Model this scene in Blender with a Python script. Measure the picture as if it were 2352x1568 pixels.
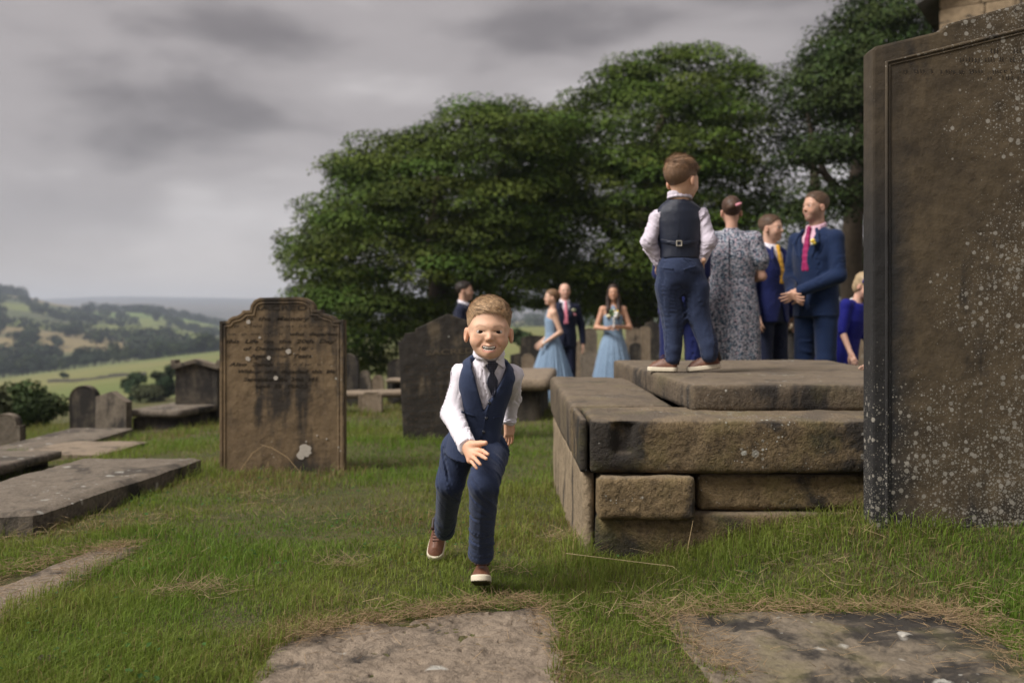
import bpy, bmesh, math, random
import numpy as np
from mathutils import Vector, Matrix, noise as mnoise
from mathutils.bvhtree import BVHTree

# ------------------------------------------------------------------ scene, camera, light
for o in list(bpy.data.objects):
    bpy.data.objects.remove(o)
scene = bpy.context.scene
COL = scene.collection
rnd = random.Random(11)
RS = np.random.RandomState(7)

# photograph measures (2352 x 1568 reading of it) -> metres, camera level at the origin
FPX, CXP, HYP, CH = 2287.0, 1176.0, 755.0, 0.93

def P(px, py, d):
    return Vector(((px - CXP) / FPX * d, d, CH - (py - HYP) / FPX * d))

cam_d = bpy.data.cameras.new('camera')
cam_d.sensor_width = 36.0
cam_d.lens = 36.0 * FPX / 2352.0
cam_d.shift_y = -29.0 / 2352.0
cam_d.clip_start = 0.05
cam_d.clip_end = 30000.0
cam_d.dof.use_dof = True
cam_d.dof.focus_distance = 3.38
cam_d.dof.aperture_fstop = 2.6
cam = bpy.data.objects.new('camera', cam_d)
cam.location = (0, 0, CH)
cam.rotation_euler = (math.radians(90), 0, 0)
COL.objects.link(cam)
scene.camera = cam

SUN_DIR = Vector((-0.72, -0.36, 0.88)).normalized()      # towards the light
SUN_EL = math.asin(SUN_DIR.z)
SUN_AZ = math.atan2(SUN_DIR.x, SUN_DIR.y)

world = bpy.data.worlds.new('World')
scene.world = world
world.use_nodes = True
wt = world.node_tree
wt.nodes.clear()
def wn(t, **kw):
    n = wt.nodes.new(t)
    for k, v in kw.items():
        setattr(n, k, v)
    return n
w_out = wn('ShaderNodeOutputWorld')
w_bg = wn('ShaderNodeBackground')
w_tc = wn('ShaderNodeTexCoord')
w_sky = wn('ShaderNodeTexSky', sky_type='NISHITA', sun_disc=False)
w_sky.sun_elevation = SUN_EL
w_sky.sun_rotation = SUN_AZ
w_sky.air_density = 1.5
w_sky.dust_density = 3.0
# soft layered cloud: direction space squashed vertically so banks lie flat
w_map = wn('ShaderNodeMapping')
w_map.inputs['Location'].default_value = (-0.71, -5.64, -0.52)
w_map.inputs['Scale'].default_value = (1.0, 1.0, 2.6)
w_n1 = wn('ShaderNodeTexNoise')
w_n1.inputs['Scale'].default_value = 2.5
w_n1.inputs['Detail'].default_value = 4.0
w_n1.inputs['Roughness'].default_value = 0.47
w_n1.inputs['Distortion'].default_value = 0.25
w_map2 = wn('ShaderNodeMapping')
w_map2.inputs['Location'].default_value = (3.1, 0.7, 1.3)
w_map2.inputs['Scale'].default_value = (1.0, 1.0, 2.6)
w_n2 = wn('ShaderNodeTexNoise')
w_n2.inputs['Scale'].default_value = 5.0
w_n2.inputs['Detail'].default_value = 5.0
w_n2.inputs['Roughness'].default_value = 0.5
w_n2.inputs['Distortion'].default_value = 0.6
w_mx = wn('ShaderNodeMath', operation='MULTIPLY_ADD')
w_mx.inputs[1].default_value = 0.33
w_ramp = wn('ShaderNodeValToRGB')
cr = w_ramp.color_ramp
cr.interpolation = 'EASE'
cr.elements[0].position = 0.47
cr.elements[0].color = (0.150, 0.131, 0.131, 1)
cr.elements[1].position = 0.83
cr.elements[1].color = (0.51, 0.475, 0.468, 1)
e = cr.elements.new(0.645)
e.color = (0.318, 0.288, 0.285, 1)
w_sep = wn('ShaderNodeSeparateXYZ')
w_hr = wn('ShaderNodeMapRange')
w_hr.inputs['From Min'].default_value = 0.0
w_hr.inputs['From Max'].default_value = 0.115
w_hr.inputs['To Min'].default_value = 0.8
w_hr.inputs['To Max'].default_value = 0.0
w_hr.interpolation_type = 'SMOOTHSTEP'
w_mixh = wn('ShaderNodeMix', data_type='RGBA')
w_mixh.inputs['B'].default_value = (0.54, 0.468, 0.40, 1)
w_mixs = wn('ShaderNodeMix', data_type='RGBA', blend_type='ADD')
w_mixs.inputs['Factor'].default_value = 0.004
L = wt.links.new
L(w_tc.outputs['Generated'], w_map.inputs['Vector'])
L(w_tc.outputs['Generated'], w_map2.inputs['Vector'])
L(w_map.outputs['Vector'], w_n1.inputs['Vector'])
L(w_map2.outputs['Vector'], w_n2.inputs['Vector'])
L(w_n2.outputs['Fac'], w_mx.inputs[0])
L(w_n1.outputs['Fac'], w_mx.inputs[2])
L(w_mx.outputs['Value'], w_ramp.inputs['Fac'])
L(w_tc.outputs['Generated'], w_sep.inputs['Vector'])
L(w_sep.outputs['Z'], w_hr.inputs['Value'])
L(w_hr.outputs['Result'], w_mixh.inputs['Factor'])
L(w_ramp.outputs['Color'], w_mixh.inputs['A'])
L(w_mixh.outputs['Result'], w_mixs.inputs['A'])
L(w_sky.outputs['Color'], w_mixs.inputs['B'])
L(w_mixs.outputs['Result'], w_bg.inputs['Color'])
w_bg.inputs['Strength'].default_value = 0.345
L(w_bg.outputs['Background'], w_out.inputs['Surface'])

sun_d = bpy.data.lights.new('sun', 'SUN')
sun_d.energy = 1.5
sun_d.angle = math.radians(26)
sun_d.color = (1.0, 0.955, 0.90)
sun = bpy.data.objects.new('sun', sun_d)
sun.rotation_euler = (-SUN_DIR).to_track_quat('-Z', 'Y').to_euler()
sun.location = (-20, -15, 30)
COL.objects.link(sun)

vs = scene.view_settings
scene.display_settings.display_device = 'sRGB'
vs.view_transform = 'Standard'
vs.look = 'None'
vs.exposure = 1.88
vs.gamma = 1.0
vs.use_curve_mapping = False
cy = scene.cycles
cy.max_bounces = 6
cy.diffuse_bounces = 3
cy.glossy_bounces = 2
cy.transmission_bounces = 3
cy.transparent_max_bounces = 6
cy.volume_bounces = 0
cy.caustics_reflective = False
cy.caustics_refractive = False
cy.use_denoising = True
cy.sample_clamp_indirect = 6.0

# ------------------------------------------------------------------ helpers
def link(o, parent=None):
    COL.objects.link(o)
    if parent is not None:
        o.parent = parent
    return o

def tag(o, label=None, cat=None, group=None, kind=None):
    if label: o['label'] = label
    if cat: o['category'] = cat
    if group: o['group'] = group
    if kind: o['kind'] = kind
    return o

def empty(name, loc, label, cat, group=None, rz=0.0):
    o = bpy.data.objects.new(name, None)
    o.empty_display_size = 0.1
    o.location = loc
    o.rotation_euler = (0, 0, rz)
    link(o)
    return tag(o, label, cat, group)

def smooth(me, on=True):
    me.polygons.foreach_set('use_smooth', np.full(len(me.polygons), on, dtype=bool))

def mesh_np(name, V, Fq, mat=None, cols=None, smooth_on=True, attr='tint'):
    """fast mesh from numpy verts (n,3) and faces (m,3|4)"""
    V = np.ascontiguousarray(V, dtype=np.float32)
    Fq = np.ascontiguousarray(Fq, dtype=np.int32)
    me = bpy.data.meshes.new(name)
    n, m, k = len(V), len(Fq), Fq.shape[1]
    me.vertices.add(n)
    me.vertices.foreach_set('co', V.ravel())
    me.loops.add(m * k)
    me.loops.foreach_set('vertex_index', Fq.ravel())
    me.polygons.add(m)
    me.polygons.foreach_set('loop_start', np.arange(0, m * k, k, dtype=np.int32))
    me.polygons.foreach_set('use_smooth', np.full(m, smooth_on, dtype=bool))
    me.update(calc_edges=True)
    if cols is not None:
        c = np.ones((n, 4), dtype=np.float32)
        c[:, :3] = cols
        a = me.color_attributes.new(attr, 'FLOAT_COLOR', 'POINT')
        a.data.foreach_set('color', c.ravel())
    if mat is not None:
        me.materials.append(mat)
    return me

def add_obj(name, me, parent=None, loc=None, rot=None):
    o = bpy.data.objects.new(name, me)
    if loc is not None: o.location = loc
    if rot is not None: o.rotation_euler = rot
    return link(o, parent)

def bm_obj(name, bm, mat, parent=None, smooth_on=False, loc=None, rot=None):
    me = bpy.data.meshes.new(name)
    bm.normal_update()
    bm.to_mesh(me)
    bm.free()
    if mat: me.materials.append(mat)
    smooth(me, smooth_on)
    return add_obj(name, me, parent, loc, rot)

def ss(a, b, x):
    t = np.clip((x - a) / (b - a), 0, 1)
    return t * t * (3 - 2 * t)

def _hash3(ix, iy, iz, seed):
    h = (ix.astype(np.int64) * 374761393 + iy.astype(np.int64) * 668265263 + iz.astype(np.int64) * 2147483647 + seed * 974711) & 0xffffffff
    h = ((h ^ (h >> 13)) * 1274126177) & 0xffffffff
    h = (h ^ (h >> 16)) & 0xffff
    return h.astype(np.float32) / 32767.5 - 1.0

def vnoise(x, y, z, seed=0):
    """smooth value noise, -1..1"""
    x, y, z = np.broadcast_arrays(np.asarray(x, np.float32), np.asarray(y, np.float32), np.asarray(z, np.float32))
    xi, yi, zi = np.floor(x), np.floor(y), np.floor(z)
    fx, fy, fz = x - xi, y - yi, z - zi
    fx = fx * fx * (3 - 2 * fx); fy = fy * fy * (3 - 2 * fy); fz = fz * fz * (3 - 2 * fz)
    xi = xi.astype(np.int32); yi = yi.astype(np.int32); zi = zi.astype(np.int32)
    r = 0
    for dx in (0, 1):
        wx = fx if dx else 1 - fx
        for dy in (0, 1):
            wy = fy if dy else 1 - fy
            for dz in (0, 1):
                wz = fz if dz else 1 - fz
                r = r + wx * wy * wz * _hash3(xi + dx, yi + dy, zi + dz, seed)
    return r

def fbm(x, y, z, seed=0, octv=3):
    a, r, f = 1.0, 0.0, 1.0
    for i in range(octv):
        r = r + a * vnoise(np.asarray(x) * f, np.asarray(y) * f, np.asarray(z) * f, seed + i * 17)
        a *= 0.5; f *= 2.03
    return r / 1.75

def ground_z(x, y):
    """height of the churchyard lawn"""
    x = np.asarray(x, dtype=np.float64); y = np.asarray(y, dtype=np.float64)
    z = 0.20 * ss(0.45, 1.5, x) * ss(3.25, 3.95, y) * (1 - ss(8.5, 13, y) * ss(3.8, 1.6, x))
    z = z + 0.06 * ss(1.0, 2.6, x) * ss(4.5, 8.0, y)
    l = np.maximum(0.0, -x - 1.9)
    z = z - 0.085 * l * np.minimum(1.0, (y - 1.0) / 5.0).clip(0.2, 1.0)
    z = z - 0.030 * np.maximum(0, y - 8.0) * ss(1.6, -2.5, x)
    z = z - 0.10 * ss(9, 16, y) * ss(-3, 0.0, x) * ss(3.0, 1.0, x)
    # beyond the graves the slope runs down to the pasture
    pxa = CXP + x / np.maximum(y, 1.0) * FPX
    lo = np.interp(pxa, [-1300, 0, 600, 1200, 2352, 3700], [1010, 985, 940, 850, 835, 835])
    zt = CH - (lo - HYP) / FPX * 62.0 + 0.25
    t = ss(17.0, 58.0, y)
    z = z * (1 - t) + zt * t
    z = z + 0.010 * fbm(x * 1.3, y * 1.3, 0, 3, 3) + 0.05 * fbm(x * 0.25, y * 0.25, 0, 9, 2) * ss(4.5, 9, y)
    return z
def gz(x, y):
    return float(ground_z(x, y))
# ------------------------------------------------------------------ procedural materials
class NT:
    def __init__(self, name):
        self.m = bpy.data.materials.new(name)
        self.m.use_nodes = True
        self.t = self.m.node_tree
        self.t.nodes.clear()
        self.out = self.t.nodes.new('ShaderNodeOutputMaterial')
        self.b = self.t.nodes.new('ShaderNodeBsdfPrincipled')
        self.b.inputs['Specular IOR Level'].default_value = 0.3
        self.l(self.b.outputs[0], self.out.inputs['Surface'])
        self._obj = None
    def l(self, a, b): self.t.links.new(a, b)
    def n(self, t, **kw):
        n = self.t.nodes.new(t)
        for k, v in kw.items(): setattr(n, k, v)
        return n
    def put(self, sock, v):
        if hasattr(v, 'is_output'): self.l(v, sock)
        else:
            if isinstance(v, (tuple, list)) and len(v) == 3 and sock.type == 'RGBA': v = (*v, 1)
            sock.default_value = v
    def coord(self, scale=(1, 1, 1), loc=(0, 0, 0), rand=False, which='Object', rot=(0, 0, 0)):
        tc = self.n('ShaderNodeTexCoord')
        mp = self.n('ShaderNodeMapping')
        mp.inputs['Scale'].default_value = scale
        mp.inputs['Rotation'].default_value = rot
        v = tc.outputs[which]
        if rand:
            oi = self.n('ShaderNodeObjectInfo')
            ad = self.n('ShaderNodeVectorMath', operation='ADD')
            mu = self.n('ShaderNodeMath', operation='MULTIPLY')
            mu.inputs[1].default_value = 37.0
            self.l(oi.outputs['Random'], mu.inputs[0])
            self.l(v, ad.inputs[0]); self.l(mu.outputs[0], ad.inputs[1])
            v = ad.outputs[0]
        else:
            mp.inputs['Location'].default_value = loc
        self.l(v, mp.inputs['Vector'])
        return mp.outputs['Vector']
    def noise(self, vec, scale, detail=4, rough=0.55, dist=0.0, out='Fac'):
        n = self.n('ShaderNodeTexNoise')
        self.l(vec, n.inputs['Vector'])
        n.inputs['Scale'].default_value = scale
        n.inputs['Detail'].default_value = detail
        n.inputs['Roughness'].default_value = rough
        n.inputs['Distortion'].default_value = dist
        return n.outputs[out]
    def voro(self, vec, scale, feature='F1', rand=1.0):
        n = self.n('ShaderNodeTexVoronoi', feature=feature)
        self.l(vec, n.inputs['Vector'])
        n.inputs['Scale'].default_value = scale
        n.inputs['Randomness'].default_value = rand
        return n
    def ramp(self, fac, stops, interp='LINEAR'):
        r = self.n('ShaderNodeValToRGB')
        c = r.color_ramp
        c.interpolation = interp
        while len(c.elements) < len(stops): c.elements.new(0.5)
        for e_, (p, col) in zip(c.elements, stops):
            e_.position = p
            if isinstance(col, (int, float)): col = (col, col, col)
            e_.color = (*col[:3], 1)
        self.l(fac, r.inputs['Fac'])
        return r.outputs['Color']
    def mix(self, fac, a, b, mode='MIX'):
        m = self.n('ShaderNodeMix', data_type='RGBA', blend_type=mode)
        self.put(m.inputs['Factor'], fac); self.put(m.inputs['A'], a); self.put(m.inputs['B'], b)
        return m.outputs['Result']
    def math(self, op, a, b=0.0, clamp=False):
        m = self.n('ShaderNodeMath', operation=op, use_clamp=clamp)
        self.put(m.inputs[0], a); self.put(m.inputs[1], b)
        return m.outputs[0]
    def mrange(self, v, a, b, c=0.0, d=1.0):
        m = self.n('ShaderNodeMapRange')
        self.put(m.inputs['Value'], v)
        for k, q in zip(('From Min', 'From Max', 'To Min', 'To Max'), (a, b, c, d)): m.inputs[k].default_value = q
        return m.outputs['Result']
    def bump(self, h, strength=0.5, dist=0.01, prev=None):
        b = self.n('ShaderNodeBump')
        b.inputs['Strength'].default_value = strength
        b.inputs['Distance'].default_value = dist
        self.l(h, b.inputs['Height'])
        if prev is not None: self.l(prev, b.inputs['Normal'])
        return b.outputs['Normal']
    def set(self, color=None, rough=None, normal=None, **kw):
        if color is not None: self.put(self.b.inputs['Base Color'], color)
        if rough is not None: self.put(self.b.inputs['Roughness'], rough)
        if normal is not None: self.l(normal, self.b.inputs['Normal'])
        for k, v in kw.items(): self.put(self.b.inputs[k], v)
        return self.m
    def attr(self, name='tint'):
        a = self.n('ShaderNodeAttribute', attribute_name=name)
        return a.outputs['Color']

def stone_mat(name, c_lo, c_hi, stain=0.5, lichen=0.4, dots=22.0, moss=0.0, streak=True, lich_col=(0.36, 0.35, 0.31), big=0.0, grad=None, top_pale=0.0, band=None, bumpy=0.7, mot=0.55, run=0.95):
    k = NT(name)
    v = k.coord(rand=True)
    g = k.noise(v, 9, 6, 0.62)
    base = k.mix(k.ramp(g, [(0.32, 0.0), (0.68, 1.0)]), c_lo, c_hi)
    fine = k.noise(v, 140, 3, 0.6)
    mott = k.noise(v, 42, 5, 0.7)
    base = k.mix(k.math('MULTIPLY', k.ramp(mott, [(0.40, 0.0), (0.66, 1.0)]), 0.55 * mot), base, tuple(min(1.0, 1.45 * x) for x in c_hi))
    base = k.mix(k.math('MULTIPLY', k.ramp(mott, [(0.30, 1.0), (0.47, 0.0)]), 0.65 * mot), base, tuple(0.42 * x for x in c_lo))
    base = k.mix(0.15 + 0.35 * mot, base, k.mix(fine, (0.2, 0.2, 0.2), (0.95, 0.95, 0.95)), 'OVERLAY')
    # soot-black weathering that ran down the stone
    if streak:
        sv = k.n('ShaderNodeVectorMath', operation='MULTIPLY'); k.l(v, sv.inputs[0]); sv.inputs[1].default_value = (3.6, 3.6, run)
        st = k.math('ADD', k.math('MULTIPLY', k.noise(sv.outputs[0], 1.5, 5, 0.6, 0.25), 0.62), k.math('MULTIPLY', k.noise(v, 3.2, 6, 0.68), 0.38))
    else:
        st = k.noise(v, 2.4, 6, 0.66, 0.3)
    stm = k.ramp(st, [(0.60 - 0.24 * stain, 0.0), (0.70 - 0.22 * stain, 1.0)], 'EASE')
    stm = k.math('MULTIPLY', stm, 0.9)
    base = k.mix(stm, base, (0.021, 0.019, 0.018))
    if band is not None:     # soot strip beside the moulded edge
        tb_ = k.n('ShaderNodeTexCoord'); sb_ = k.n('ShaderNodeSeparateXYZ'); k.l(tb_.outputs['Object'], sb_.inputs[0])
        xw = k.math('ADD', sb_.outputs['X'], k.math('MULTIPLY', k.math('SUBTRACT', g, 0.5), 0.10))
        bz = k.mrange(sb_.outputs['Z'], 1.55, 1.1, 0.35, 1.0)
        base = k.mix(k.math('MULTIPLY', k.math('MULTIPLY', k.mrange(xw, band[1], band[0]), bz), 0.94), base, (0.018, 0.018, 0.019))
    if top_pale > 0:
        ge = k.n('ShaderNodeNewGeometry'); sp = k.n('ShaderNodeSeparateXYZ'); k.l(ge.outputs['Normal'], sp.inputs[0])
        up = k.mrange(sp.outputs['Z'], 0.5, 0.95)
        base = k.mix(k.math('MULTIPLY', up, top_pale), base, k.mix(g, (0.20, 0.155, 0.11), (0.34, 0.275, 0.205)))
    # crusts of round pale lichen
    if lichen > 0:
        msk = k.noise(v, 2.6, 3, 0.5)
        if grad is not None:
            so = k.n('ShaderNodeTexCoord'); sx = k.n('ShaderNodeSeparateXYZ'); k.l(so.outputs['Object'], sx.inputs[0])
            gx = k.mrange(sx.outputs['X'], grad[0], grad[1], -0.17, 0.20)
            gzv = k.mrange(sx.outputs['Z'], grad[2], grad[3], 0.38, 0.0)
            msk = k.math('ADD', msk, k.math('ADD', gx, gzv))
        for sc_, off in ((dots, 0.0), (dots * 2.3, 0.05), (dots * 4.5, 0.1)):
            vo = k.voro(v, sc_)
            se = k.n('ShaderNodeSeparateColor'); k.l(vo.outputs['Color'], se.inputs[0])
            thr = k.math('MULTIPLY', k.math('SUBTRACT', se.outputs[0], 1.0 - lichen * 0.62), 0.85)
            thr = k.math('ADD', thr, k.math('MULTIPLY', k.math('SUBTRACT', msk, 0.5), 1.5))
            thr = k.math('MINIMUM', thr, 0.36)
            wob = k.math('ADD', vo.outputs['Distance'], k.math('MULTIPLY', k.math('SUBTRACT', fine, 0.5), 0.16))
            dot = k.mrange(k.math('SUBTRACT', thr, wob), 0.0, 0.07)
            dot = k.math('MULTIPLY', dot, k.mrange(se.outputs[1], 0, 1, 0.45, 0.95))
            base = k.mix(dot, base, lich_col)
    if big > 0:
        pv = k.noise(v, 7.5, 2, 0.4)
        base = k.mix(k.mrange(pv, 0.74 - big, 0.78 - big), base, (0.36, 0.34, 0.30))
    if moss > 0:
        mv = k.noise(v, 4.5, 5, 0.6)
        base = k.mix(k.math('MULTIPLY', k.mrange(mv, 0.5, 0.66), moss), base, (0.10, 0.095, 0.018))
    hgt = k.math('ADD', k.math('MULTIPLY', k.noise(v, 26, 5, 0.65), 1.0), k.math('MULTIPLY', fine, 0.35))
    hgt = k.math('ADD', hgt, k.math('MULTIPLY', mott, 0.7))
    if mot < 0.5: hgt = k.math('ADD', k.math('MULTIPLY', k.noise(v, 11, 4, 0.55), 2.0), k.math('MULTIPLY', hgt, mot))
    return k.set(base, 0.92, k.bump(hgt, bumpy, 0.016))

M = {}
# sandstone of the graves
M['stone_sacred'] = stone_mat('sandstone_brown_streaked', (0.098, 0.068, 0.040), (0.172, 0.120, 0.068), 0.55, 0.08, 14, bumpy=0.4, mot=0.25, run=0.42)
M['stone_mid'] = stone_mat('sandstone_black_streaked', (0.075, 0.058, 0.038), (0.14, 0.108, 0.070), 0.84, 0.05, 18, bumpy=0.5, mot=0.3, run=0.5)
M['stone_big'] = stone_mat('sandstone_dark_lichened', (0.044, 0.033, 0.021), (0.086, 0.064, 0.038), 0.34, 0.56, 36, grad=(-0.76, -0.22, 0.05, 0.75), lich_col=(0.24, 0.222, 0.19), band=(-0.70, -0.60), bumpy=0.35, mot=0.22, run=0.5)
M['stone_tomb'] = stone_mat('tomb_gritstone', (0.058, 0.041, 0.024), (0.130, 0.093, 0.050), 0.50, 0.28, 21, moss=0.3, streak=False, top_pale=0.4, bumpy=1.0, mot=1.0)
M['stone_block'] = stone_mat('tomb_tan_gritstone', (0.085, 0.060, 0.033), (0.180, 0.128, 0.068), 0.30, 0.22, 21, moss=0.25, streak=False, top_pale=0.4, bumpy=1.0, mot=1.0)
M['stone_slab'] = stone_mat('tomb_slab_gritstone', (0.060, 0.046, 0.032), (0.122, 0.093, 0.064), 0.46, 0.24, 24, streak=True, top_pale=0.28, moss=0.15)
M['stone_side'] = stone_mat('tomb_side_gritstone', (0.15, 0.115, 0.076), (0.26, 0.20, 0.132), 0.36, 0.10, 17, streak=True)
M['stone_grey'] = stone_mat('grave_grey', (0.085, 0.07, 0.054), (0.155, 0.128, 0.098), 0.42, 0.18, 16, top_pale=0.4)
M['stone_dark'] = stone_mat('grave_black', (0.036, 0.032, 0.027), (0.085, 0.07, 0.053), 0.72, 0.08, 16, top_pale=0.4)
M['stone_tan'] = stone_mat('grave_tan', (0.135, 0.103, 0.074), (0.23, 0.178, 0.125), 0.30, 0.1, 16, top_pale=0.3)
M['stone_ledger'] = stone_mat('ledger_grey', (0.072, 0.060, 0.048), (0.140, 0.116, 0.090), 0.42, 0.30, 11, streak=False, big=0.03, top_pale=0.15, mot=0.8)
M['stone_flag'] = stone_mat('flag_buff', (0.128, 0.099, 0.073), (0.225, 0.178, 0.132), 0.36, 0.15, 11, streak=False, big=0.03, bumpy=0.8, mot=0.62)
M['stone_flag2'] = stone_mat('flag_grey', (0.092, 0.076, 0.056), (0.178, 0.143, 0.104), 0.44, 0.15, 9, streak=False, big=0.03, moss=0.35, bumpy=0.6, mot=0.45)
M['church'] = stone_mat('church_sandstone', (0.13, 0.095, 0.058), (0.27, 0.20, 0.125), 0.30, 0.0, 10, streak=False)
M['mortar'] = stone_mat('church_mortar', (0.10, 0.08, 0.06), (0.17, 0.14, 0.10), 0.2, 0.0, 10, streak=False)
M['slate'] = stone_mat('roof_slate', (0.05, 0.05, 0.05), (0.10, 0.095, 0.09), 0.2, 0.0, 10, streak=False)

def simple(name, col, rough=0.7, var=0.0, vs_=30.0, bump=0.0, spec=0.3, sheen=0.0):
    k = NT(name)
    c = col
    v = k.coord()
    if var > 0:
        n_ = k.noise(v, vs_, 4, 0.6)
        c = k.mix(n_, tuple(x * (1 - var) for x in col), tuple(min(1, x * (1 + var)) for x in col))
    nm = k.bump(k.noise(v, vs_ * 2, 3, 0.6), bump, 0.004) if bump > 0 else None
    k.set(c, rough, nm, **{'Specular IOR Level': spec})
    if sheen > 0:
        k.b.inputs['Sheen Weight'].default_value = sheen
        k.b.inputs['Sheen Roughness'].default_value = 0.5
    return k.m

def attr_mat(name, rough=0.8, spec=0.2, bump=0.0, bs=200.0, sub=0.0, transl=0.0):
    k = NT(name)
    c = k.attr()
    nm = None
    if bump > 0:
        nm = k.bump(k.noise(k.coord(), bs, 3, 0.6), bump, 0.003)
    k.set(c, rough, nm, **{'Specular IOR Level': spec})
    if sub > 0:
        k.b.inputs['Subsurface Weight'].default_value = sub
        k.b.inputs['Subsurface Radius'].default_value = (0.012, 0.005, 0.003)
        k.b.inputs['Subsurface Scale'].default_value = 0.6
    if transl > 0:
        tr = k.n('ShaderNodeBsdfTranslucent'); k.l(c, tr.inputs['Color'])
        mx = k.n('ShaderNodeMixShader'); mx.inputs['Fac'].default_value = transl
        k.l(k.b.outputs[0], mx.inputs[1]); k.l(tr.outputs[0], mx.inputs[2]); k.l(mx.outputs[0], k.out.inputs['Surface'])
    return k.m

M['skin'] = attr_mat('skin', 0.52, 0.35, 0.12, 260, 0.12)
M['hair'] = attr_mat('hair', 0.55, 0.35)
M['leaf'] = attr_mat('leaf', 0.7, 0.12, transl=0.06)
M['blade'] = attr_mat('grass_blade', 0.65, 0.2, transl=0.45)
M['straw'] = attr_mat('straw', 0.8, 0.15)
M['farleaf'] = attr_mat('far_leaf', 0.9, 0.1)
M['bark'] = simple('bark', (0.075, 0.058, 0.042), 0.95, 0.5, 8, 0.8)

def cloth(name, col, rough=0.85, weave=900.0, var=0.16, sheen=0.15, col2=None):
    k = NT(name)
    v = k.coord()
    n_ = k.noise(v, 14, 4, 0.6)
    c = k.mix(n_, tuple(x * (1 - var) for x in col), tuple(min(1, x * (1 + var)) for x in col))
    w = k.noise(v, weave, 2, 0.5)
    if col2 is not None:
        c = k.mix(k.mrange(w, 0.42, 0.6), c, col2)
    nm = k.bump(k.math('ADD', w, k.math('MULTIPLY', k.noise(v, 45, 4, 0.6, 0.6), 2.2)), 0.28, 0.006)
    k.set(c, rough, nm, **{'Specular IOR Level': 0.2})
    k.b.inputs['Sheen Weight'].default_value = sheen
    return k.m

M['navy'] = cloth('boy_blue_wool', (0.018, 0.027, 0.064), 0.8, 700, 0.2, 0.10, (0.035, 0.050, 0.100))
M['satin'] = cloth('navy_satin', (0.008, 0.012, 0.027), 0.40, 1200, 0.2, 0.0)
M['satin'].node_tree.nodes['Principled BSDF'].inputs['Specular IOR Level'].default_value = 0.4
M['shirt'] = cloth('white_shirt', (0.74, 0.70, 0.76), 0.8, 900, 0.03, 0.1)
M['shirt_lilac'] = cloth('lilac_shirt', (0.60, 0.54, 0.62), 0.8, 900, 0.04, 0.1)
M['pinkshirt'] = cloth('pink_shirt', (0.60, 0.38, 0.46), 0.8, 900, 0.05, 0.1)
M['royal'] = cloth('royal_blue_suit', (0.006, 0.011, 0.075), 0.8, 700, 0.2, 0.1)
M['teal_suit'] = cloth('mid_blue_suit', (0.005, 0.016, 0.055), 0.8, 700, 0.2, 0.1)
M['dark_suit'] = cloth('dark_navy_suit', (0.007, 0.010, 0.028), 0.82, 700, 0.2, 0.08)
M['cobalt'] = cloth('cobalt_dress', (0.006, 0.008, 0.16), 0.75, 700, 0.2, 0.05)
M['chiffon'] = cloth('dusty_blue_chiffon', (0.185, 0.265, 0.37), 0.8, 300, 0.14, 0.2)
M['tie_pink'] = cloth('magenta_tie', (0.27, 0.010, 0.085), 0.55, 900, 0.1)
M['tie_rose'] = cloth('rose_tie', (0.70, 0.22, 0.30), 0.6, 900, 0.1)
M['tie_gold'] = cloth('gold_tie', (0.62, 0.33, 0.035), 0.55, 900, 0.1)
M['tie_dark'] = cloth('dark_tie', (0.012, 0.014, 0.03), 0.6, 900, 0.1)
M['leather'] = simple('brown_leather', (0.135, 0.055, 0.030), 0.5, 0.35, 60, 0.3, 0.4)
M['leather_dark'] = simple('dark_leather_collar', (0.03, 0.018, 0.014), 0.55, 0.3, 60, 0.2, 0.4)
M['sole'] = simple('cream_rubber', (0.62, 0.55, 0.42), 0.7, 0.1, 40, 0.1)
M['sole_under'] = simple('worn_sole', (0.10, 0.085, 0.05), 0.9, 0.3, 50, 0.4)
M['lace'] = simple('lace', (0.10, 0.045, 0.03), 0.8, 0.2, 300)
M['black_shoe'] = simple('black_shoe', (0.012, 0.012, 0.013), 0.4, 0.2, 40)
M['button'] = simple('dark_button', (0.02, 0.022, 0.03), 0.18, 0.2, 200, 0, 0.6)
M['metal'] = simple('buckle_metal', (0.42, 0.39, 0.33), 0.3, 0.1, 100)
M['metal'].node_tree.nodes['Principled BSDF'].inputs['Metallic'].default_value = 0.4
M['tooth'] = simple('tooth', (0.86, 0.81, 0.73), 0.3)
M['white'] = simple('white_trim', (0.72, 0.70, 0.68), 0.6, 0.05, 60)
M['petal_cream'] = simple('cream_petal', (0.72, 0.66, 0.45), 0.7, 0.15, 60)
M['petal_yellow'] = simple('yellow_petal', (0.74, 0.50, 0.06), 0.7, 0.15, 60)
M['petal_pink'] = simple('pink_petal', (0.72, 0.30, 0.36), 0.7, 0.15, 60)
M['foliage_small'] = simple('sprig', (0.10, 0.16, 0.07), 0.7, 0.3, 60)
M['pearl'] = simple('pearl', (0.75, 0.72, 0.66), 0.3)
M['engrave'] = simple('weathered_lettering', (0.027, 0.021, 0.015), 0.95, 0.5, 60)
M['engrave_worn'] = simple('worn_pale_lettering', (0.095, 0.074, 0.050), 0.95, 0.4, 60)
M['engrave_lit'] = simple('painted_lit_edge', (0.26, 0.19, 0.12), 0.95, 0.4, 60)  # paler tone painted as the light caught on letter edges

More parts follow.
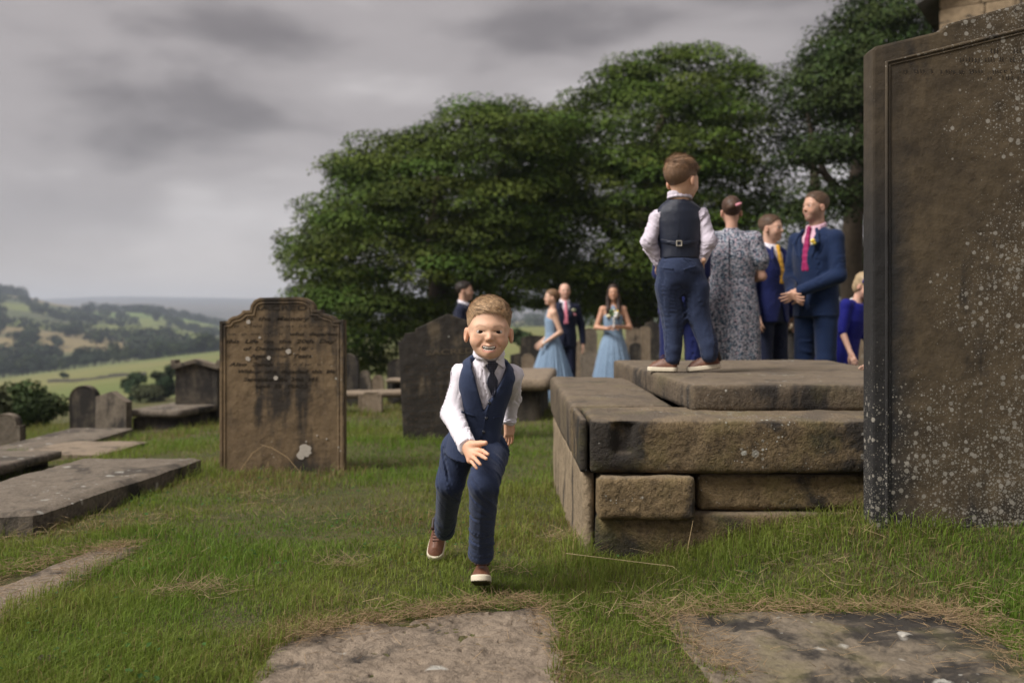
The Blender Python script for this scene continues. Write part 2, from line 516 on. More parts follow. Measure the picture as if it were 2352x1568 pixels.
k = NT('dotted_tie')           # navy silk with small pale squares
v = k.coord(scale=(1, 1, 1))
sc_ = k.n('ShaderNodeVectorMath', operation='MULTIPLY'); k.l(v, sc_.inputs[0]); sc_.inputs[1].default_value = (125, 125, 125)
fr = k.n('ShaderNodeVectorMath', operation='FRACTION'); k.l(sc_.outputs[0], fr.inputs[0])
sx = k.n('ShaderNodeSeparateXYZ'); k.l(fr.outputs[0], sx.inputs[0])
dx = k.math('ABSOLUTE', k.math('SUBTRACT', sx.outputs['X'], 0.5)); dz = k.math('ABSOLUTE', k.math('SUBTRACT', sx.outputs['Z'], 0.5))
dd = k.math('LESS_THAN', k.math('MAXIMUM', dx, dz), 0.15)
M['tie_dots'] = k.set(k.mix(dd, (0.006, 0.007, 0.022), (0.36, 0.37, 0.46)), 0.5)

k = NT('floral_print')         # tiny navy, pale-blue and pink flowers
v = k.coord()
vo = k.voro(v, 90); vo2 = k.voro(v, 140)
se = k.n('ShaderNodeSeparateColor'); k.l(vo.outputs['Color'], se.inputs[0])
se2 = k.n('ShaderNodeSeparateColor'); k.l(vo2.outputs['Color'], se2.inputs[0])
c1 = k.ramp(se.outputs[0], [(0.0, (0.014, 0.022, 0.05)), (0.30, (0.13, 0.18, 0.24)), (0.48, (0.46, 0.43, 0.48)), (0.76, (0.46, 0.32, 0.36)), (0.88, (0.04, 0.07, 0.10))], 'CONSTANT')
c2 = k.ramp(se2.outputs[1], [(0.0, (0.014, 0.024, 0.05)), (0.36, (0.48, 0.45, 0.49)), (0.72, (0.14, 0.20, 0.25))], 'CONSTANT')
M['floral'] = k.set(k.mix(k.mrange(se2.outputs[0], 0.45, 0.5), c1, c2), 0.8, k.bump(k.noise(v, 30, 4, 0.6), 0.2, 0.006))

k = NT('eye')
M['eye'] = k.set(k.attr(), 0.30, None, **{'Specular IOR Level': 0.12})

# lawn soil seen between the blades
k = NT('lawn')
v = k.coord()
a_ = k.noise(v, 2.2, 5, 0.6); b_ = k.noise(v, 38, 4, 0.65)
c = k.mix(k.ramp(a_, [(0.4, 0.0), (0.62, 1.0)]), (0.050, 0.072, 0.016), (0.11, 0.112, 0.034))
c = k.mix(k.ramp(b_, [(0.38, 0.0), (0.7, 1.0)]), c, (0.12, 0.088, 0.045))
M['lawn'] = k.set(c, 0.95, k.bump(k.math('ADD', b_, k.noise(v, 110, 3, 0.6)), 0.9, 0.03))

k = NT('pasture')
v = k.coord()
a_ = k.noise(v, 0.012, 5, 0.55); b_ = k.noise(v, 0.09, 5, 0.6)
c = k.mix(k.ramp(a_, [(0.40, 0.0), (0.60, 1.0)]), (0.10, 0.125, 0.034), (0.165, 0.15, 0.055))
sv = k.n('ShaderNodeVectorMath', operation='MULTIPLY'); k.l(v, sv.inputs[0]); sv.inputs[1].default_value = (0.3, 1.0, 1)
c = k.mix(k.math('MULTIPLY', k.ramp(k.noise(sv.outputs[0], 0.06, 4, 0.6), [(0.45, 0.0), (0.62, 1.0)]), 0.5), c, (0.15, 0.165, 0.05))
M['pasture'] = k.set(c, 1.0, k.bump(b_, 0.4, 1.0))

k = NT('hill_patchwork')
v = k.coord()
sv = k.n('ShaderNodeVectorMath', operation='MULTIPLY'); k.l(v, sv.inputs[0]); sv.inputs[1].default_value = (1.0, 0.62, 0.0)
vo = k.voro(sv.outputs[0], 0.0075)
se = k.n('ShaderNodeSeparateColor'); k.l(vo.outputs['Color'], se.inputs[0])
c = k.ramp(se.outputs[0], [(0.0, (0.065, 0.082, 0.030)), (0.30, (0.135, 0.158, 0.040)), (0.45, (0.075, 0.088, 0.036)), (0.62, (0.19, 0.15, 0.07)), (0.72, (0.062, 0.078, 0.030)), (0.86, (0.11, 0.165, 0.034))], 'CONSTANT')
c = k.mix(k.ramp(k.noise(v, 0.016, 6, 0.62), [(0.56, 0.0), (0.70, 1.0)]), c, (0.050, 0.062, 0.028))
c = k.mix(k.math('MULTIPLY', k.ramp(k.noise(v, 0.05, 4, 0.6), [(0.5, 0.0), (0.7, 1.0)]), 0.6), c, (0.13, 0.10, 0.05))
M['hill'] = k.set(c, 1.0)

k = NT('moorland')
v = k.coord()
c = k.mix(k.ramp(k.noise(v, 0.0022, 5, 0.6), [(0.4, 0.0), (0.62, 1.0)]), (0.062, 0.056, 0.042), (0.115, 0.092, 0.066))
M['moor'] = k.set(c, 1.0)
M['hedge'] = simple('dry_stone_wall', (0.05, 0.045, 0.04), 0.95, 0.4, 1.0)
# ------------------------------------------------------------------ ground, fields, hills
def sheet(name, X, Y, Z, mat, kind='structure'):
    r, c = X.shape
    V = np.stack([X.ravel(), Y.ravel(), Z.ravel()], 1)
    i = np.arange(r * c).reshape(r, c)
    Fq = np.stack([i[:-1, :-1].ravel(), i[:-1, 1:].ravel(), i[1:, 1:].ravel(), i[1:, :-1].ravel()], 1)
    o = add_obj(name, mesh_np(name, V, Fq, mat))
    o['kind'] = kind
    return o

yy = np.concatenate([np.linspace(-6, 1.5, 20)[:-1], np.linspace(1.5, 9, 150)[:-1], np.linspace(9, 20, 60)[:-1], np.linspace(20, 75, 30)])
uu = np.concatenate([np.linspace(-1, -.25, 60)[:-1], np.linspace(-.25, .25, 90)[:-1], np.linspace(.25, 1, 60)])
UU, YY = np.meshgrid(uu, yy)
XX = UU * (9 + 0.9 * np.maximum(0, YY))
GROUND = sheet('ground', XX, YY, ground_z(XX, YY), M['lawn'])

def prof(pts):
    a = np.array(pts, float)
    return lambda px: np.interp(px, a[:, 0], a[:, 1])

px = np.linspace(-1300, 3700, 120)
def band_sheet(name, d0, d1, lo, hi, mat, rows=40, curve=1.0, rough=0.0, seed=1):
    t = np.linspace(0, 1, rows)
    PX, T = np.meshgrid(px, t)
    D = d0 + (d1 - d0) * T
    z0 = CH - (lo(PX) - HYP) / FPX * d0
    z1 = CH - (hi(PX) - HYP) / FPX * d1
    Z = z0 + (z1 - z0) * T ** curve
    X = (PX - CXP) / FPX * D
    Z = Z + rough * fbm(X / (d1 * .12), D / (d1 * .12), 0, seed, 3) * np.sin(np.pi * T)
    return sheet(name, X, D, Z, mat), (PX, T, X, D, Z)

f_lo = prof([(-1300, 1010), (0, 985), (600, 940), (1200, 850), (2352, 835), (3700, 835)])
f_hi = prof([(-1300, 960), (-300, 888), (0, 868), (250, 836), (500, 806), (640, 790), (1000, 762), (1200, 750), (1600, 745), (3700, 740)])
FIELD, FD = band_sheet('field', 62, 460, f_lo, f_hi, M['pasture'], 50, 0.92, 1.2, 4)
h_lo = prof([(-1300, 905), (0, 872), (500, 838), (1200, 800), (3700, 790)])
h_hi = prof([(-1300, 560), (-300, 630), (0, 671), (60, 681), (120, 697), (200, 708), (270, 716), (350, 716), (400, 726), (450, 736), (500, 748), (640, 778), (900, 762), (1300, 728), (2000, 715), (3700, 700)])
HILL, HD = band_sheet('hill', 470, 1300, h_lo, h_hi, M['hill'], 60, 0.85, 5.0, 8)
m_lo = prof([(-1300, 800), (600, 800), (3700, 790)])
m_hi = prof([(-1300, 705), (0, 693), (80, 688), (180, 683), (300, 681), (420, 683), (520, 684), (800, 690), (1500, 700), (3700, 700)])
MOOR, MD = band_sheet('moor', 1310, 4500, m_lo, m_hi, M['moor'], 30, 0.9, 6.0, 12)

def surf(D_, pxv, d):
    """point on a band sheet at photo column pxv and distance d"""
    PX, T, X, D, Z = D_
    j = np.interp(pxv, PX[0], np.arange(PX.shape[1]))
    r = np.interp(d, D[:, 0], np.arange(D.shape[0]))
    j0, r0 = int(min(j, PX.shape[1] - 2)), int(min(r, D.shape[0] - 2))
    fj, fr_ = j - j0, r - r0
    z = (Z[r0, j0] * (1 - fj) + Z[r0, j0 + 1] * fj) * (1 - fr_) + (Z[r0 + 1, j0] * (1 - fj) + Z[r0 + 1, j0 + 1] * fj) * fr_
    return Vector(((pxv - CXP) / FPX * d, d, z))

# leaf clouds -------------------------------------------------------
def leaves_np(C, N, size, cols, rs, fold=0.25, aspect=0.62):
    """one folded four-cornered leaf at each centre C with normal N"""
    n = len(C)
    N = N / np.linalg.norm(N, axis=1, keepdims=True).clip(1e-6)
    R = rs.normal(size=(n, 3))
    A = np.cross(N, R); A /= np.linalg.norm(A, axis=1, keepdims=True).clip(1e-6)
    B = np.cross(N, A)
    s = np.asarray(size).reshape(-1, 1)
    V = np.empty((n, 4, 3))
    V[:, 0] = C - A * s * 0.5
    V[:, 1] = C + B * s * 0.5 * aspect + N * s * fold * 0.5
    V[:, 2] = C + A * s * 0.5
    V[:, 3] = C - B * s * 0.5 * aspect + N * s * fold * 0.5
    Fq = np.arange(n * 4).reshape(n, 4)
    return V.reshape(-1, 3), Fq, np.repeat(cols, 4, axis=0)

def pads_np(centres, radii, per, leaf, base, rs, flat=0.5, cvar=0.25, low=-0.35):
    Cs, Ns, Ss, Ks = [], [], [], []
    for c, R in zip(centres, radii):
        n = int(per * R * R)
        d = rs.normal(size=(n * 2, 3)); d /= np.linalg.norm(d, axis=1, keepdims=True)
        d = d[d[:, 2] > low + rs.uniform(-.25, .1, len(d))][:n]
        n = len(d)
        rr = R * (0.62 + 0.42 * rs.rand(n, 1) ** 0.6) * (1 + 0.22 * vnoise(d[:, 0] * 2.3 + c[0], d[:, 1] * 2.3 + c[1], d[:, 2] * 2.3, 5)[:, None])
        p = c + d * rr * np.array([1.0, 1.0, flat])
        nn = d * np.array([.75, .75, .8]) + np.array([0, 0, .5]) + rs.normal(size=(n, 3)) * .34
        hue = base * (1 + cvar * np.array([.55, .12, .3]) * np.clip(rs.normal(), -1.6, 1.6)) * np.clip(1 + 0.22 * rs.normal(), .5, 1.6)
        col = hue * (1 + 0.17 * rs.normal(size=(n, 1))) * np.array([1, 1, 1])
        Cs.append(p); Ns.append(nn); Ss.append(leaf * (0.7 + 0.6 * rs.rand(n))); Ks.append(np.clip(col, 0.006, 0.3))
    return leaves_np(np.concatenate(Cs), np.concatenate(Ns), np.concatenate(Ss), np.concatenate(Ks), rs)

def in_poly(x, y, poly):
    x = np.asarray(x); y = np.asarray(y)
    r = np.zeros(x.shape, bool)
    n = len(poly)
    j = n - 1
    for i in range(n):
        xi, yi = poly[i]; xj, yj = poly[j]
        c = ((yi > y) != (yj > y)) & (x < (xj - xi) * (y - yi) / (yj - yi + 1e-12) + xi)
        r ^= c
        j = i
    return r

def edge_dist(x, y, poly):
    d = np.full(np.shape(x), 1e9)
    n = len(poly)
    for i in range(n):
        ax, ay = poly[i]; bx, by = poly[(i + 1) % n]
        vx, vy = bx - ax, by - ay
        t = np.clip(((x - ax) * vx + (y - ay) * vy) / (vx * vx + vy * vy + 1e-9), 0, 1)
        d = np.minimum(d, np.hypot(x - ax - t * vx, y - ay - t * vy))
    return d

def tube_np(pts, rad, seg=10, seed=0, wob=0.0):
    pts = [Vector(p) for p in pts]
    V, Fq = [], []
    up = Vector((0.3, 1, 0.1))
    for i, p in enumerate(pts):
        t = (pts[min(i + 1, len(pts) - 1)] - pts[max(i - 1, 0)]).normalized()
        a = t.cross(up).normalized(); b = t.cross(a)
        for s in range(seg):
            an = 2 * math.pi * s / seg
            r = rad[i] * (1 + wob * math.sin(3 * an + i * 1.3 + seed))
            V.append(p + (a * math.cos(an) + b * math.sin(an)) * r)
    for i in range(len(pts) - 1):
        for s in range(seg):
            s2 = (s + 1) % seg
            Fq.append((i * seg + s, i * seg + s2, (i + 1) * seg + s2, (i + 1) * seg + s))
    return np.array([tuple(v) for v in V]), np.array(Fq)

def merge_np(parts):
    V, Fq, o = [], [], 0
    for v, f in parts:
        V.append(v); Fq.append(f + o); o += len(v)
    return np.concatenate(V), np.concatenate(Fq)

# the mature trees round the churchyard -----------------------------
def big_tree(name, label, poly, d, depth, n_pads, trunk_px, base_py, limbs, col, seed, open_=0.0, per=520, rad=(0.55, 1.10), dist=0.35, group='mature trees behind the graves'):
    rs = np.random.RandomState(seed)
    pp = np.array(poly, float)
    x0, y0 = pp.min(0); x1, y1 = pp.max(0)
    pts = []
    while len(pts) < n_pads:
        x = rs.uniform(x0, x1, 400); y = rs.uniform(y0, y1, 400)
        ok = in_poly(x, y, poly) & (edge_dist(x, y, poly) > 34)
        if open_ > 0:
            ok &= vnoise(x / 62.0, y / 48.0, seed) > -1 + open_ * 1.35
        for a, b in zip(x[ok], y[ok]):
            if all(abs(a - q[0]) + 1.6 * abs(b - q[1]) > dist * 60 * rs.uniform(.25, 1) for q in pts[-60:]):
                pts.append((a, b))
            if len(pts) >= n_pads: break
    pts = np.array(pts)
    ed = edge_dist(pts[:, 0], pts[:, 1], poly)
    g = np.sqrt(np.clip(ed / 160.0, 0, 1))
    side = np.where(rs.rand(len(pts)) < 0.66, -1, 1)
    dy = side * depth * g * (0.55 + 0.45 * rs.rand(len(pts)))
    X = (pts[:, 0] - CXP) / FPX * d
    Z = CH - (pts[:, 1] - HYP) / FPX * d
    # keep each bough inside the crown's true outline when it stands nearer than the trunk
    C = np.stack([X, d + dy, Z], 1)
    r = rs.uniform(rad[0], rad[1], len(pts)) * np.clip(0.55 + ed / 110.0, 0.55, 1.0)
    V, Fq, K = pads_np(C, r, per, 0.105, np.array(col), rs, 0.45, 0.25, -0.28)
    tx = (trunk_px - CXP) / FPX * d
    bz = gz(tx, d) - 0.1
    root = empty(name, (tx, d, bz), label, 'tree', group)
    V = V - np.array([tx, d, bz])
    add_obj('crown', mesh_np('crown', V, Fq, M['leaf'], K, False), root)
    parts = []
    for (pts_, rads_) in limbs:
        q = [P(a, b, d + c) - Vector((tx, d, bz)) for a, b, c in pts_]
        if pts_ is limbs[0][0]:
            q = [Vector((0, 0, 0))] + q; rads_ = [rads_[0] * 1.5] + list(rads_)
        parts.append(tube_np(q, rads_, 10, seed, 0.06))
    V2, F2 = merge_np(parts)
    add_obj('trunk', mesh_np('trunk', V2, F2, M['bark']), root)
    return root

big_tree('sycamore_tree', 'broad dark green tree with a domed crown, leftmost of the big trees beyond the graves',
    [(665, 672), (690, 600), (682, 540), (712, 455), (772, 432), (785, 372), (850, 326), (905, 322), (950, 292), (1050, 252), (1120, 243), (1170, 232), (1260, 240), (1320, 300), (1310, 480), (1300, 600), (1260, 745), (1150, 745), (1090, 790), (1000, 830), (960, 872), (900, 890), (820, 880), (770, 840), (740, 790), (700, 750), (650, 705)],
    30.5, 4.2, 450, 1010, 830,
    [([(1012, 760, 0), (1010, 640, -.2), (1000, 540, 0), (1005, 430, 0), (1030, 330, 0)], [.42, .36, .30, .2, .1]),
     ([(1010, 640, 0), (930, 560, -1), (860, 480, -1.5), (800, 430, -1)], [.2, .16, .1, .05]),
     ([(1008, 600, 0), (1090, 500, -1), (1150, 400, -1), (1180, 300, 0)], [.2, .16, .1, .05]),
     ([(1012, 720, 0), (900, 690, -1), (800, 680, -1.5), (700, 640, -1)], [.16, .12, .08, .04]),
     ([(1012, 700, 0), (1120, 640, 1), (1200, 600, 1)], [.15, .1, .05])],
    (0.066, 0.098, 0.017), 21, 0.06)
big_tree('sycamore_tree', 'tallest rounded tree in the middle, crown behind the boy on the slab',
    [(1215, 275), (1255, 235), (1300, 208), (1345, 180), (1400, 158), (1440, 150), (1480, 132), (1540, 118), (1590, 116), (1640, 140), (1690, 124), (1745, 165), (1760, 205), (1742, 262), (1770, 320), (1760, 450), (1740, 560), (1720, 700), (1640, 780), (1560, 790), (1480, 785), (1400, 775), (1320, 760), (1240, 740), (1180, 600), (1180, 420)],
    32.0, 4.2, 460, 1470, 830,
    [([(1470, 740, 0), (1475, 620, 0), (1480, 480, 0), (1500, 360, 0), (1530, 240, 0)], [.42, .36, .3, .2, .1]),
     ([(1475, 620, 0), (1390, 520, -1), (1320, 430, -1.5), (1290, 330, -1)], [.2, .16, .1, .05]),
     ([(1478, 560, 0), (1570, 460, -1), (1640, 360, -1.5), (1690, 250, -1)], [.22, .16, .1, .05]),
     ([(1472, 690, 0), (1380, 650, -1), (1290, 640, -1)], [.16, .12, .05]),
     ([(1474, 650, 0), (1580, 600, 1), (1680, 560, 1)], [.16, .12, .05])],
    (0.070, 0.104, 0.017), 22, 0.06)
big_tree('sycamore_tree', 'tall dark tree with bare grey trunk and limbs beside the tall gravestone',
    [(1760, 300), (1750, 245), (1790, 180), (1850, 112), (1900, 62), (1945, 0), (1990, -80), (2100, -160), (2250, -180), (2360, -60), (2380, 120), (2300, 200), (2150, 230), (2060, 280), (2010, 420), (1960, 500), (1880, 560), (1800, 640), (1740, 690), (1690, 640), (1720, 540), (1755, 420)],
    27.0, 3.6, 380, 1962, 800,
    [([(1962, 720, 0), (1955, 600, 0), (1962, 500, 0), (1972, 400, 0), (1985, 250, 0), (2010, 120, 0)], [.36, .30, .27, .24, .18, .09]),
     ([(1960, 480, 0), (1930, 440, -.3), (1895, 400, -.5), (1870, 330, -.6), (1850, 240, -.6)], [.15, .12, .1, .07, .04]),
     ([(1972, 400, 0), (2020, 320, -.5), (2080, 230, -1), (2130, 120, -1)], [.18, .14, .1, .05]),
     ([(1985, 250, 0), (1940, 190, -.5), (1900, 140, -.8)], [.11, .07, .03]),
     ([(1895, 400, -.5), (1840, 370, -.8), (1790, 350, -1)], [.08, .05, .03])],
    (0.032, 0.050, 0.013), 23, 0.36, 300)
big_tree('sycamore_tree', 'dark tree of drooping low boughs behind the guests in suits',
    [(1540, 740), (1600, 640), (1700, 610), (1800, 560), (1880, 520), (1960, 520), (2040, 560), (2100, 640), (2100, 760), (1990, 770), (1880, 790), (1800, 800), (1700, 800), (1600, 800)],
    35.0, 2.5, 190, 1888, 800,
    [([(1886, 740, 0), (1884, 620, 0), (1880, 520, 0), (1872, 430, 0), (1860, 300, 0)], [.30, .26, .22, .18, .08]),
     ([(1884, 620, 0), (1820, 600, -.5), (1740, 640, -.8)], [.12, .08, .04])],
    (0.026, 0.040, 0.012), 24, 0.25, 300)

# shrubs and small trees down the slope ------------------------------
def small_tree(name, label, pxc, py_base, d, w_px, h_px, col, seed, n_pads=16, leaf=0.3, cat='tree', group=None, per=None, on=None):
    rs = np.random.RandomState(seed)
    b = P(pxc, py_base, d)
    if on is not None: b.z = on
    root = empty(name, b, label, cat, group)
    w = w_px / FPX * d; h = h_px / FPX * d
    C = rs.uniform(-1, 1, (n_pads * 3, 3)); C = C[(C ** 2).sum(1) < 1][:n_pads]
    C = C * np.array([w * .38, w * .38, h * .34]) + np.array([0, 0, h * .55])
    R = rs.uniform(.16, .26, len(C)) * w
    V, Fq, K = pads_np(C, R, per if per else 190 / (w * .22) ** 2, leaf, np.array(col), rs, 0.75, 0.2, -0.7)
    add_obj('crown', mesh_np('crown', V, Fq, M['leaf'], K, False), root)
    t = tube_np([(0, 0, -0.3), (0.02 * h, 0, h * .3), (0, .02 * h, h * .75)], [w * .05, w * .035, w * .012], 7)
    add_obj('trunk', mesh_np('trunk', t[0], t[1], M['bark']), root)
    return root

small_tree('shrub', 'bushy green shrub at the far left below the graves', 62, 1015, 19.0, 160, 145, (0.042, 0.066, 0.022), 31, 22, 0.10, 'shrub', 'shrubs down the slope')
small_tree('shrub', 'low dark shrub with pale blossom at the left edge', -30, 1005, 17.0, 120, 120, (0.052, 0.066, 0.03), 32, 14, 0.09, 'shrub', 'shrubs down the slope')
small_tree('field_tree', 'round blue-green tree in the pasture above the pointed gravestone', 318, 944, 74.0, 66, 100, (0.034, 0.056, 0.026), 33, 16, 0.26, 'tree', 'trees in the pasture')
small_tree('field_tree', 'leafy tree in the pasture just left of the scrolled gravestone', 378, 938, 78.0, 74, 112, (0.04, 0.060, 0.028), 34, 16, 0.26, 'tree', 'trees in the pasture')
small_tree('field_tree', 'low pale scrubby tree between two darker ones in the pasture', 350, 944, 72.0, 90, 58, (0.065, 0.075, 0.034), 35, 12, 0.24, 'tree', 'trees in the pasture')
small_tree('field_tree', 'small lone bush out in the sunlit pasture', 150, 868, 270.0, 20, 14, (0.04, 0.06, 0.03), 36, 8, 0.9, 'tree', 'trees in the pasture')
small_tree('field_tree', 'tree below the churchyard seen past the running boy', 1195, 815, 60.0, 60, 60, (0.04, 0.07, 0.025), 37, 10, 0.3, 'tree', 'trees in the pasture')

# dry stone wall across the pasture
w = []
for i in range(26):
    p = surf(FD, 110 + i * 9.0, 205 - i * 1.6); w.append(p)
bm = bmesh.new()
prev = None
for i, p in enumerate(w):
    hh = 0.45 + 0.2 * rnd.random()
    ring = [bm.verts.new((p.x, p.y - .4, p.z - .3)), bm.verts.new((p.x, p.y + .4, p.z - .3)), bm.verts.new((p.x, p.y + .25, p.z + hh)), bm.verts.new((p.x, p.y - .25, p.z + hh))]
    if prev:
        for a in range(4): bm.faces.new((prev[a], prev[(a + 1) % 4], ring[(a + 1) % 4], ring[a]))
    else: bm.faces.new(ring[::-1])
    prev = ring
bm.faces.new(prev)
tag(bm_obj('field_wall', bm, M['hedge']), 'thin dark dry stone wall crossing the green pasture', 'wall')

# far trees: every one a thing, sharing four crowns --------------------
fm = []
for s_ in range(5):
    rs = np.random.RandomState(50 + s_)
    C = rs.uniform(-1, 1, (40, 3)); C = C[(C ** 2).sum(1) < 1][:9]
    conif = s_ == 4
    C = C * (np.array([.16, .16, .40]) if conif else np.array([.30, .30, .24])) + np.array([0, 0, .5])
    R = rs.uniform(.20, .30, len(C))
    V, Fq, K = pads_np(C, R, 620, 0.15, np.array((0.040, 0.054, 0.022)) if s_ % 2 else np.array((0.030, 0.044, 0.022)), rs, 0.85, 0.12, -0.8)
    t = tube_np([(0, 0, -.15), (0, 0, .5)], [.035, .02], 5)
    n0 = len(V)
    V = np.concatenate([V, t[0]]); Fq = np.concatenate([Fq, t[1] + n0]); K = np.concatenate([K, np.tile([[.05, .04, .03]], (len(t[0]), 1))])
    fm.append(mesh_np('far_tree', V, Fq, M['farleaf'], K, False))
rf = np.random.RandomState(77)
def far_tree(p, hgt, label, group, idx):
    o = bpy.data.objects.new('far_tree', fm[idx])
    o.location = p
    s = hgt * rf.uniform(.85, 1.2)
    o.scale = (s * rf.uniform(.9, 1.3), s, s * rf.uniform(.85, 1.1))
    o.rotation_euler = (0, 0, rf.uniform(0, 6.28))
    link(o); tag(o, label, 'tree', group)
n = 0
for i in range(62):                                       # hedgerow along the top of the pasture
    a = -60 + i * 10.5 + rf.uniform(-5, 5)
    p = surf(FD, a, 452 + rf.uniform(0, 8))
    far_tree(p, rf.choice([6.0, 8.0, 9.5, 12.0], p=[.35, .35, .2, .1]), 'dark hedgerow tree along the top edge of the pasture', 'hedgerow trees above the pasture', int(rf.randint(0, 4)))
cl = [(rf.uniform(-40, 560), rf.uniform(500, 1150), rf.uniform(12, 55)) for _ in range(34)]
while n < 165:
    c = cl[rf.randint(len(cl))]
    a = c[0] + rf.normal() * c[2] * .6; d = c[1] + rf.normal() * 22
    if a < -80 or a > 600 or d < 480 or d > 1290: continue
    p = surf(HD, a, d)
    far_tree(p, rf.uniform(5, 11), 'small dark tree scattered on the hillside across the valley', 'trees on the far hillside', int(rf.randint(0, 5)))
    n += 1
# woods that read as one mass
rs = np.random.RandomState(91)
Cw, Rw = [], []
def wood(pxs, ds, n_, r_):
    for _ in range(n_):
        a = rs.uniform(*pxs); d = rs.uniform(*ds)
        p = surf(HD, a, d)
        Cw.append((p.x, p.y, p.z + r_ * .6)); Rw.append(r_ * rs.uniform(.7, 1.3))
wood((-120, 55), (1255, 1298), 90, 7)
wood((205, 640), (1200, 1290), 170, 6)
wood((60, 330), (925, 945), 35, 5)
wood((-100, 250), (710, 730), 32, 5)
wood((230, 420), (635, 680), 36, 5)
wood((300, 480), (540, 600), 70, 5)
wood((-100, 140), (480, 540), 70, 5)
wood((700, 1500), (700, 1290), 200, 7)
V, Fq, K = pads_np(np.array(Cw), np.array(Rw), 0.9, 3.2, np.array((0.032, 0.044, 0.022)), rs, 0.9, 0.15, -0.4)
o = add_obj('woodland', mesh_np('woodland', V, Fq, M['farleaf'], K, False))
tag(o, 'dark belts of distant woodland on the valley side', 'woodland', kind='stuff')

# valley air
bm = bmesh.new()
bmesh.ops.create_cube(bm, size=1.0)
for v_ in bm.verts:
    v_.co = Vector((v_.co.x * 9600, 2150 + v_.co.y * 4900, -10 + v_.co.z * 340))
hz = bm_obj('haze', bm, None)
k = NT('haze_air')
k.t.nodes.remove(k.b)
pv = k.n('ShaderNodeVolumePrincipled')
pv.inputs['Color'].default_value = (0.72, 0.81, 0.96, 1)
pv.inputs['Density'].default_value = 0.00027
pv.inputs['Anisotropy'].default_value = 0.0
k.l(pv.outputs[0], k.out.inputs['Volume'])
hz.data.materials.append(k.m)
hz['kind'] = 'stuff'
tag(hz, 'thin blue haze filling the valley air', 'haze')

# church corner behind the tall gravestone ---------------------------
CD = 16.0
ch = empty('church', (P(2157, 700, CD).x, CD, gz(6.8, CD) - .2), 'brown sandstone church wall with eave and arched opening, top right corner', 'church', None, math.radians(-32))
base = Vector(ch.location)
bm = bmesh.new()
def bbox(bm, lo, hi):
    g = bmesh.ops.create_cube(bm, size=1.0)['verts']
    for v_ in g:
        v_.co = Vector([(lo[i] + hi[i]) / 2 + v_.co[i] * (hi[i] - lo[i]) for i in range(3)])
    return g
def arch_in(x, z):     # pointed opening in the wall, church-local metres
    if z < 3.0: return False
    if z < 5.2: return 1.55 < x < 3.0
    t = (z - 5.2) / 1.3
    return t < 1 and abs(x - 2.275) < 0.725 * math.sqrt(max(0, 1 - t * t))
bbox(bm, (0.04, 0.10, 0), (6, 9.0, 7.4))
bm_obj('wall', bm, M['mortar'], ch)
blk = []
for v_ in range(4):
    bm = bmesh.new(); bbox(bm, (0, 0, 0), (1, 1, 1))
    bmesh.ops.bevel(bm, geom=bm.edges[:], offset=0.05, segments=1, affect='EDGES')
    me = bpy.data.meshes.new('block'); bm.to_mesh(me); bm.free(); me.materials.append(M['church']); blk.append(me)
z_ = 0.25
while z_ < 7.3:
    hh = rnd.uniform(.26, .40); x_ = 0.0 if rnd.random() < .5 else -.0
    while x_ < 3.6:
        ww = rnd.uniform(.38, .75)
        if not arch_in(x_ + ww / 2, z_ + hh / 2):
            o = add_obj('block', rnd.choice(blk), ch, (x_ + .006, rnd.uniform(-.012, .012), z_ + .006)); o.scale = (ww - .014, .14, hh - .014)
        x_ += ww
    z_ += hh
bm = bmesh.new()
pr = [(-.35, 6.25), (-.30, 6.05), (6.3, 9.6), (6.3, 9.85)]
for y_ in (-.25, 9.3):
    pass
f0 = [bm.verts.new((a, -.25, b)) for a, b in pr]; f1 = [bm.verts.new((a, 9.2, b)) for a, b in pr]
bm.faces.new(f0); bm.faces.new(f1[::-1])
for i in range(4): bm.faces.new((f0[(i + 1) % 4], f0[i], f1[i], f1[(i + 1) % 4]))
bm_obj('roof', bm, M['slate'], ch)
bm = bmesh.new()
for i in range(14):
    t0, t1 = i / 14 * math.pi, (i + 1) / 14 * math.pi
    def ap(t, e):
        x = math.cos(t); return (2.275 - (0.725 + e) * x, 5.2 + (1.3 + e) * math.sin(t))
    a, b, c_, d_ = ap(t0, .02), ap(t1, .02), ap(t1, .2), ap(t0, .2)
    q0 = [bm.verts.new((p_[0], -.06, p_[1])) for p_ in (a, b, c_, d_)]; q1 = [bm.verts.new((p_[0], .12, p_[1])) for p_ in (a, b, c_, d_)]
    bm.faces.new(q0); bm.faces.new(q1[::-1])
    for j in range(4): bm.faces.new((q0[(j + 1) % 4], q0[j], q1[j], q1[(j + 1) % 4]))
bm_obj('arch', bm, M['church'], ch)
bm = bmesh.new()
vs_ = [bm.verts.new((2.275 - .74 * math.cos(t / 16 * math.pi), 0.085, 5.2 + 1.3 * math.sin(t / 16 * math.pi))) for t in range(17)]
vs_ += [bm.verts.new((3.0, .085, 3.0)), bm.verts.new((1.55, .085, 3.0))]
bm.faces.new(vs_)
bm_obj('opening_shade_sheet', bm, simple('dark_opening', (0.012, 0.011, 0.010), 0.9), ch)  # flat near-black sheet, painted as the unlit void inside the arch
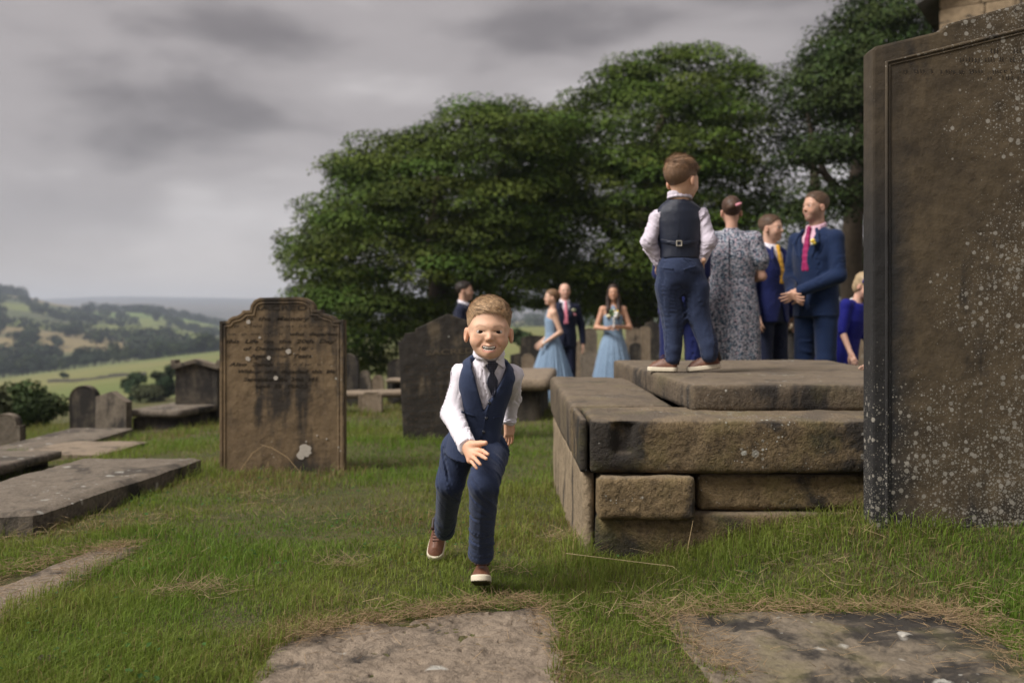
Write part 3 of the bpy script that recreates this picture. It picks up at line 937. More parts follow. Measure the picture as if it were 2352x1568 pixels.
# ------------------------------------------------------------------ graves
def stone_prism(bm, prof_xz, thick, insets=(), bev=0.006):
    """prof_xz clockwise seen from the front (front faces -y)"""
    f0 = [bm.verts.new((x, 0, z)) for x, z in prof_xz]
    f1 = [bm.verts.new((x, thick, z)) for x, z in prof_xz]
    n = len(f0)
    front = bm.faces.new(f0)
    bm.faces.new(f1[::-1])
    for i in range(n):
        bm.faces.new((f0[(i + 1) % n], f0[i], f1[i], f1[(i + 1) % n]))
    bmesh.ops.recalc_face_normals(bm, faces=bm.faces[:])
    if bev > 0:
        es = [e_ for e_ in bm.edges if abs(e_.verts[0].co.y - e_.verts[1].co.y) < 1e-6]
        bmesh.ops.bevel(bm, geom=es, offset=bev, segments=2, profile=0.6, affect='EDGES')
    bm.faces.ensure_lookup_table()
    front = max((f for f in bm.faces if f.normal.y < -0.9), key=lambda f: f.calc_area())
    for th, dp in insets:
        bmesh.ops.inset_individual(bm, faces=[front], thickness=th, depth=dp, use_even_offset=True)
    return front

def rough_box(lo, hi, r=0.02, amp=0.006, res=0.035, seed=0, freq=9.0, chip=0.0):
    """a worn, slightly rounded block of stone as (verts, quads)"""
    lo = np.array(lo, float); hi = np.array(hi, float)
    V, Fq, off = [], [], 0
    c = (lo + hi) / 2; h = (hi - lo) / 2
    for ax in range(3):
        a, b = (ax + 1) % 3, (ax + 2) % 3
        na = max(2, int(2 * h[a] / res)); nb = max(2, int(2 * h[b] / res))
        ga = np.linspace(-1, 1, na + 1); gb = np.linspace(-1, 1, nb + 1)
        A, B = np.meshgrid(ga, gb, indexing='ij')
        for sg in (-1, 1):
            p = np.zeros((A.size, 3)); p[:, a] = A.ravel() * h[a]; p[:, b] = B.ravel() * h[b]; p[:, ax] = sg * h[ax]
            i = np.arange(A.size).reshape(A.shape) + off
            q = np.stack([i[:-1, :-1].ravel(), i[1:, :-1].ravel(), i[1:, 1:].ravel(), i[:-1, 1:].ravel()], 1)
            V.append(p); Fq.append(q if sg > 0 else q[:, ::-1]); off += A.size
    V = np.concatenate(V); Fq = np.concatenate(Fq)
    rr = min(r, h.min() * .9)
    core = np.clip(V, -(h - rr), h - rr)
    d = V - core
    L_ = np.linalg.norm(d, axis=1, keepdims=True).clip(1e-9)
    nrm = d / L_
    n1 = fbm((V[:, 0] + c[0]) * freq, (V[:, 1] + c[1]) * freq, (V[:, 2] + c[2]) * freq, seed, 3)
    n2 = vnoise((V[:, 0] + c[0]) * freq * .35, (V[:, 1] + c[1]) * freq * .35, (V[:, 2] + c[2]) * freq * .35, seed + 5)
    edge = (np.abs(V) > (h - rr * 1.2)).sum(1) >= 2
    a_ = amp * (n1 + .8 * n2) - np.where(edge, chip * np.clip(n1 + .2, 0, 1), 0)
    V = core + nrm * (rr + a_[:, None]) + c
    return V, Fq

def weld(me, d=0.0008):
    bm = bmesh.new(); bm.from_mesh(me)
    bmesh.ops.remove_doubles(bm, verts=bm.verts[:], dist=d)
    bm.to_mesh(me); bm.free()
    smooth(me, True)

def block(name, lo, hi, mat, parent=None, warp=None, **kw):
    V, Fq = rough_box(lo, hi, **kw)
    if warp is not None: V = warp(V)
    if parent is not None: V = V - np.array(parent.location)
    me = mesh_np(name, V, Fq, mat)
    weld(me)
    return add_obj(name, me, parent)

def px_prof(pts, pxc, pyb, d, below=0.25):
    q = [((a - pxc) / FPX * d, (pyb - b) / FPX * d) for a, b in pts]
    return q

def headstone(name, label, pts, d, pyb, thick, mat, insets=((0.025, -0.006),), rz=0.0, tx=0.0, ty=0.0, bev=0.006, group='gravestones', below=0.3, text=None):
    """pts: outline in photo pixels from bottom left, over the top, to bottom right"""
    pxc = (pts[0][0] + pts[-1][0]) / 2
    q = px_prof(pts, pxc, pyb, d)
    q = [(q[0][0], -below)] + q[1:-1] + [(q[-1][0], -below)]
    bm = bmesh.new()
    stone_prism(bm, q, thick, insets, bev)
    o = bm_obj(name, bm, mat)
    o.location = P(pxc, pyb, d)
    o.rotation_euler = (tx, ty, rz)
    tag(o, label, 'gravestone', group)
    return o

def arch_pts(x0, x1, top, bot, rise=None, shoulder=0.0, n=12, sh_drop=6):
    """outline of a round-topped stone in pixels"""
    xc, hw = (x0 + x1) / 2, (x1 - x0) / 2
    rise = hw if rise is None else rise
    s = shoulder * hw
    r = hw - s
    pts = [(x0, bot)]
    if s > 0: pts += [(x0, top + rise + sh_drop), (x0 + s, top + rise + sh_drop - 1)]
    for i in range(n + 1):
        t = math.pi * (1 - i / n)
        pts.append((xc + r * math.cos(t), top + rise - rise * math.sin(t)))
    if s > 0: pts += [(x1 - s, top + rise + sh_drop - 1), (x1, top + rise + sh_drop)]
    pts.append((x1, bot))
    return pts

def worn_lines(o, rows, d, h_px, mat=None, slant=0.25, seed=0, front=-0.001, caps=False):
    """rows of weathered, no longer readable letter strokes cut in a stone; rows: (px0, px1, py)"""
    rs = random.Random(seed)
    pxc = CXP + o.location.x / d * FPX
    pyb = HYP + (CH - o.location.z) / d * FPX
    for kind in (0, 1):  # dark strokes first, then offset pale strokes painting their lit edges
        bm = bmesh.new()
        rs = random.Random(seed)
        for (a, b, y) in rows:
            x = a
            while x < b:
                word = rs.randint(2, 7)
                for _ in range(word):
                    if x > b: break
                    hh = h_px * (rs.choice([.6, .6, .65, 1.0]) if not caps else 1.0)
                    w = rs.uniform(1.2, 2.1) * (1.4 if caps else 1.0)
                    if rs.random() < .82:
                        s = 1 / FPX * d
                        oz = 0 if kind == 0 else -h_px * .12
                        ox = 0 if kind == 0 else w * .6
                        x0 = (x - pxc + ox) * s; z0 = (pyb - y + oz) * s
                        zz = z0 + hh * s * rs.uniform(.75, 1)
                        z0 = z0 + hh * s * rs.uniform(0, .2)
                        sl = slant * (zz - z0)
                        ww = w * s * (1.0 if kind == 0 else .5)
                        c_ = [(x0, z0), (x0 + ww, z0), (x0 + ww + sl, zz), (x0 + sl, zz)]
                        vs_ = [bm.verts.new((p_[0], front - 0.0006 * (1 - kind), p_[1])) for p_ in c_]
                        f = bm.faces.new(vs_)
                        if rs.random() < .5:
                            zb = z0 + rs.uniform(.0, .9) * (zz - z0); tk = w * s * .55
                            c_ = [(x0, zb), (x0 + ww * 2.2, zb), (x0 + ww * 2.2, zb + tk), (x0, zb + tk)]
                            bm.faces.new([bm.verts.new((p_[0], front - 0.0003 - 0.0006 * (1 - kind), p_[1])) for p_ in c_])
                    else:
                        [rs.uniform(.75, 1), rs.uniform(0, .2), rs.random()]
                    x += h_px * rs.uniform(.38, .62)
                x += h_px * rs.uniform(.5, .95)
        bmesh.ops.recalc_face_normals(bm, faces=bm.faces[:])
        p = bm_obj('worn_inscription' if kind == 0 else 'lit_stroke_edge', bm, M['engrave'] if kind == 0 else M['engrave_lit'], o)
        p['kind'] = 'stuff'

def carve_text(o, txt, pxm, py, h_px, d, mat, front=-0.0015, shear=0.0, width_px=None, bold=0.0):
    cu = bpy.data.curves.new('inscription', 'FONT')
    cu.body = txt; cu.align_x = 'CENTER'; cu.size = 1.0; cu.shear = shear; cu.extrude = 0.004; cu.offset = bold; cu.resolution_u = 3
    t = bpy.data.objects.new('inscription', cu)
    COL.objects.link(t)
    bpy.context.view_layer.update()
    me = bpy.data.meshes.new_from_object(t.evaluated_get(bpy.context.evaluated_depsgraph_get()))
    bpy.data.objects.remove(t)
    co = np.empty(len(me.vertices) * 3, np.float32); me.vertices.foreach_get('co', co); co = co.reshape(-1, 3)
    s = h_px / 0.72 / FPX * d
    sx = s if width_px is None else width_px / FPX * d / (co[:, 0].max() - co[:, 0].min())
    pxc = CXP + o.location.x / d * FPX
    pyb = HYP + (CH - o.location.z) / d * FPX
    V = np.stack([co[:, 0] * sx + (pxm - pxc) / FPX * d, front - co[:, 2] * 0.4, co[:, 1] * s + (pyb - py) / FPX * d], 1)
    me.vertices.foreach_set('co', V.astype(np.float32).ravel())
    me.materials.clear(); me.materials.append(mat)
    me.flip_normals() if hasattr(me, 'flip_normals') else None
    r_ = add_obj('inscription', me, o)
    r_['kind'] = 'stuff'
    return r_

def spot(o, pxs, pys, r_px, d, name='lichen_patch', mat=None, seed=0):
    """a thin crust of pale lichen on a stone's face"""
    rs = random.Random(seed)
    pxc = CXP + o.location.x / d * FPX
    pyb = HYP + (CH - o.location.z) / d * FPX
    bm = bmesh.new(); n = 18
    ring = []
    cx_, cz_ = (pxs - pxc) / FPX * d, (pyb - pys) / FPX * d
    for i in range(n):
        t = 2 * math.pi * i / n; r = r_px / FPX * d * rs.uniform(.82, 1.12)
        ring.append((cx_ + r * math.cos(t), cz_ + r * math.sin(t)))
    a = [bm.verts.new((x, -0.0022 - .0003 * (seed % 13), z)) for x, z in ring]
    b = [bm.verts.new((cx_ + (x - cx_) * 1.06, 0.004, cz_ + (z - cz_) * 1.06)) for x, z in ring]
    bm.faces.new(a)
    for i in range(n): bm.faces.new((a[i], b[i], b[(i + 1) % n], a[(i + 1) % n]))
    bmesh.ops.recalc_face_normals(bm, faces=bm.faces[:])
    return bm_obj(name, bm, M['lichen'], o)
M['lichen'] = simple('pale_lichen', (0.40, 0.36, 0.31), 0.95, 0.25, 70, 0.4)

# tall stone at the right ------------------------------------------------
BD = 3.8
bp = [(2004, 1215), (2004, 114), (2012, 106), (2160, 71), (2178, 54), (2352, 5), (2470, -28)]
bp = bp + [(4940 - a, b) for a, b in bp[:-1][::-1]]
BIG = headstone('gravestone', 'tallest gravestone, dark brown and freckled with pale lichen, filling the right edge', bp, BD, 1215, 0.105, M['stone_big'],
                (), bev=0.010)
for sgn_ in (1, -1):
    mpx = [(2037, 1215), (2037, 600), (2037, 143), (2190, 107), (2352, 67), (2470, 38)]
    mpx = [((a if sgn_ > 0 else 4940 - a), b) for a, b in mpx]
    q = [Vector(((a - 2470) / FPX * BD, 0.0, (1215 - b) / FPX * BD)) for a, b in mpx]
    for off_, r_ in ((0.0, 0.0075), (0.011, 0.0040)):
        qq = [v_ + Vector((sgn_ * off_, 0, -off_)) for v_ in q]
        t_ = tube_np(qq, [r_] * len(qq), 8)
        add_obj('moulding', mesh_np('moulding', t_[0], t_[1], M['stone_big']), BIG)
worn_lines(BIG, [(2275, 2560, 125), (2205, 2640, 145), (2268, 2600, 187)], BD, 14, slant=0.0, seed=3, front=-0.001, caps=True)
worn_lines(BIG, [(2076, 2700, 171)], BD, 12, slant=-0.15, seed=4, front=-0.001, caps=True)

# the stone lettered SACRED -----------------------------------------------
sp = [(35, 2400), (35, 415), (165, 410), (185, 375), (240, 345), (330, 325), (385, 280), (400, 245), (515, 240), (530, 160), (590, 80), (680, 42), (1300, 32), (1400, 47), (1500, 102), (1545, 172), (1555, 235), (1660, 235), (1690, 290), (1760, 315), (1840, 335), (1880, 372), (1895, 398), (2025, 395), (2025, 2400)]
sp = [((530 + a / 6.534) * .9408, (720 + b / 6.534) * .9408) for a, b in sp]
SD = 6.5
sp[0] = (sp[0][0], 1080); sp[-1] = (sp[-1][0], 1080)
SAC = headstone('gravestone', 'brown streaked gravestone with stepped scrolled top lettered SACRED', sp, SD, 1080, 0.11, M['stone_sacred'],
                ((0.012, 0.0), (0.007, -0.006), (0.012, 0.004), (0.006, -0.006)), bev=0.006)
fr_ = 0.0075
def sx_(a): return (530 + a / 6.534) * .9408
def sy_(b): return (720 + b / 6.534) * .9408
def sac_line(txt, a, b, y, hh, sh=0.3):
    carve_text(SAC, txt, sx_((a + b) / 2), sy_(y), hh, SD, M['engrave'], fr_, sh, sx_(b) - sx_(a), 0.008)
sac_line('SACRED', 590, 1430, 240, 11.5, 0)
sac_line('To  the  Memory  of', 380, 1650, 405, 9.5)
sac_line('who  departed', 1140, 1930, 645, 8.5)
sac_line('this  Life  on  the  20th  Day', 120, 1860, 765, 9.0)
sac_line('of  December  18', 400, 1400, 880, 8.5)
sac_line('Aged', 520, 760, 1000, 9.0)
sac_line('Years', 1200, 1490, 1000, 9.0)
sac_line('Also  Sarah', 180, 880, 1130, 8.5)
sac_line('Widow  who  departed  this  life', 320, 1860, 1245, 8.5)
sac_line('September  the  24th  185', 410, 1600, 1370, 8.5)
sac_line('aged  75  YEARS', 600, 1440, 1475, 7.5, 0.1)
rows = [(sx_(a), sx_(b), sy_(c)) for a, b, c in ((270, 1760, 520), (85, 1080, 645), (1420, 1520, 880), (800, 1150, 1000), (930, 1690, 1130))]
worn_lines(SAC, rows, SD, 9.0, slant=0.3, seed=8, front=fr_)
for a, b, r, s in ((700, 1035, 15, 1), (690, 1046, 9, 2), (570, 739, 5, 3), (569, 824, 5.5, 4), (617, 822, 4.5, 5), (633, 868, 5, 6), (596, 775, 3, 7), (703, 1014, 2.0, 8), (750, 1008, 2, 9), (728, 1000, 1.8, 10), (662, 807, 6, 11), (782, 1035, 2, 12)):
    spot(SAC, a, b, r, SD, seed=s).location.y = fr_

# the leaning stone behind the running boy -----------------------------------
mp_ = [(35, 1500), (35, 325), (80, 315), (105, 285), (120, 235), (245, 222), (245, 188), (640, 25), (1035, 188), (1035, 222), (1160, 235), (1175, 285), (1200, 315), (1245, 325), (1245, 1500)]
mp_ = [((970 + a / 4.9) * .9408, (760 + b / 4.9) * .9408) for a, b in mp_]
mp_[0] = (mp_[0][0], 1008); mp_[-1] = (mp_[-1][0], 1008)
MD_ = 8.4
MID = headstone('gravestone', 'gabled gravestone stained black, leaning behind the running boy', [(a + 7, b) for a, b in mp_], MD_, 1008, 0.12, M['stone_mid'], ((0.004, 0.0),), ty=math.radians(-3.0), bev=0.008)
carve_text(MID, 'SACRED', 1044, 818 - 5, 12, MD_, M['engrave_worn'], -0.001, 0, 110, 0.01)
worn_lines(MID, [(940, 1120, y) for y in range(838, 990, 12)], MD_, 7, slant=0.0, seed=12)

# graves to the left -----------------------------------------------------------
sc_o = headstone('gravestone', 'blackened gravestone with scroll-cornered pediment, just left of the lettered one',
    [(402, 1003), (402, 842), (448, 829), (500, 843), (500, 1003)], 13.0, 1003, 0.14, M['stone_dark'], ((0.05, -0.008),), bev=0.01)
bm = bmesh.new()
cp = [(394, 843), (394, 826), (402, 826), (406, 835), (420, 832), (448, 824), (478, 832), (496, 836), (500, 826), (508, 826), (508, 845), (500, 848), (448, 834), (402, 848)]
q = px_prof(cp, 451, 1003, 13.0)
stone_prism(bm, q, 0.22, (), 0.008)
c_ = bm_obj('pediment', bm, M['stone_grey'], sc_o, False, (0, -.04, 0))
headstone('gravestone', 'pale grey pointed gravestone at the left, in front of the round-headed one', [(214, 1008), (213, 912), (252, 899), (293, 922), (296, 1008)], 12.0, 1008, 0.12, M['stone_grey'], ((0.01, 0),), rz=math.radians(-14), ty=math.radians(1.0))
headstone('gravestone', 'dark round-headed gravestone beside the shrub at the left', arch_pts(160, 224, 885, 1004), 12.8, 1004, 0.14, M['stone_dark'], ((0.03, -0.008),), ty=math.radians(-1.5))
headstone('gravestone', 'low rounded gravestone with square shoulders cut by the left edge', arch_pts(-28, 46, 950, 1024, 22, 0.22), 10.5, 1024, 0.13, M['stone_grey'], ((0.02, -0.006),))

def table_tomb(name, label, cx_, cy_, w, l, top, th, rz, mat_top, mat_leg, over=0.08, group='table tombs', panel=True, tilt=0.0, plinth=False, base=None):
    z0 = gz(cx_, cy_) if base is None else base
    t = empty(name, (cx_, cy_, z0), label, 'tomb', group, rz)
    t.rotation_euler = (tilt, 0, rz)
    h = top - z0
    V, Fq = rough_box((-w / 2, -l / 2, h - th), (w / 2, l / 2, h), r=0.02, amp=0.006, res=0.06, seed=int(abs(cx_ * 10)), chip=.01)
    me = mesh_np('top_slab', V, Fq, mat_top); weld(me); add_obj('top_slab', me, t)
    if panel:
        V, Fq = rough_box((-w / 2 + over, -l / 2 + over, -.2), (w / 2 - over, l / 2 - over, h - th - .004), r=0.02, amp=0.006, res=0.08, seed=3)
        me = mesh_np('chest', V, Fq, mat_leg); weld(me); add_obj('chest', me, t)
    else:
        for sx in (-1, 1):
            for sy in (-1, 1):
                c = (sx * (w / 2 - over - .06), sy * (l / 2 - over - .06))
                V, Fq = rough_box((c[0] - .07, c[1] - .07, -.2), (c[0] + .07, c[1] + .07, h - th - .004), r=0.015, amp=0.005, res=0.06, seed=3)
                me = mesh_np('leg', V, Fq, mat_leg); weld(me); add_obj('leg', me, t)
    if plinth:
        V, Fq = rough_box((-w / 2 - .02, -l / 2 - .02, -.2), (w / 2 + .02, l / 2 + .02, .06), r=0.02, amp=0.006, res=0.08, seed=5)
        me = mesh_np('plinth', V, Fq, mat_top); weld(me); add_obj('plinth', me, t)
    return t

table_tomb('table_tomb', 'dark chest tomb with pale weathered lid between the pointed and scrolled gravestones', -4.25, 12.9, 0.75, 1.7, CH - (938 - HYP) / FPX * 12.3, 0.09, math.radians(-8), M['stone_ledger'], M['stone_dark'], plinth=True, base=CH - (998 - HYP) / FPX * 12.2)
table_tomb('table_tomb', 'low table tomb with heavy slab at the left edge', -3.88, 6.75, 0.84, 1.75, 0.005, 0.07, math.radians(-2), M['stone_ledger'], M['stone_dark'], panel=False)
table_tomb('table_tomb', 'flat-topped stone table tomb just right of the running boy', 0.02, 11.4, 0.92, 2.7, 0.43, 0.13, math.radians(-4), M['stone_tan'], M['stone_dark'], over=.1)
table_tomb('table_tomb', 'thin low table tomb on dark supports right of the lettered gravestone', -1.76, 13.1, 0.62, 1.5, CH - (899 - HYP) / FPX * 12.9, 0.075, math.radians(-66), M['stone_tan'], M['stone_dark'], panel=False, base=CH - (936 - HYP) / FPX * 12.9)
table_tomb('table_tomb', 'small pale slab on a block left of the leaning gravestone', P(918, 872, 14.2).x, 14.4, 0.40, 0.5, CH - (870 - HYP) / FPX * 14.2, 0.06, 0, M['stone_tan'], M['stone_dark'], over=.09, base=CH - (897 - HYP) / FPX * 14.2)
table_tomb('table_tomb', 'chest tomb beyond the guests, seen between the two suited men', P(1815, 745, 15).x, 15.3, 0.9, 1.6, CH - (744 - HYP) / FPX * 15, 0.09, 0.3, M['stone_tan'], M['stone_dark'])

def ledger(name, label, poly, z, th, mat, amp=0.006, chamf=0.012, res=0.05, tilt=(0, 0), seed=0, group='ledger stones', letters=False):
    """flat stone: polygon in metres (x, y), top at z"""
    pl = np.array(poly, float)
    c = pl.mean(0)
    x0, y0 = pl.min(0); x1, y1 = pl.max(0)
    # grid inside a quad by bilinear map
    n = max(4, int(np.linalg.norm(pl[1] - pl[0]) / res)); m = max(4, int(np.linalg.norm(pl[3] - pl[0]) / res))
    a, b = np.meshgrid(np.linspace(0, 1, n + 1), np.linspace(0, 1, m + 1), indexing='ij')
    Q = (pl[0][None, None] * ((1 - a) * (1 - b))[..., None] + pl[1] * (a * (1 - b))[..., None] + pl[2] * (a * b)[..., None] + pl[3] * ((1 - a) * b)[..., None])
    e = np.minimum(np.minimum(a * n, (1 - a) * n), np.minimum(b * m, (1 - b) * m))
    zt = z + amp * fbm(Q[..., 0] * 6, Q[..., 1] * 6, 0, seed, 4) + tilt[0] * (Q[..., 0] - c[0]) + tilt[1] * (Q[..., 1] - c[1])
    zt = zt - chamf * np.clip(1 - e / 1.0, 0, 1)
    pit = fbm(Q[..., 0] * 34, Q[..., 1] * 34, 0, seed + 9, 2)
    zt = zt - 0.012 * np.clip(pit - .2, 0, 1) * (1 if letters else .4)
    if letters:      # rows of worn, foot-smoothed letter hollows
        rl = random.Random(seed)
        yr = y0 + .05
        while yr < y1 - .05:
            xr = x0 + .06
            while xr < x1 - .06:
                if rl.random() < .62 and vnoise(xr * 3, yr * 3, 0, seed + 6) > -.35:
                    ca = rl.choice([0, 0, .5, -.4, 1.3]); lx_, ly_ = rl.uniform(.004, .008), rl.uniform(.010, .020)
                    dx_, dy_ = Q[..., 0] - xr - rl.uniform(-.006, .006), Q[..., 1] - yr - rl.uniform(-.01, .01)
                    m_ = (np.abs(dx_) < .05) & (np.abs(dy_) < .05)
                    a_, b_ = dx_[m_] * math.cos(ca) + dy_[m_] * math.sin(ca), -dx_[m_] * math.sin(ca) + dy_[m_] * math.cos(ca)
                    zt[m_] -= rl.uniform(.008, .018) * np.exp(-(a_ / lx_) ** 2 - (b_ / ly_) ** 2)
                xr += rl.uniform(.026, .046) if rl.random() < .85 else .08
            yr += .092
        zt = zt + .010 * fbm(Q[..., 0] * 11, Q[..., 1] * 11, 0, seed + 3, 3)
    top = np.stack([Q[..., 0].ravel() - c[0], Q[..., 1].ravel() - c[1], zt.ravel() - z], 1)
    i = np.arange((n + 1) * (m + 1)).reshape(n + 1, m + 1)
    Fq = [np.stack([i[:-1, :-1].ravel(), i[1:, :-1].ravel(), i[1:, 1:].ravel(), i[:-1, 1:].ravel()], 1)]
    rim = np.concatenate([i[:, 0], i[-1, 1:], i[::-1, -1][1:], i[0, ::-1][1:-1]])
    bot = top[rim].copy(); bot[:, 2] -= th
    k0 = len(top); r = len(rim); j = np.arange(r)
    Fq.append(np.stack([rim[j], k0 + j, k0 + (j + 1) % r, rim[(j + 1) % r]], 1))
    V = np.concatenate([top, bot])
    me = mesh_np(name, V, np.concatenate(Fq), mat)
    if len(bot):
        bm = bmesh.new(); bm.from_mesh(me); bmesh.ops.recalc_face_normals(bm, faces=bm.faces[:])
        if np.mean([f.normal.z for f in bm.faces]) < 0: bmesh.ops.reverse_faces(bm, faces=bm.faces[:])
        bm.to_mesh(me); bm.free()
    smooth(me, True)
    me.set_sharp_from_angle(angle=math.radians(48))
    o = add_obj(name, me, None, (c[0], c[1], z))
    return tag(o, label, 'ledger stone', group)

LEDGERS = []
def led(label, poly, z, th, mat, hole=None, **kw):
    o = ledger('ledger_stone', label, poly, z, th, mat, **kw)
    LEDGERS.append(hole if hole is not None else poly)
    return o
led('worn buff ledger stone flush with the grass at the bottom centre', [(-.66, 1.35), (.16, 1.32), (.145, 3.32), (-.69, 3.02)], 0.014, .1, M['stone_flag'],
    [(-.60, 1.2), (-.645, 2.6), (-.675, 2.91), (-.55, 3.02), (-.30, 3.16), (-.14, 3.27), (.105, 3.285), (.135, 2.9), (.13, 1.2)], letters=True, res=0.007, seed=2, amp=0.010)
led('grey mossy ledger stone sunk in the grass at the bottom right', [(.62, 1.35), (1.44, 1.35), (1.43, 3.25), (.47, 3.22)], 0.014, .1, M['stone_flag2'],
    [(.64, 1.2), (.585, 2.62), (.53, 2.9), (.47, 3.17), (.75, 3.22), (1.01, 3.24), (1.37, 3.20), (1.42, 3.04), (1.37, 2.6), (1.37, 1.2)], letters=True, res=0.008, seed=5, amp=0.010)
led('narrow buff ledger stone in the turf at the bottom left', [(-2.02, 2.2), (-1.66, 2.15), (-1.56, 4.24), (-1.74, 4.18)], 0.016, .1, M['stone_flag'],
    [(-1.69, 2.1), (-1.65, 3.18), (-1.59, 4.16), (-1.70, 4.10), (-1.90, 3.70), (-1.98, 2.1)], res=0.03, seed=7, amp=0.01)
led('thick grey raised slab lying in the grass at the left', [(-2.92, 4.45), (-2.19, 4.55), (-2.03, 6.5), (-2.80, 6.46)], 0.092, .17, M['stone_ledger'], res=0.04, seed=9, amp=0.008, chamf=0.02)
led('tilted low slab beside the left table tomb', [(-4.95, 9.2), (-4.25, 9.2), (-4.15, 10.9), (-4.85, 10.9)], CH - (1008 - HYP) / FPX * 10.0, .12, M['stone_ledger'], seed=11, tilt=(0, .03))
led('pale flat stone in the grass behind the raised slab', [(-4.05, 8.0), (-3.30, 8.0), (-3.25, 8.9), (-4.0, 8.9)], CH - (1027 - HYP) / FPX * 8.4, .12, M['stone_tan'], seed=12)
led('pale ledger slab behind the tomb beyond the bouquet holder', [(P(1457, 840, 13).x, 12.7), (P(1600, 840, 13).x, 12.7), (P(1640, 840, 14).x, 14.4), (P(1470, 840, 14).x, 14.4)], CH - (840 - HYP) / FPX * 13.2, .2, M['stone_tan'], seed=13)

# far graves --------------------------------------------------------------------
def hs(label, pts, d, pyb, mat, th=0.13, ins=((0.03, -0.006),), **kw):
    return headstone('gravestone', label, pts, d, pyb, th, mat, ins, **kw)
g14 = hs('dark round-headed gravestone half hidden by the lettered one', arch_pts(771, 823, 812, 903), 15.2, 903, M['stone_dark'])
hs('low tan gravestone in front of the thin table tomb', [(822, 932), (823, 906), (833, 904), (838, 900), (866, 900), (869, 904), (877, 905), (878, 932)], 12.3, 932, M['stone_tan'], 0.1)
hs('small shouldered gravestone beyond the thin table tomb', arch_pts(822, 852, 851, 896, 14, .18), 18.0, 896, M['stone_grey'])
hs('small pale round gravestone, furthest left of centre', arch_pts(853, 880, 862, 892, 7, .15, sh_drop=4), 20.0, 892, M['stone_tan'])
hs('broad black gravestone just left of the leaning one', arch_pts(889, 960, 822, 899, 20), 15.5, 899, M['stone_dark'])
hs('broad black gravestone with low arched top beside the walking bridesmaid', arch_pts(1197, 1262, 770, 842, 9), 18.5, 842, M['stone_dark'])
hs('little round tan footstone before the black arched gravestone', arch_pts(1198, 1228, 813, 845, 14), 17.5, 845, M['stone_tan'])
hs('low dark gravestone peeping beside the boy\'s shoulder', [(1172, 850), (1172, 815), (1196, 810), (1206, 816), (1206, 850)], 19.5, 850, M['stone_dark'])
hs('brown round gravestone left of the bouquet holder', arch_pts(1337, 1372, 753, 846, 15), 19.5, 846, M['stone_grey'])
hs('pale pointed gravestone below the bald man\'s hand', [(1312, 850), (1314, 800), (1330, 780), (1346, 800), (1347, 850)], 18.0, 850, M['stone_tan'])
o = hs('broken mossy slab leaning in the grass left of the bouquet holder', [(1335, 872), (1336, 812), (1350, 804), (1372, 806), (1374, 872)], 16.5, 872, M['stone_grey'], .2, tx=math.radians(-14))
hs('square tan gravestone right of the bouquet holder', arch_pts(1438, 1469, 753, 838, 4, n=6), 21.0, 838, M['stone_tan'])
hs('tan gravestone with a black arched neighbour, beside the boy on the slab', arch_pts(1472, 1494, 750, 836, 5), 22.5, 836, M['stone_tan'])
hs('black arched gravestone far beyond, left of the boy on the slab', arch_pts(1480, 1518, 738, 832, 17), 24.0, 832, M['stone_dark'])
hs('low dark curved kerb-stone in the far grass', arch_pts(1446, 1473, 786, 830, 10), 19.0, 830, M['stone_dark'])
hs('small black wedge marker right of the bouquet holder', [(1436, 880), (1436, 822), (1442, 822), (1458, 850), (1460, 880)], 14.6, 880, M['black_stone'] if 'black_stone' in M else M['stone_dark'], .3)
hs('pale gravestone beyond the woman in cobalt blue', arch_pts(1962, 2012, 750, 860, 10), 13.5, 860, M['stone_tan'])

# the stepped tomb --------------------------------------------------------------------
TOMB = empty('chest_tomb', (1.0, 4.9, 0.0), 'massive tomb of stacked rough stone blocks under a thick slab, boy standing on it', 'tomb')
def tilt_b(V):
    V = V.copy(); V[:, 2] += 0.040 * (V[:, 1] - 4.0).clip(0, 3); V[:, 0] += -0.022 * (V[:, 1] - 4.0).clip(0, 3)
    return V
def notch(V):                 # broken pocket and chipped corner at the left of the long stone
    V = tilt_b(V)
    f = np.clip((4.06 - V[:, 1]) / .06, 0, 1)
    px_ = CXP + V[:, 0] / 3.98 * FPX; py_ = HYP + (CH - V[:, 2]) / 3.98 * FPX
    # long diagonal spall
    line = (py_ - 985) - (1590 - px_ - 66) * 0.9
    spall = (px_ < 1622 - (py_ - 985) * .42)
    V[:, 1] += f * spall * 0.012
    pk = ss(1405, 1415, px_) * ss(1462, 1452, px_) * ss(968, 974, py_) * ss(1045, 1036, py_)
    V[:, 1] += f * pk * 0.035
    return V
block('long_stone', (.312, 3.975, .352), (1.75, 4.45, .565), M['stone_tomb'], TOMB, notch, r=0.016, amp=0.006, res=0.016, seed=1, chip=.016, freq=13)
block('corner_stone', (.272, 4.0, .350), (.306, 4.455, .567), M['stone_tomb'], TOMB, tilt_b, r=0.012, amp=0.004, res=0.02, seed=2, chip=.006)
block('side_beam', (.272, 4.462, .350), (.735, 5.95, .566), M['stone_slab'], TOMB, tilt_b, r=0.012, amp=0.005, res=0.022, seed=3, chip=.012)
block('side_panel', (.288, 4.05, -.25), (.338, 5.93, .344), M['stone_side'], TOMB, tilt_b, r=0.012, amp=0.006, res=0.03, seed=4, chip=.006)
block('block', (.340, 3.945, .170), (.728, 4.30, .344), M['stone_block'], TOMB, None, r=0.014, amp=0.006, res=0.018, seed=5, chip=.014, freq=13)
block('block', (.752, 4.02, .196), (1.72, 4.35, .342), M['stone_block'], TOMB, None, r=0.014, amp=0.006, res=0.018, seed=6, chip=.012, freq=13)
block('base_course', (.342, 3.985, -.25), (1.70, 4.40, .190), M['stone_tomb'], TOMB, None, r=0.02, amp=0.006, res=0.025, seed=7, chip=.01)
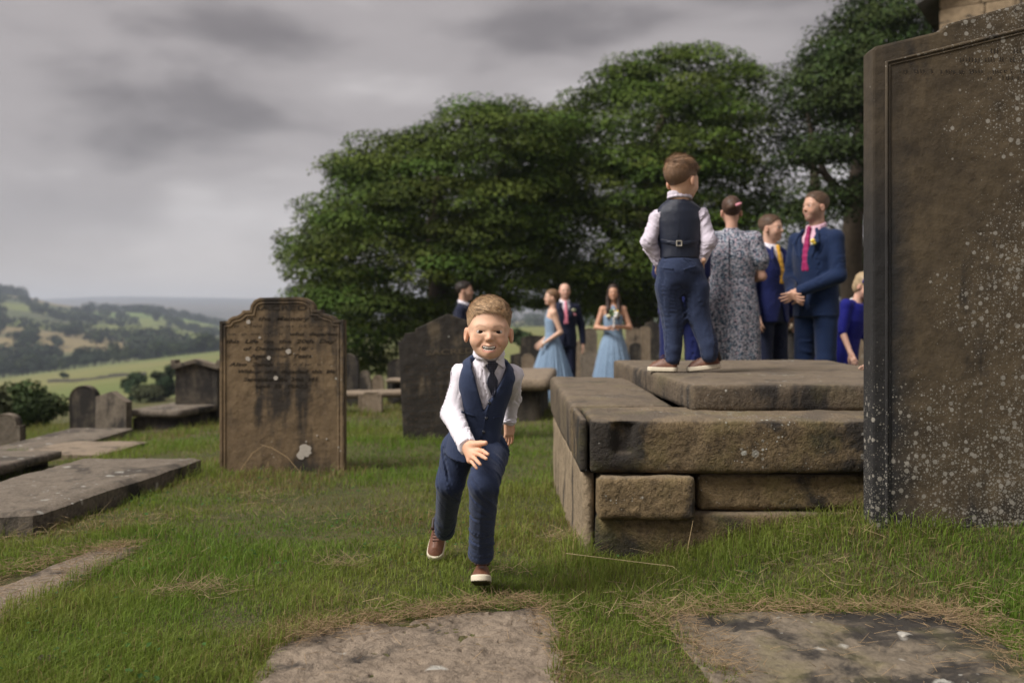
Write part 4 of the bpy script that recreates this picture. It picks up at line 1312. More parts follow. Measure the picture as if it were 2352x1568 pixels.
block('core', (.345, 4.41, -.25), (1.68, 5.9, .34), M['stone_dark'], TOMB, None, r=0.02, amp=0.01, res=0.08, seed=8)
block('far_side', (1.40, 4.47, .342), (1.72, 5.92, .56), M['stone_dark'], TOMB, tilt_b, r=0.02, amp=0.006, res=0.05, seed=10)
block('back_stone', (.74, 5.70, .342), (1.395, 5.92, .56), M['stone_dark'], TOMB, tilt_b, r=0.02, amp=0.006, res=0.05, seed=11)
def slab_w(V):
    V = V.copy()
    u = V[:, 0]; v = V[:, 1]
    x = (.775 + (.629 - .775) * v) * (1 - u) + (1.95 + .04 * v) * u
    y = (4.30 * (1 - v) + 6.2 * v) * (1 - u) + (4.27 * (1 - v) + 6.25 * v) * u
    return np.stack([x, y, V[:, 2] + .046 * v], 1)
# build in real size, then map through the slab's own quadrilateral
V, Fq = rough_box((0, 0, .570), (1.2, 1.9, .690), r=0.012, amp=0.0035, res=0.022, seed=9, chip=.008, freq=7)
V[:, 0] /= 1.2; V[:, 1] /= 1.9
V = slab_w(V) - np.array(TOMB.location)
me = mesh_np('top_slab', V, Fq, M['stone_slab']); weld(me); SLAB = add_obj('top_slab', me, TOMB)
def slab_z(y):
    return 0.690 + 0.046 * (y - 4.29) / 1.9
# ------------------------------------------------------------------ smooth-surface modelling kit
class Fr:
    """a local frame: x right, y forward, z up"""
    def __init__(s, o, fwd=(0, 1, 0), up=(0, 0, 1)):
        y = Vector(fwd).normalized(); z = Vector(up)
        z = (z - y * z.dot(y)).normalized()
        x = y.cross(z)
        s.o = Vector(o); s.x, s.y, s.z = x, y, z
        s.R = np.array([x, y, z])
    def w(s, x, y, z): return s.o + s.x * x + s.y * y + s.z * z
    def loc(s, X, Y, Z):
        dx, dy, dz = X - s.o.x, Y - s.o.y, Z - s.o.z
        return tuple(s.R[i, 0] * dx + s.R[i, 1] * dy + s.R[i, 2] * dz for i in range(3))
    def locv(s, V): return (np.asarray(V) - np.array(s.o)) @ s.R.T

def FrU(o, up, fwd):
    """frame whose up axis is exact and whose forward axis is squared to it"""
    z = Vector(up).normalized(); y = Vector(fwd)
    return Fr(o, y - z * y.dot(z), z)

def cap(a, b, ra, rb=None):
    a = np.array(a, float); b = np.array(b, float); rb = ra if rb is None else rb
    ba = b - a; L2 = max((ba * ba).sum(), 1e-12)
    def fn(X, Y, Z):
        t = np.clip(((X - a[0]) * ba[0] + (Y - a[1]) * ba[1] + (Z - a[2]) * ba[2]) / L2, 0, 1)
        return np.sqrt((X - a[0] - t * ba[0]) ** 2 + (Y - a[1] - t * ba[1]) ** 2 + (Z - a[2] - t * ba[2]) ** 2) - (ra + t * (rb - ra))
    m = max(ra, rb)
    return fn, np.minimum(a, b) - m, np.maximum(a, b) + m

def ell(c, r):
    c = np.array(c, float); r = np.array(r, float) if np.ndim(r) else np.full(3, float(r))
    def fn(X, Y, Z):
        x, y, z = X - c[0], Y - c[1], Z - c[2]
        k0 = np.sqrt((x / r[0]) ** 2 + (y / r[1]) ** 2 + (z / r[2]) ** 2)
        k1 = np.sqrt((x / r[0] ** 2) ** 2 + (y / r[1] ** 2) ** 2 + (z / r[2] ** 2) ** 2)
        return k0 * (k0 - 1) / np.maximum(k1, 1e-6)
    return fn, c - r, c + r

def rbox(c, h, rr):
    c = np.array(c, float); h = np.array(h, float)
    def fn(X, Y, Z):
        qx, qy, qz = np.abs(X - c[0]) - h[0] + rr, np.abs(Y - c[1]) - h[1] + rr, np.abs(Z - c[2]) - h[2] + rr
        return np.sqrt(np.maximum(qx, 0) ** 2 + np.maximum(qy, 0) ** 2 + np.maximum(qz, 0) ** 2) + np.minimum(np.maximum(qx, np.maximum(qy, qz)), 0) - rr
    return fn, c - h, c + h

def loft(st, power=2.0):
    """elliptical tube along local z; st rows: (z, rx, ry, cx, cy)"""
    st = np.array([list(s) + [0] * (5 - len(s)) for s in st], float)
    z0, z1 = st[0, 0], st[-1, 0]
    zz = np.linspace(z0, z1, 160)
    def sm(c):
        v = np.interp(zz, st[:, 0], st[:, c])
        k = np.hanning(13); k /= k.sum()
        vp = np.concatenate([np.full(6, v[0]), v, np.full(6, v[-1])])
        return np.convolve(vp, k, 'valid')
    T = [sm(i) for i in range(1, 5)]
    def fn(X, Y, Z):
        zc = np.clip(Z, z0, z1)
        rx, ry, cx, cy = [np.interp(zc, zz, t) for t in T]
        x, y = np.abs(X - cx), np.abs(Y - cy)
        q = ((x / rx) ** power + (y / ry) ** power) ** (1 / power)
        rad = (q - 1) * np.minimum(rx, ry)
        e = np.abs(Z - zc)
        return np.where(e > 0, np.sqrt(np.maximum(rad, 0) ** 2 + e * e), rad)
    mx = (st[:, 1] + abs(st[:, 3])).max(); my = (st[:, 2] + abs(st[:, 4])).max()
    return fn, np.array([-mx, -my, z0]), np.array([mx, my, z1])

def fnp(fn, lo, hi): return fn, np.array(lo, float), np.array(hi, float)

def put(prim, fr):
    fn, lo, hi = prim
    cs = np.array([fr.w(x, y, z) for x in (lo[0], hi[0]) for y in (lo[1], hi[1]) for z in (lo[2], hi[2])])
    return (lambda X, Y, Z: fn(*fr.loc(X, Y, Z))), cs.min(0), cs.max(0)

def nets(g, lo, h):
    ins = g < 0
    c = np.zeros(tuple(n - 1 for n in g.shape), np.int8)
    cor = [(i, j, k) for i in (0, 1) for j in (0, 1) for k in (0, 1)]
    def sl(o): return tuple(slice(o[a], g.shape[a] - 1 + o[a]) for a in range(3))
    for o in cor: c += ins[sl(o)]
    mask = (c > 0) & (c < 8)
    ids = np.argwhere(mask)
    idx = np.full(mask.shape, -1, np.int64); idx[mask] = np.arange(len(ids))
    pos = np.zeros((len(ids), 3)); cnt = np.zeros(len(ids))
    vals = {o: g[sl(o)][mask] for o in cor}
    for o in cor:
        for a in range(3):
            if o[a] == 0:
                o2 = tuple(1 if i == a else o[i] for i in range(3))
                va, vb = vals[o], vals[o2]
                cr_ = (va < 0) != (vb < 0)
                t = np.where(cr_, va / np.where(cr_, va - vb, 1), 0)
                for i in range(3):
                    pos[:, i] += cr_ * (o[i] + (t if i == a else 0))
                cnt += cr_
    V = np.asarray(lo) + h * (ids + pos / cnt[:, None])
    Q = []
    for a in range(3):
        b, d = (a + 1) % 3, (a + 2) % 3
        s0 = [slice(1, -1)] * 3; s1 = [slice(1, -1)] * 3
        s0[a] = slice(0, -1); s1[a] = slice(1, None)
        i0, i1 = ins[tuple(s0)], ins[tuple(s1)]
        e = np.argwhere(i0 != i1)
        if not len(e): continue
        sgn = i0[tuple(e.T)]
        e = e.copy(); e[:, b] += 1; e[:, d] += 1
        def cell(db, dd):
            q = e.copy(); q[:, b] += db; q[:, d] += dd
            return idx[q[:, 0], q[:, 1], q[:, 2]]
        q = np.stack([cell(-1, -1), cell(0, -1), cell(0, 0), cell(-1, 0)], 1)
        q[~sgn] = q[~sgn][:, ::-1]
        Q.append(q)
    Q = np.concatenate(Q)
    return V, Q[(Q >= 0).all(1)]

def carve(ops, h, disp=None, pad=0.012, relax=0):
    """ops: list of (sign, prim, k): + join, - cut away, * keep inside. Returns verts, quads"""
    adds = [p for s, p, k_ in ops if s == '+']
    lo = np.min([p[1] for p in adds], 0) - pad - 2 * h; hi = np.max([p[2] for p in adds], 0) + pad + 2 * h
    n = np.ceil((hi - lo) / h).astype(int) + 1
    ax = [(lo[i] + h * np.arange(n[i])).astype(np.float32) for i in range(3)]
    g = np.full(tuple(n), 0.3, np.float32)
    for s, p, k_ in ops:
        fn, plo, phi = p
        m = k_ + 3 * h + 0.004
        sl = []
        for i in range(3):
            a = int(max(0, math.floor((plo[i] - m - lo[i]) / h))); b = int(min(n[i], math.ceil((phi[i] + m - lo[i]) / h) + 1))
            sl.append(slice(a, max(a, b)))
        if any(q.stop <= q.start for q in sl): continue
        if s == '*': sl = [slice(0, n[i]) for i in range(3)]
        X = ax[0][sl[0]][:, None, None]; Y = ax[1][sl[1]][None, :, None]; Z = ax[2][sl[2]][None, None, :]
        d = fn(X, Y, Z)
        sub = g[tuple(sl)]
        if s == '+':
            hh = np.maximum(k_ - np.abs(sub - d), 0) / max(k_, 1e-6)
            r = np.minimum(sub, d) - hh * hh * k_ * .25
        else:
            if s == '-': d = -d
            hh = np.maximum(k_ - np.abs(sub - d), 0) / max(k_, 1e-6)
            r = np.maximum(sub, d) + hh * hh * k_ * .25
        g[tuple(sl)] = r
    if disp is not None:
        near = np.argwhere(np.abs(g) < 0.03)
        pt = lo + near * h
        g[tuple(near.T)] += disp(pt[:, 0], pt[:, 1], pt[:, 2]).astype(np.float32)
    g[0] = g[-1] = .1; g[:, 0] = g[:, -1] = .1; g[:, :, 0] = g[:, :, -1] = .1
    return nets(g, lo, h)

def folds(fr=None, amp=0.004, f=(14, 14, 34), seed=0, ridge=0.6):
    """cloth creases: noise stretched round a limb"""
    def fn(X, Y, Z):
        if fr is not None: X, Y, Z = fr.loc(X, Y, Z)
        w = vnoise(X * 6, Y * 6, Z * 6, seed + 3) * 1.2
        sl_ = vnoise(X * 2.5, Y * 2.5, Z * 2.5, seed + 11)
        Z = Z + sl_ * .9 * (X + Y)
        pm = np.clip(.55 + 1.1 * vnoise(X * 5, Y * 5, Z * 7, seed + 7), .15, 1.4)
        n1 = vnoise(X * f[0] + w, Y * f[1] + w, Z * f[2] + w, seed)
        n2 = vnoise(X * f[0] * 1.9, Y * f[1] * 1.9, Z * f[2] * 1.9 + w, seed + 1)
        return amp * pm * ((1 - ridge) * n1 + ridge * (np.abs(n1) * 2 - .7) + .35 * n2)
    return fn

def wloc(o):
    """world origin of an unrotated part"""
    v = Vector((0, 0, 0))
    while o is not None:
        v = v + Vector(o.location); o = o.parent
    return v

def relax(VF, it=2, f=.5):
    V, Fq = VF
    n = len(V)
    e = np.concatenate([Fq[:, [0, 1]], Fq[:, [1, 2]], Fq[:, [2, 3]], Fq[:, [3, 0]]])
    e = np.concatenate([e, e[:, ::-1]])
    cnt = np.bincount(e[:, 0], minlength=n).clip(1)[:, None]
    for _ in range(it):
        s_ = np.stack([np.bincount(e[:, 0], weights=V[e[:, 1], k_], minlength=n) for k_ in range(3)], 1) / cnt
        V = V * (1 - f) + s_ * f
    return V, Fq

def part(name, VF, mat, parent, cols=None, sm=True):
    V, Fq = VF
    if parent is not None: V = V - np.array(wloc(parent))
    me = mesh_np(name, V, Fq, mat, cols, sm)
    return add_obj(name, me, parent)

def poly_part(name, pts3, thick, mat, parent, nrm=None):
    """thin sewn piece: polygon of 3D points, given thickness along nrm"""
    bm = bmesh.new()
    o = wloc(parent)
    pts3 = [Vector(p) - o for p in pts3]
    if nrm is None:
        nrm = (pts3[1] - pts3[0]).cross(pts3[2] - pts3[0]).normalized()
    a = [bm.verts.new(p) for p in pts3]; b = [bm.verts.new(p - Vector(nrm) * thick) for p in pts3]
    bm.faces.new(a); bm.faces.new(b[::-1])
    n = len(a)
    for i in range(n): bm.faces.new((a[(i + 1) % n], a[i], b[i], b[(i + 1) % n]))
    bmesh.ops.recalc_face_normals(bm, faces=bm.faces[:])
    bmesh.ops.triangulate(bm, faces=[f for f in bm.faces if len(f.verts) > 4])
    return bm_obj(name, bm, mat, parent)

def bvh_of(*vfs):
    V, Fq = merge_np(vfs)
    return BVHTree.FromPolygons([tuple(v) for v in V], [tuple(f) for f in Fq])

CAM = Vector((0, 0, CH))
def hit_px(bvh, px_, py_, off=0.004, dflt=3.3):
    d = (P(px_, py_, 1.0) - CAM).normalized()
    r = bvh.ray_cast(CAM, d)
    if r[0] is None: return P(px_, py_, dflt)
    return r[0] - d * off

def drape(name, poly_px, bvh, off, thick, mat, parent, res=5.0, dflt=3.3):
    """a cloth piece that lies on the body below it, e.g. a tie: grid-filled outline pushed onto the surface"""
    pl = poly_px
    xs = [p[0] for p in pl]; ys = [p[1] for p in pl]
    bm = bmesh.new()
    vs_ = [bm.verts.new((p[0], p[1], 0)) for p in pl]
    f = bm.faces.new(vs_)
    bmesh.ops.triangulate(bm, faces=[f])
    for _ in range(3):
        es = [e_ for e_ in bm.edges if e_.calc_length() > res]
        if not es: break
        bmesh.ops.subdivide_edges(bm, edges=es, cuts=1)
        bmesh.ops.triangulate(bm, faces=bm.faces[:])
    o = wloc(parent)
    for v_ in bm.verts:
        v_.co = hit_px(bvh, v_.co.x, v_.co.y, off, dflt) - o
    bmesh.ops.recalc_face_normals(bm, faces=bm.faces[:])
    if sum(f_.normal.y for f_ in bm.faces) > 0: bmesh.ops.reverse_faces(bm, faces=bm.faces[:])
    r = bmesh.ops.extrude_face_region(bm, geom=bm.faces[:])
    for v_ in [g for g in r['geom'] if isinstance(g, bmesh.types.BMVert)]:
        v_.co = v_.co + (v_.co + o - CAM).normalized() * -thick
    bmesh.ops.recalc_face_normals(bm, faces=bm.faces[:])
    return bm_obj(name, bm, mat, parent, True)

# ---- heads -----------------------------------------------------------------
CHILD = dict(sx=1.0, sy=1.0, up=1.0, dn=1.0)
MAN = dict(sx=1.15, sy=1.17, up=1.06, dn=1.36)
WOMAN = dict(sx=1.06, sy=1.10, up=1.04, dn=1.24)

class Head:
    def __init__(s, fr, k, expr='closed'):
        s.fr, s.k, s.expr = fr, k, expr
    def nl(s, X, Y, Z):
        x, y, z = s.fr.loc(X, Y, Z)
        return x / s.k['sx'], y / s.k['sy'], np.where(z > 0, z / s.k['up'], z / s.k['dn'])
    def w(s, x, y, z):
        return s.fr.w(x * s.k['sx'], y * s.k['sy'], z * (s.k['up'] if z > 0 else s.k['dn']))
    def put(s, prim):
        fn, lo, hi = prim
        m = (s.k['sx'] + s.k['sy'] + s.k['up'] + s.k['dn']) / 4
        cs = np.array([s.w(x, y, z) for x in (lo[0], hi[0]) for y in (lo[1], hi[1]) for z in (lo[2], hi[2])])
        return (lambda X, Y, Z: fn(*s.nl(X, Y, Z)) * m), cs.min(0), cs.max(0)
    def skin(s):
        q = s.put
        o = [('+', q(ell((0, -.015, .038), (.0665, .085, .068))), .0),
             ('+', q(ell((0, .010, -.014), (.0595, .066, .070))), .03),
             ('+', q(ell((0, .014, -.038), (.0485, .046, .038))), .02), ('+', q(ell((0, .038, -.062), (.036, .033, .024))), .022),
             ('+', q(ell((0, .058, -.073), (.016, .013, .012))), .016)]
        for sg in (-1, 1):
            ch_ = .027 if s.expr == 'smile' else .023
            o += [('+', q(ell((sg * .032, .044, -.028), (ch_, .024, .023))), .02),
                  ('+', q(cap((sg * .010, .0665, .018), (sg * .040, .054, .016), .0075, .0065)), .022)]
        o += [('+', q(cap((0, .070, .004), (0, .0858, -.020), .0056, .0080 if s.k['dn'] < 1.1 else .0095)), .010)]
        for sg in (-1, 1):
            o += [('+', q(ell((sg * (.0094 if s.k['dn'] < 1.1 else .0108), .0780, -.0240), (.0064, .0070, .0056))), .006),
                  ('-', q(ell((sg * .0268, .083, .0005), (.0158, .0135, .0076))), .009),
                  ('+', q(cap((sg * .0135, .0714, .0092), (sg * .0420, .0605, .0066), .0040, .0036)), .007),
                  ('+', q(cap((sg * .0135, .0697, -.0084), (sg * .0410, .0608, -.0062), .0036, .0034)), .016),
                  ('+', q(ell((sg * .0725, -.010, -.012), (.0085, .0165, .0255))), .008),
                  ('-', q(ell((sg * .0790, -.002, -.010), (.0050, .0085, .0150))), .005),
                  ('-', q(ell((sg * .0065, .0835, -.0305), (.0035, .004, .0025))), .002)]
        if s.expr == 'smile':
            for sg in (-1, 1):
                o += [('-', q(cap((sg * .0165, .0800, -.026), (sg * .0315, .0650, -.048), .0030, .0022)), .009)]
            def mouth(X, Y, Z):
                f, _, _ = ell((0, .078, -.0535), (.0240, .026, .0068))
                return f(X, Y, Z - 9.0 * X * X)
            o += [('+', q(cap((-.020, .060, -.0455), (0, .0735, -.0465), .0052, .0050)), .010), ('+', q(cap((.020, .060, -.0455), (0, .0735, -.0465), .0052, .0050)), .010),
                  ('+', q(cap((-.018, .058, -.0595), (0, .0700, -.0645), .0048, .0058)), .010), ('+', q(cap((.018, .058, -.0595), (0, .0700, -.0645), .0048, .0058)), .010),
                  ('-', q(fnp(mouth, (-.024, .05, -.066), (.024, .10, -.040))), .003)]
        else:
            for sg in (-1, 1):
                o += [('+', q(cap((sg * .0185, .0600, -.0505), (0, .0735, -.0485), .0038, .0050)), .008),
                      ('+', q(cap((sg * .0165, .0590, -.0550), (0, .0715, -.0570), .0040, .0056)), .008)]
            o += [('-', q(cap((-.017, .0655, -.0525), (0, .0785, -.0525), .0012)), .003), ('-', q(cap((.017, .0655, -.0525), (0, .0785, -.0525), .0012)), .003)]
        return o
    def colours(s, V, base, lip=(0.40, 0.15, 0.125), brow=(0.20, 0.12, 0.07), brow_a=0.6, stubble=0.0, flush=0.35, stub_col=(0.13, 0.09, 0.07)):
        x, y, z = s.nl(V[:, 0], V[:, 1], V[:, 2])
        C = np.tile(np.array(base), (len(V), 1))
        C *= (1 + 0.05 * vnoise(V[:, 0] * 70, V[:, 1] * 70, V[:, 2] * 70, 2))[:, None]
        def blend(m, c):
            m = np.clip(m, 0, 1)[:, None]
            C[:] = C * (1 - m) + np.array(c) * m
        red = np.array(base) * np.array([1.03, .74, .70])
        front = ss(.02, .05, y)
        near = (np.abs(x) < .12) & (np.abs(z) < .16) & (np.abs(y) < .14)
        fl = np.exp(-(((np.abs(x) - .036) / .018) ** 2 + ((z + .026) / .017) ** 2)) * front
        fl = fl + .8 * np.exp(-((x / .012) ** 2 + ((z + .022) / .010) ** 2)) * front
        fl = fl + .9 * np.exp(-(((np.abs(x) - .077) / .012) ** 2)) * (np.abs(z + .01) < .04) * (np.abs(y + .01) < .03)
        blend(fl * flush * near, red)
        if stubble > 0:
            m = ss(-.030, -.046, z) * ss(-.03, .0, y) + .0
            m = np.maximum(m, ss(.045, .06, np.abs(x)) * ss(.01, -.02, z) * ss(-.02, .0, y))
            blend(m * stubble * near, stub_col)
        # brows
        ax_ = np.abs(x)
        zb = .0175 + .005 * np.clip((ax_ - .012) / .02, 0, 1) - .007 * np.clip((ax_ - .033) / .012, 0, 1)
        m = np.exp(-((z - zb) / .0034) ** 2) * ss(.009, .013, ax_) * ss(.046, .038, ax_) * front
        blend(m * brow_a * near, brow)
        # dark lash line
        zl = .0045 - 6.0 * (ax_ - .027) ** 2
        m = np.exp(-((z - zl) / .0018) ** 2) * ss(.011, .015, ax_) * ss(.043, .038, ax_) * front
        blend(m * .65 * near, (.05, .03, .02))
        if s.expr == 'smile':
            zz = z - 9.0 * x * x
            up = np.exp(-((zz + .0475) / .0032) ** 2) * (np.abs(x) < .0225); dn = np.exp(-((zz + .0625) / .0042) ** 2) * (np.abs(x) < .021)
            blend(np.maximum(up, dn) * .75 * front * near, lip)
            ins = (((x / .0215) ** 2 + ((zz + .0535) / .0074) ** 2) < 1.0) & (y > .03) & (y < .0725)
            blend(ins * 1.0 * near, (.07, .016, .014))
        else:
            m = np.exp(-((z + .0525) / .0062) ** 2) * ss(.020, .015, ax_) * ss(.048, .056, y)
            blend(m * .7 * near, lip)
            m = np.exp(-((z + .0525) / .0013) ** 2) * ss(.019, .016, ax_) * ss(.048, .056, y)
            blend(m * .6 * near, (.10, .035, .03))
        return C
    def eyes(s, parent, iris=(.028, .014, .008), open_=1.0):
        for sg in (-1, 1):
            bm = bmesh.new()
            bmesh.ops.create_uvsphere(bm, u_segments=28, v_segments=20, radius=1.0)
            V = np.array([tuple(v_.co) for v_ in bm.verts]); 
            Fq = [tuple(v_.index for v_ in f.verts) for f in bm.faces]
            bm.free()
            cx_ = sg * .0268
            N = V * np.array([.0148, .0100, .0096]) + np.array([cx_, .0640, .0002])
            W_ = np.array([tuple(s.w(*p)) for p in N]) - np.array(wloc(parent))
            rr = np.hypot(N[:, 0] - cx_ + sg * .0006, N[:, 2] - .0008)
            C = np.where((rr < .0078)[:, None], np.array(iris), np.array((.42, .37, .34)))
            C = np.where((rr < .0036)[:, None], np.array((.004, .004, .004)), C)
            me = bpy.data.meshes.new('eye'); me.from_pydata([tuple(p) for p in W_], [], Fq)
            a = me.color_attributes.new('tint', 'FLOAT_COLOR', 'POINT')
            a.data.foreach_set('color', np.concatenate([C, np.ones((len(C), 1))], 1).astype(np.float32).ravel())
            me.materials.append(M['eye']); smooth(me)
            add_obj('eye', me, parent)
    def teeth(s, parent):
        def tooth(c, hx, hz):
            return ('+', s.put(rbox(c, (hx, .004, hz), .0015)), .0004)
        up, dn = [], []
        for i in range(-3, 4):
            x = i * .0053
            up.append(tooth((x, .0708 - 9 * x * x, -.0495 + 9.0 * x * x), .0026, .0034))
            dn.append(tooth((x * .92, .0680 - 9 * x * x, -.0582 + 9.0 * x * x), .0023, .0022))
        part('teeth', carve(up, 0.0011), M['tooth'], parent)
        part('teeth', carve(dn, 0.0011), M['tooth'], parent)
    def hair(s, style='short', col=(.3, .19, .1), parent=None, strands=0, lift=.30, comb=(0.55, 0.6, 0.1), seed=0, h=0.0032, thick=1.0, fade=None):
        q = s.put
        t = thick
        shell = ell((0, -.017, .040), (.0695 + .002 * t, .0885 + .003 * t, .0695 + .0095 * t))
        hl_y = [-.12, -.075, -.055, -.035, -.018, .006, .022, .036, .050, .064, .10]
        hl = {'short': [-.052, -.050, -.040, -.012, .012, .012, .016, .034, .058, .070, .075],
              'receding': [-.052, -.050, -.040, -.012, .012, .012, .022, .050, .078, .088, .09],
              'woman': [-.060, -.058, -.050, -.034, -.022, -.012, .010, .036, .058, .070, .078]}
        key = 'short' if style == 'short' else ('receding' if style == 'receding' else 'woman')
        def cut(X, Y, Z):
            return Z - np.interp(Y, hl_y, hl[key]) + .0045 * vnoise(X * 110, Y * 60, Z * 40, seed) + .004 * vnoise(X * 35, Y * 20, Z * 10, seed + 1)
        big = fnp(lambda X, Y, Z: -cut(X, Y, Z), (-.2, -.2, -.2), (.2, .2, .2))
        o = [('+', q(shell), 0), ('*', q(big), .006)]
        if style in ('updo', 'bun'):
            o += [('+', q(ell((0, -.100, .030), (.034, .026, .032))), .014), ('+', q(ell((.018, -.098, .046), (.022, .020, .02))), .01), ('+', q(ell((-.02, -.096, .018), (.022, .020, .02))), .01)]
        if style == 'long':
            for sg in (-1, 1):
                o += [('+', q(cap((sg * .060, .022, .03), (sg * .068, .020, -.07), .020, .026)), .02), ('+', q(cap((sg * .068, .020, -.07), (sg * .072, .062, -.20), .028, .028)), .02), ('+', q(cap((sg * .072, .062, -.20), (sg * .066, .085, -.30), .028, .013)), .02)]
            o += [('+', q(cap((0, -.07, 0), (0, -.075, -.20), .06, .05)), .02)]
        if style == 'bob':
            o += [('+', q(ell((0, -.035, -.020), (.070, .062, .062))), .03)]
        def dp(X, Y, Z):
            x, y, z = s.nl(X, Y, Z)
            topw = ss(.03, .075, z)
            n_ = vnoise(x * 95 + y * 25, y * 34 - x * 20, z * 45, seed) * .0030 + vnoise(x * 210 + y * 60, y * 70, z * 90, seed + 2) * .0014
            return n_ * (.2 + .45 * topw) * t
        VF = carve(o, h, dp)
        V = VF[0]
        x, y, z = s.nl(V[:, 0], V[:, 1], V[:, 2])
        C = np.tile(np.array(col), (len(V), 1))
        st = vnoise(x * 230 + y * 70, y * 60 - x * 40, z * 60, seed + 7)
        C *= (1 + .35 * st + .18 * vnoise(x * 60, y * 30, z * 40, seed + 8))[:, None]
        if fade is not None:
            m = (ss(.052, .020, z) * .7 * (y < .05))[:, None]
            C = C * (1 - m) + np.array(fade) * m
        ob = part('hair', VF, M['hair'], parent, np.clip(C, .004, .9))
        if strands:
            rs = np.random.RandomState(seed + 5)
            Fq = VF[1]
            k_ = rs.randint(0, len(Fq), strands * 2)
            c0 = V[Fq[k_]].mean(1)
            e1 = V[Fq[k_, 2]] - V[Fq[k_, 0]]; e2 = V[Fq[k_, 3]] - V[Fq[k_, 1]]
            nn = np.cross(e1, e2); nn /= np.linalg.norm(nn, axis=1, keepdims=True).clip(1e-9)
            lz = s.nl(c0[:, 0], c0[:, 1], c0[:, 2])
            wt_ = np.where(lz[2] > .058, 1.0, .5)
            keep = rs.rand(len(c0)) < wt_
            c0, nn, lz2, ly = c0[keep][:strands], nn[keep][:strands], lz[2][keep][:strands], lz[1][keep][:strands]
            n_ = len(c0)
            top = ss(.045, .075, lz2)[:, None]
            cd = np.array(s.fr.x) * comb[0] + np.array(s.fr.y) * comb[1] + np.array(s.fr.z) * comb[2]
            dn_ = -np.array(s.fr.z) + 0 * cd
            dirv = cd * top + dn_ * (1 - top) + rs.normal(size=(n_, 3)) * .15
            dirv -= nn * (dirv * nn).sum(1, keepdims=True)
            dirv /= np.linalg.norm(dirv, axis=1, keepdims=True).clip(1e-9)
            dirv = dirv + nn * lift * (.25 + .75 * top) * rs.uniform(.4, 1.3, (n_, 1))
            ln = (.0075 + .023 * top) * rs.uniform(.5, 1.3, (n_, 1)) * t
            sd = np.cross(dirv, nn); sd /= np.linalg.norm(sd, axis=1, keepdims=True).clip(1e-9)
            wd = .0007
            p0 = c0 - nn * .001; p1 = c0 + dirv * ln * .55 + nn * .0006; p2 = c0 + dirv * ln - nn * ln * .18
            VV = np.stack([p0 - sd * wd, p0 + sd * wd, p1 + sd * wd, p1 - sd * wd, p2 + sd * wd * .2, p2 - sd * wd * .2], 1).reshape(-1, 3)
            b = np.arange(n_)[:, None] * 6
            FF = np.concatenate([b + np.array([[0, 1, 2, 3]]), b + np.array([[3, 2, 4, 5]])])
            cc = np.array(col) * (1.05 + .42 * rs.normal(size=(n_, 1))).clip(.35, 2.0)
            if fade is not None:
                m = (ss(.052, .02, lz2) * .6)[:, None]; cc = cc * (1 - m) + np.array(fade) * m
            o2 = part('hair_strands', (VV, FF), M['hair'], parent, np.repeat(np.clip(cc, .004, .9), 6, 0), False)
            o2['kind'] = 'stuff'
        return ob

def hand_ops(wrist, dirv, back, thumb_side, scale=1.0, curl=0.5, spread=0.12, k=0.004):
    """palm, four unequal bent fingers and a thumb; back = normal of the back of the hand"""
    fr = Fr(wrist, dirv, back)
    s = scale; ts = thumb_side
    o = [('+', put(rbox((0, .048 * s, 0), (.036 * s, .046 * s, .0125 * s), .011 * s), fr), k),
         ('+', put(cap((0, -.03 * s, 0), (0, .02 * s, 0), .022 * s, .025 * s), fr), .012 * s)]
    L_ = [.066, .078, .082, .062]
    for i in range(4):
        fx = (1.5 - i) * .0205 * s * ts
        p = np.array([fx, .088 * s - abs(1.2 - i) * .004 * s, 0.0])
        a = 0.0; az = spread * (1.5 - i) * ts
        r = (.0088, .0092, .0088, .0076)[i] * s
        for j, fr_l in enumerate((.45, .32, .23)):
            a += curl * (.5, .75, .6)[j]
            d_ = np.array([math.sin(az) * math.cos(a), math.cos(az) * math.cos(a), -math.sin(a)])
            q_ = p + d_ * L_[i] * s * fr_l
            o.append(('+', put(cap(p, q_, r, r * .92), fr), .003 * s))
            p = q_; r *= .92
    p = np.array([.026 * s * ts, .018 * s, -.004 * s])
    for j, (l, d_) in enumerate(((.040, (.72 * ts, .66, -.25)), (.032, (.42 * ts, .85, -.35)), (.024, (.25 * ts, .90, -.40)))):
        d_ = np.array(d_) / np.linalg.norm(d_); q_ = p + d_ * l * s
        o.append(('+', put(cap(p, q_, (.0135, .0105, .0095)[j] * s, (.0105, .0095, .008)[j] * s), fr), .006 * s)); p = q_
    return o
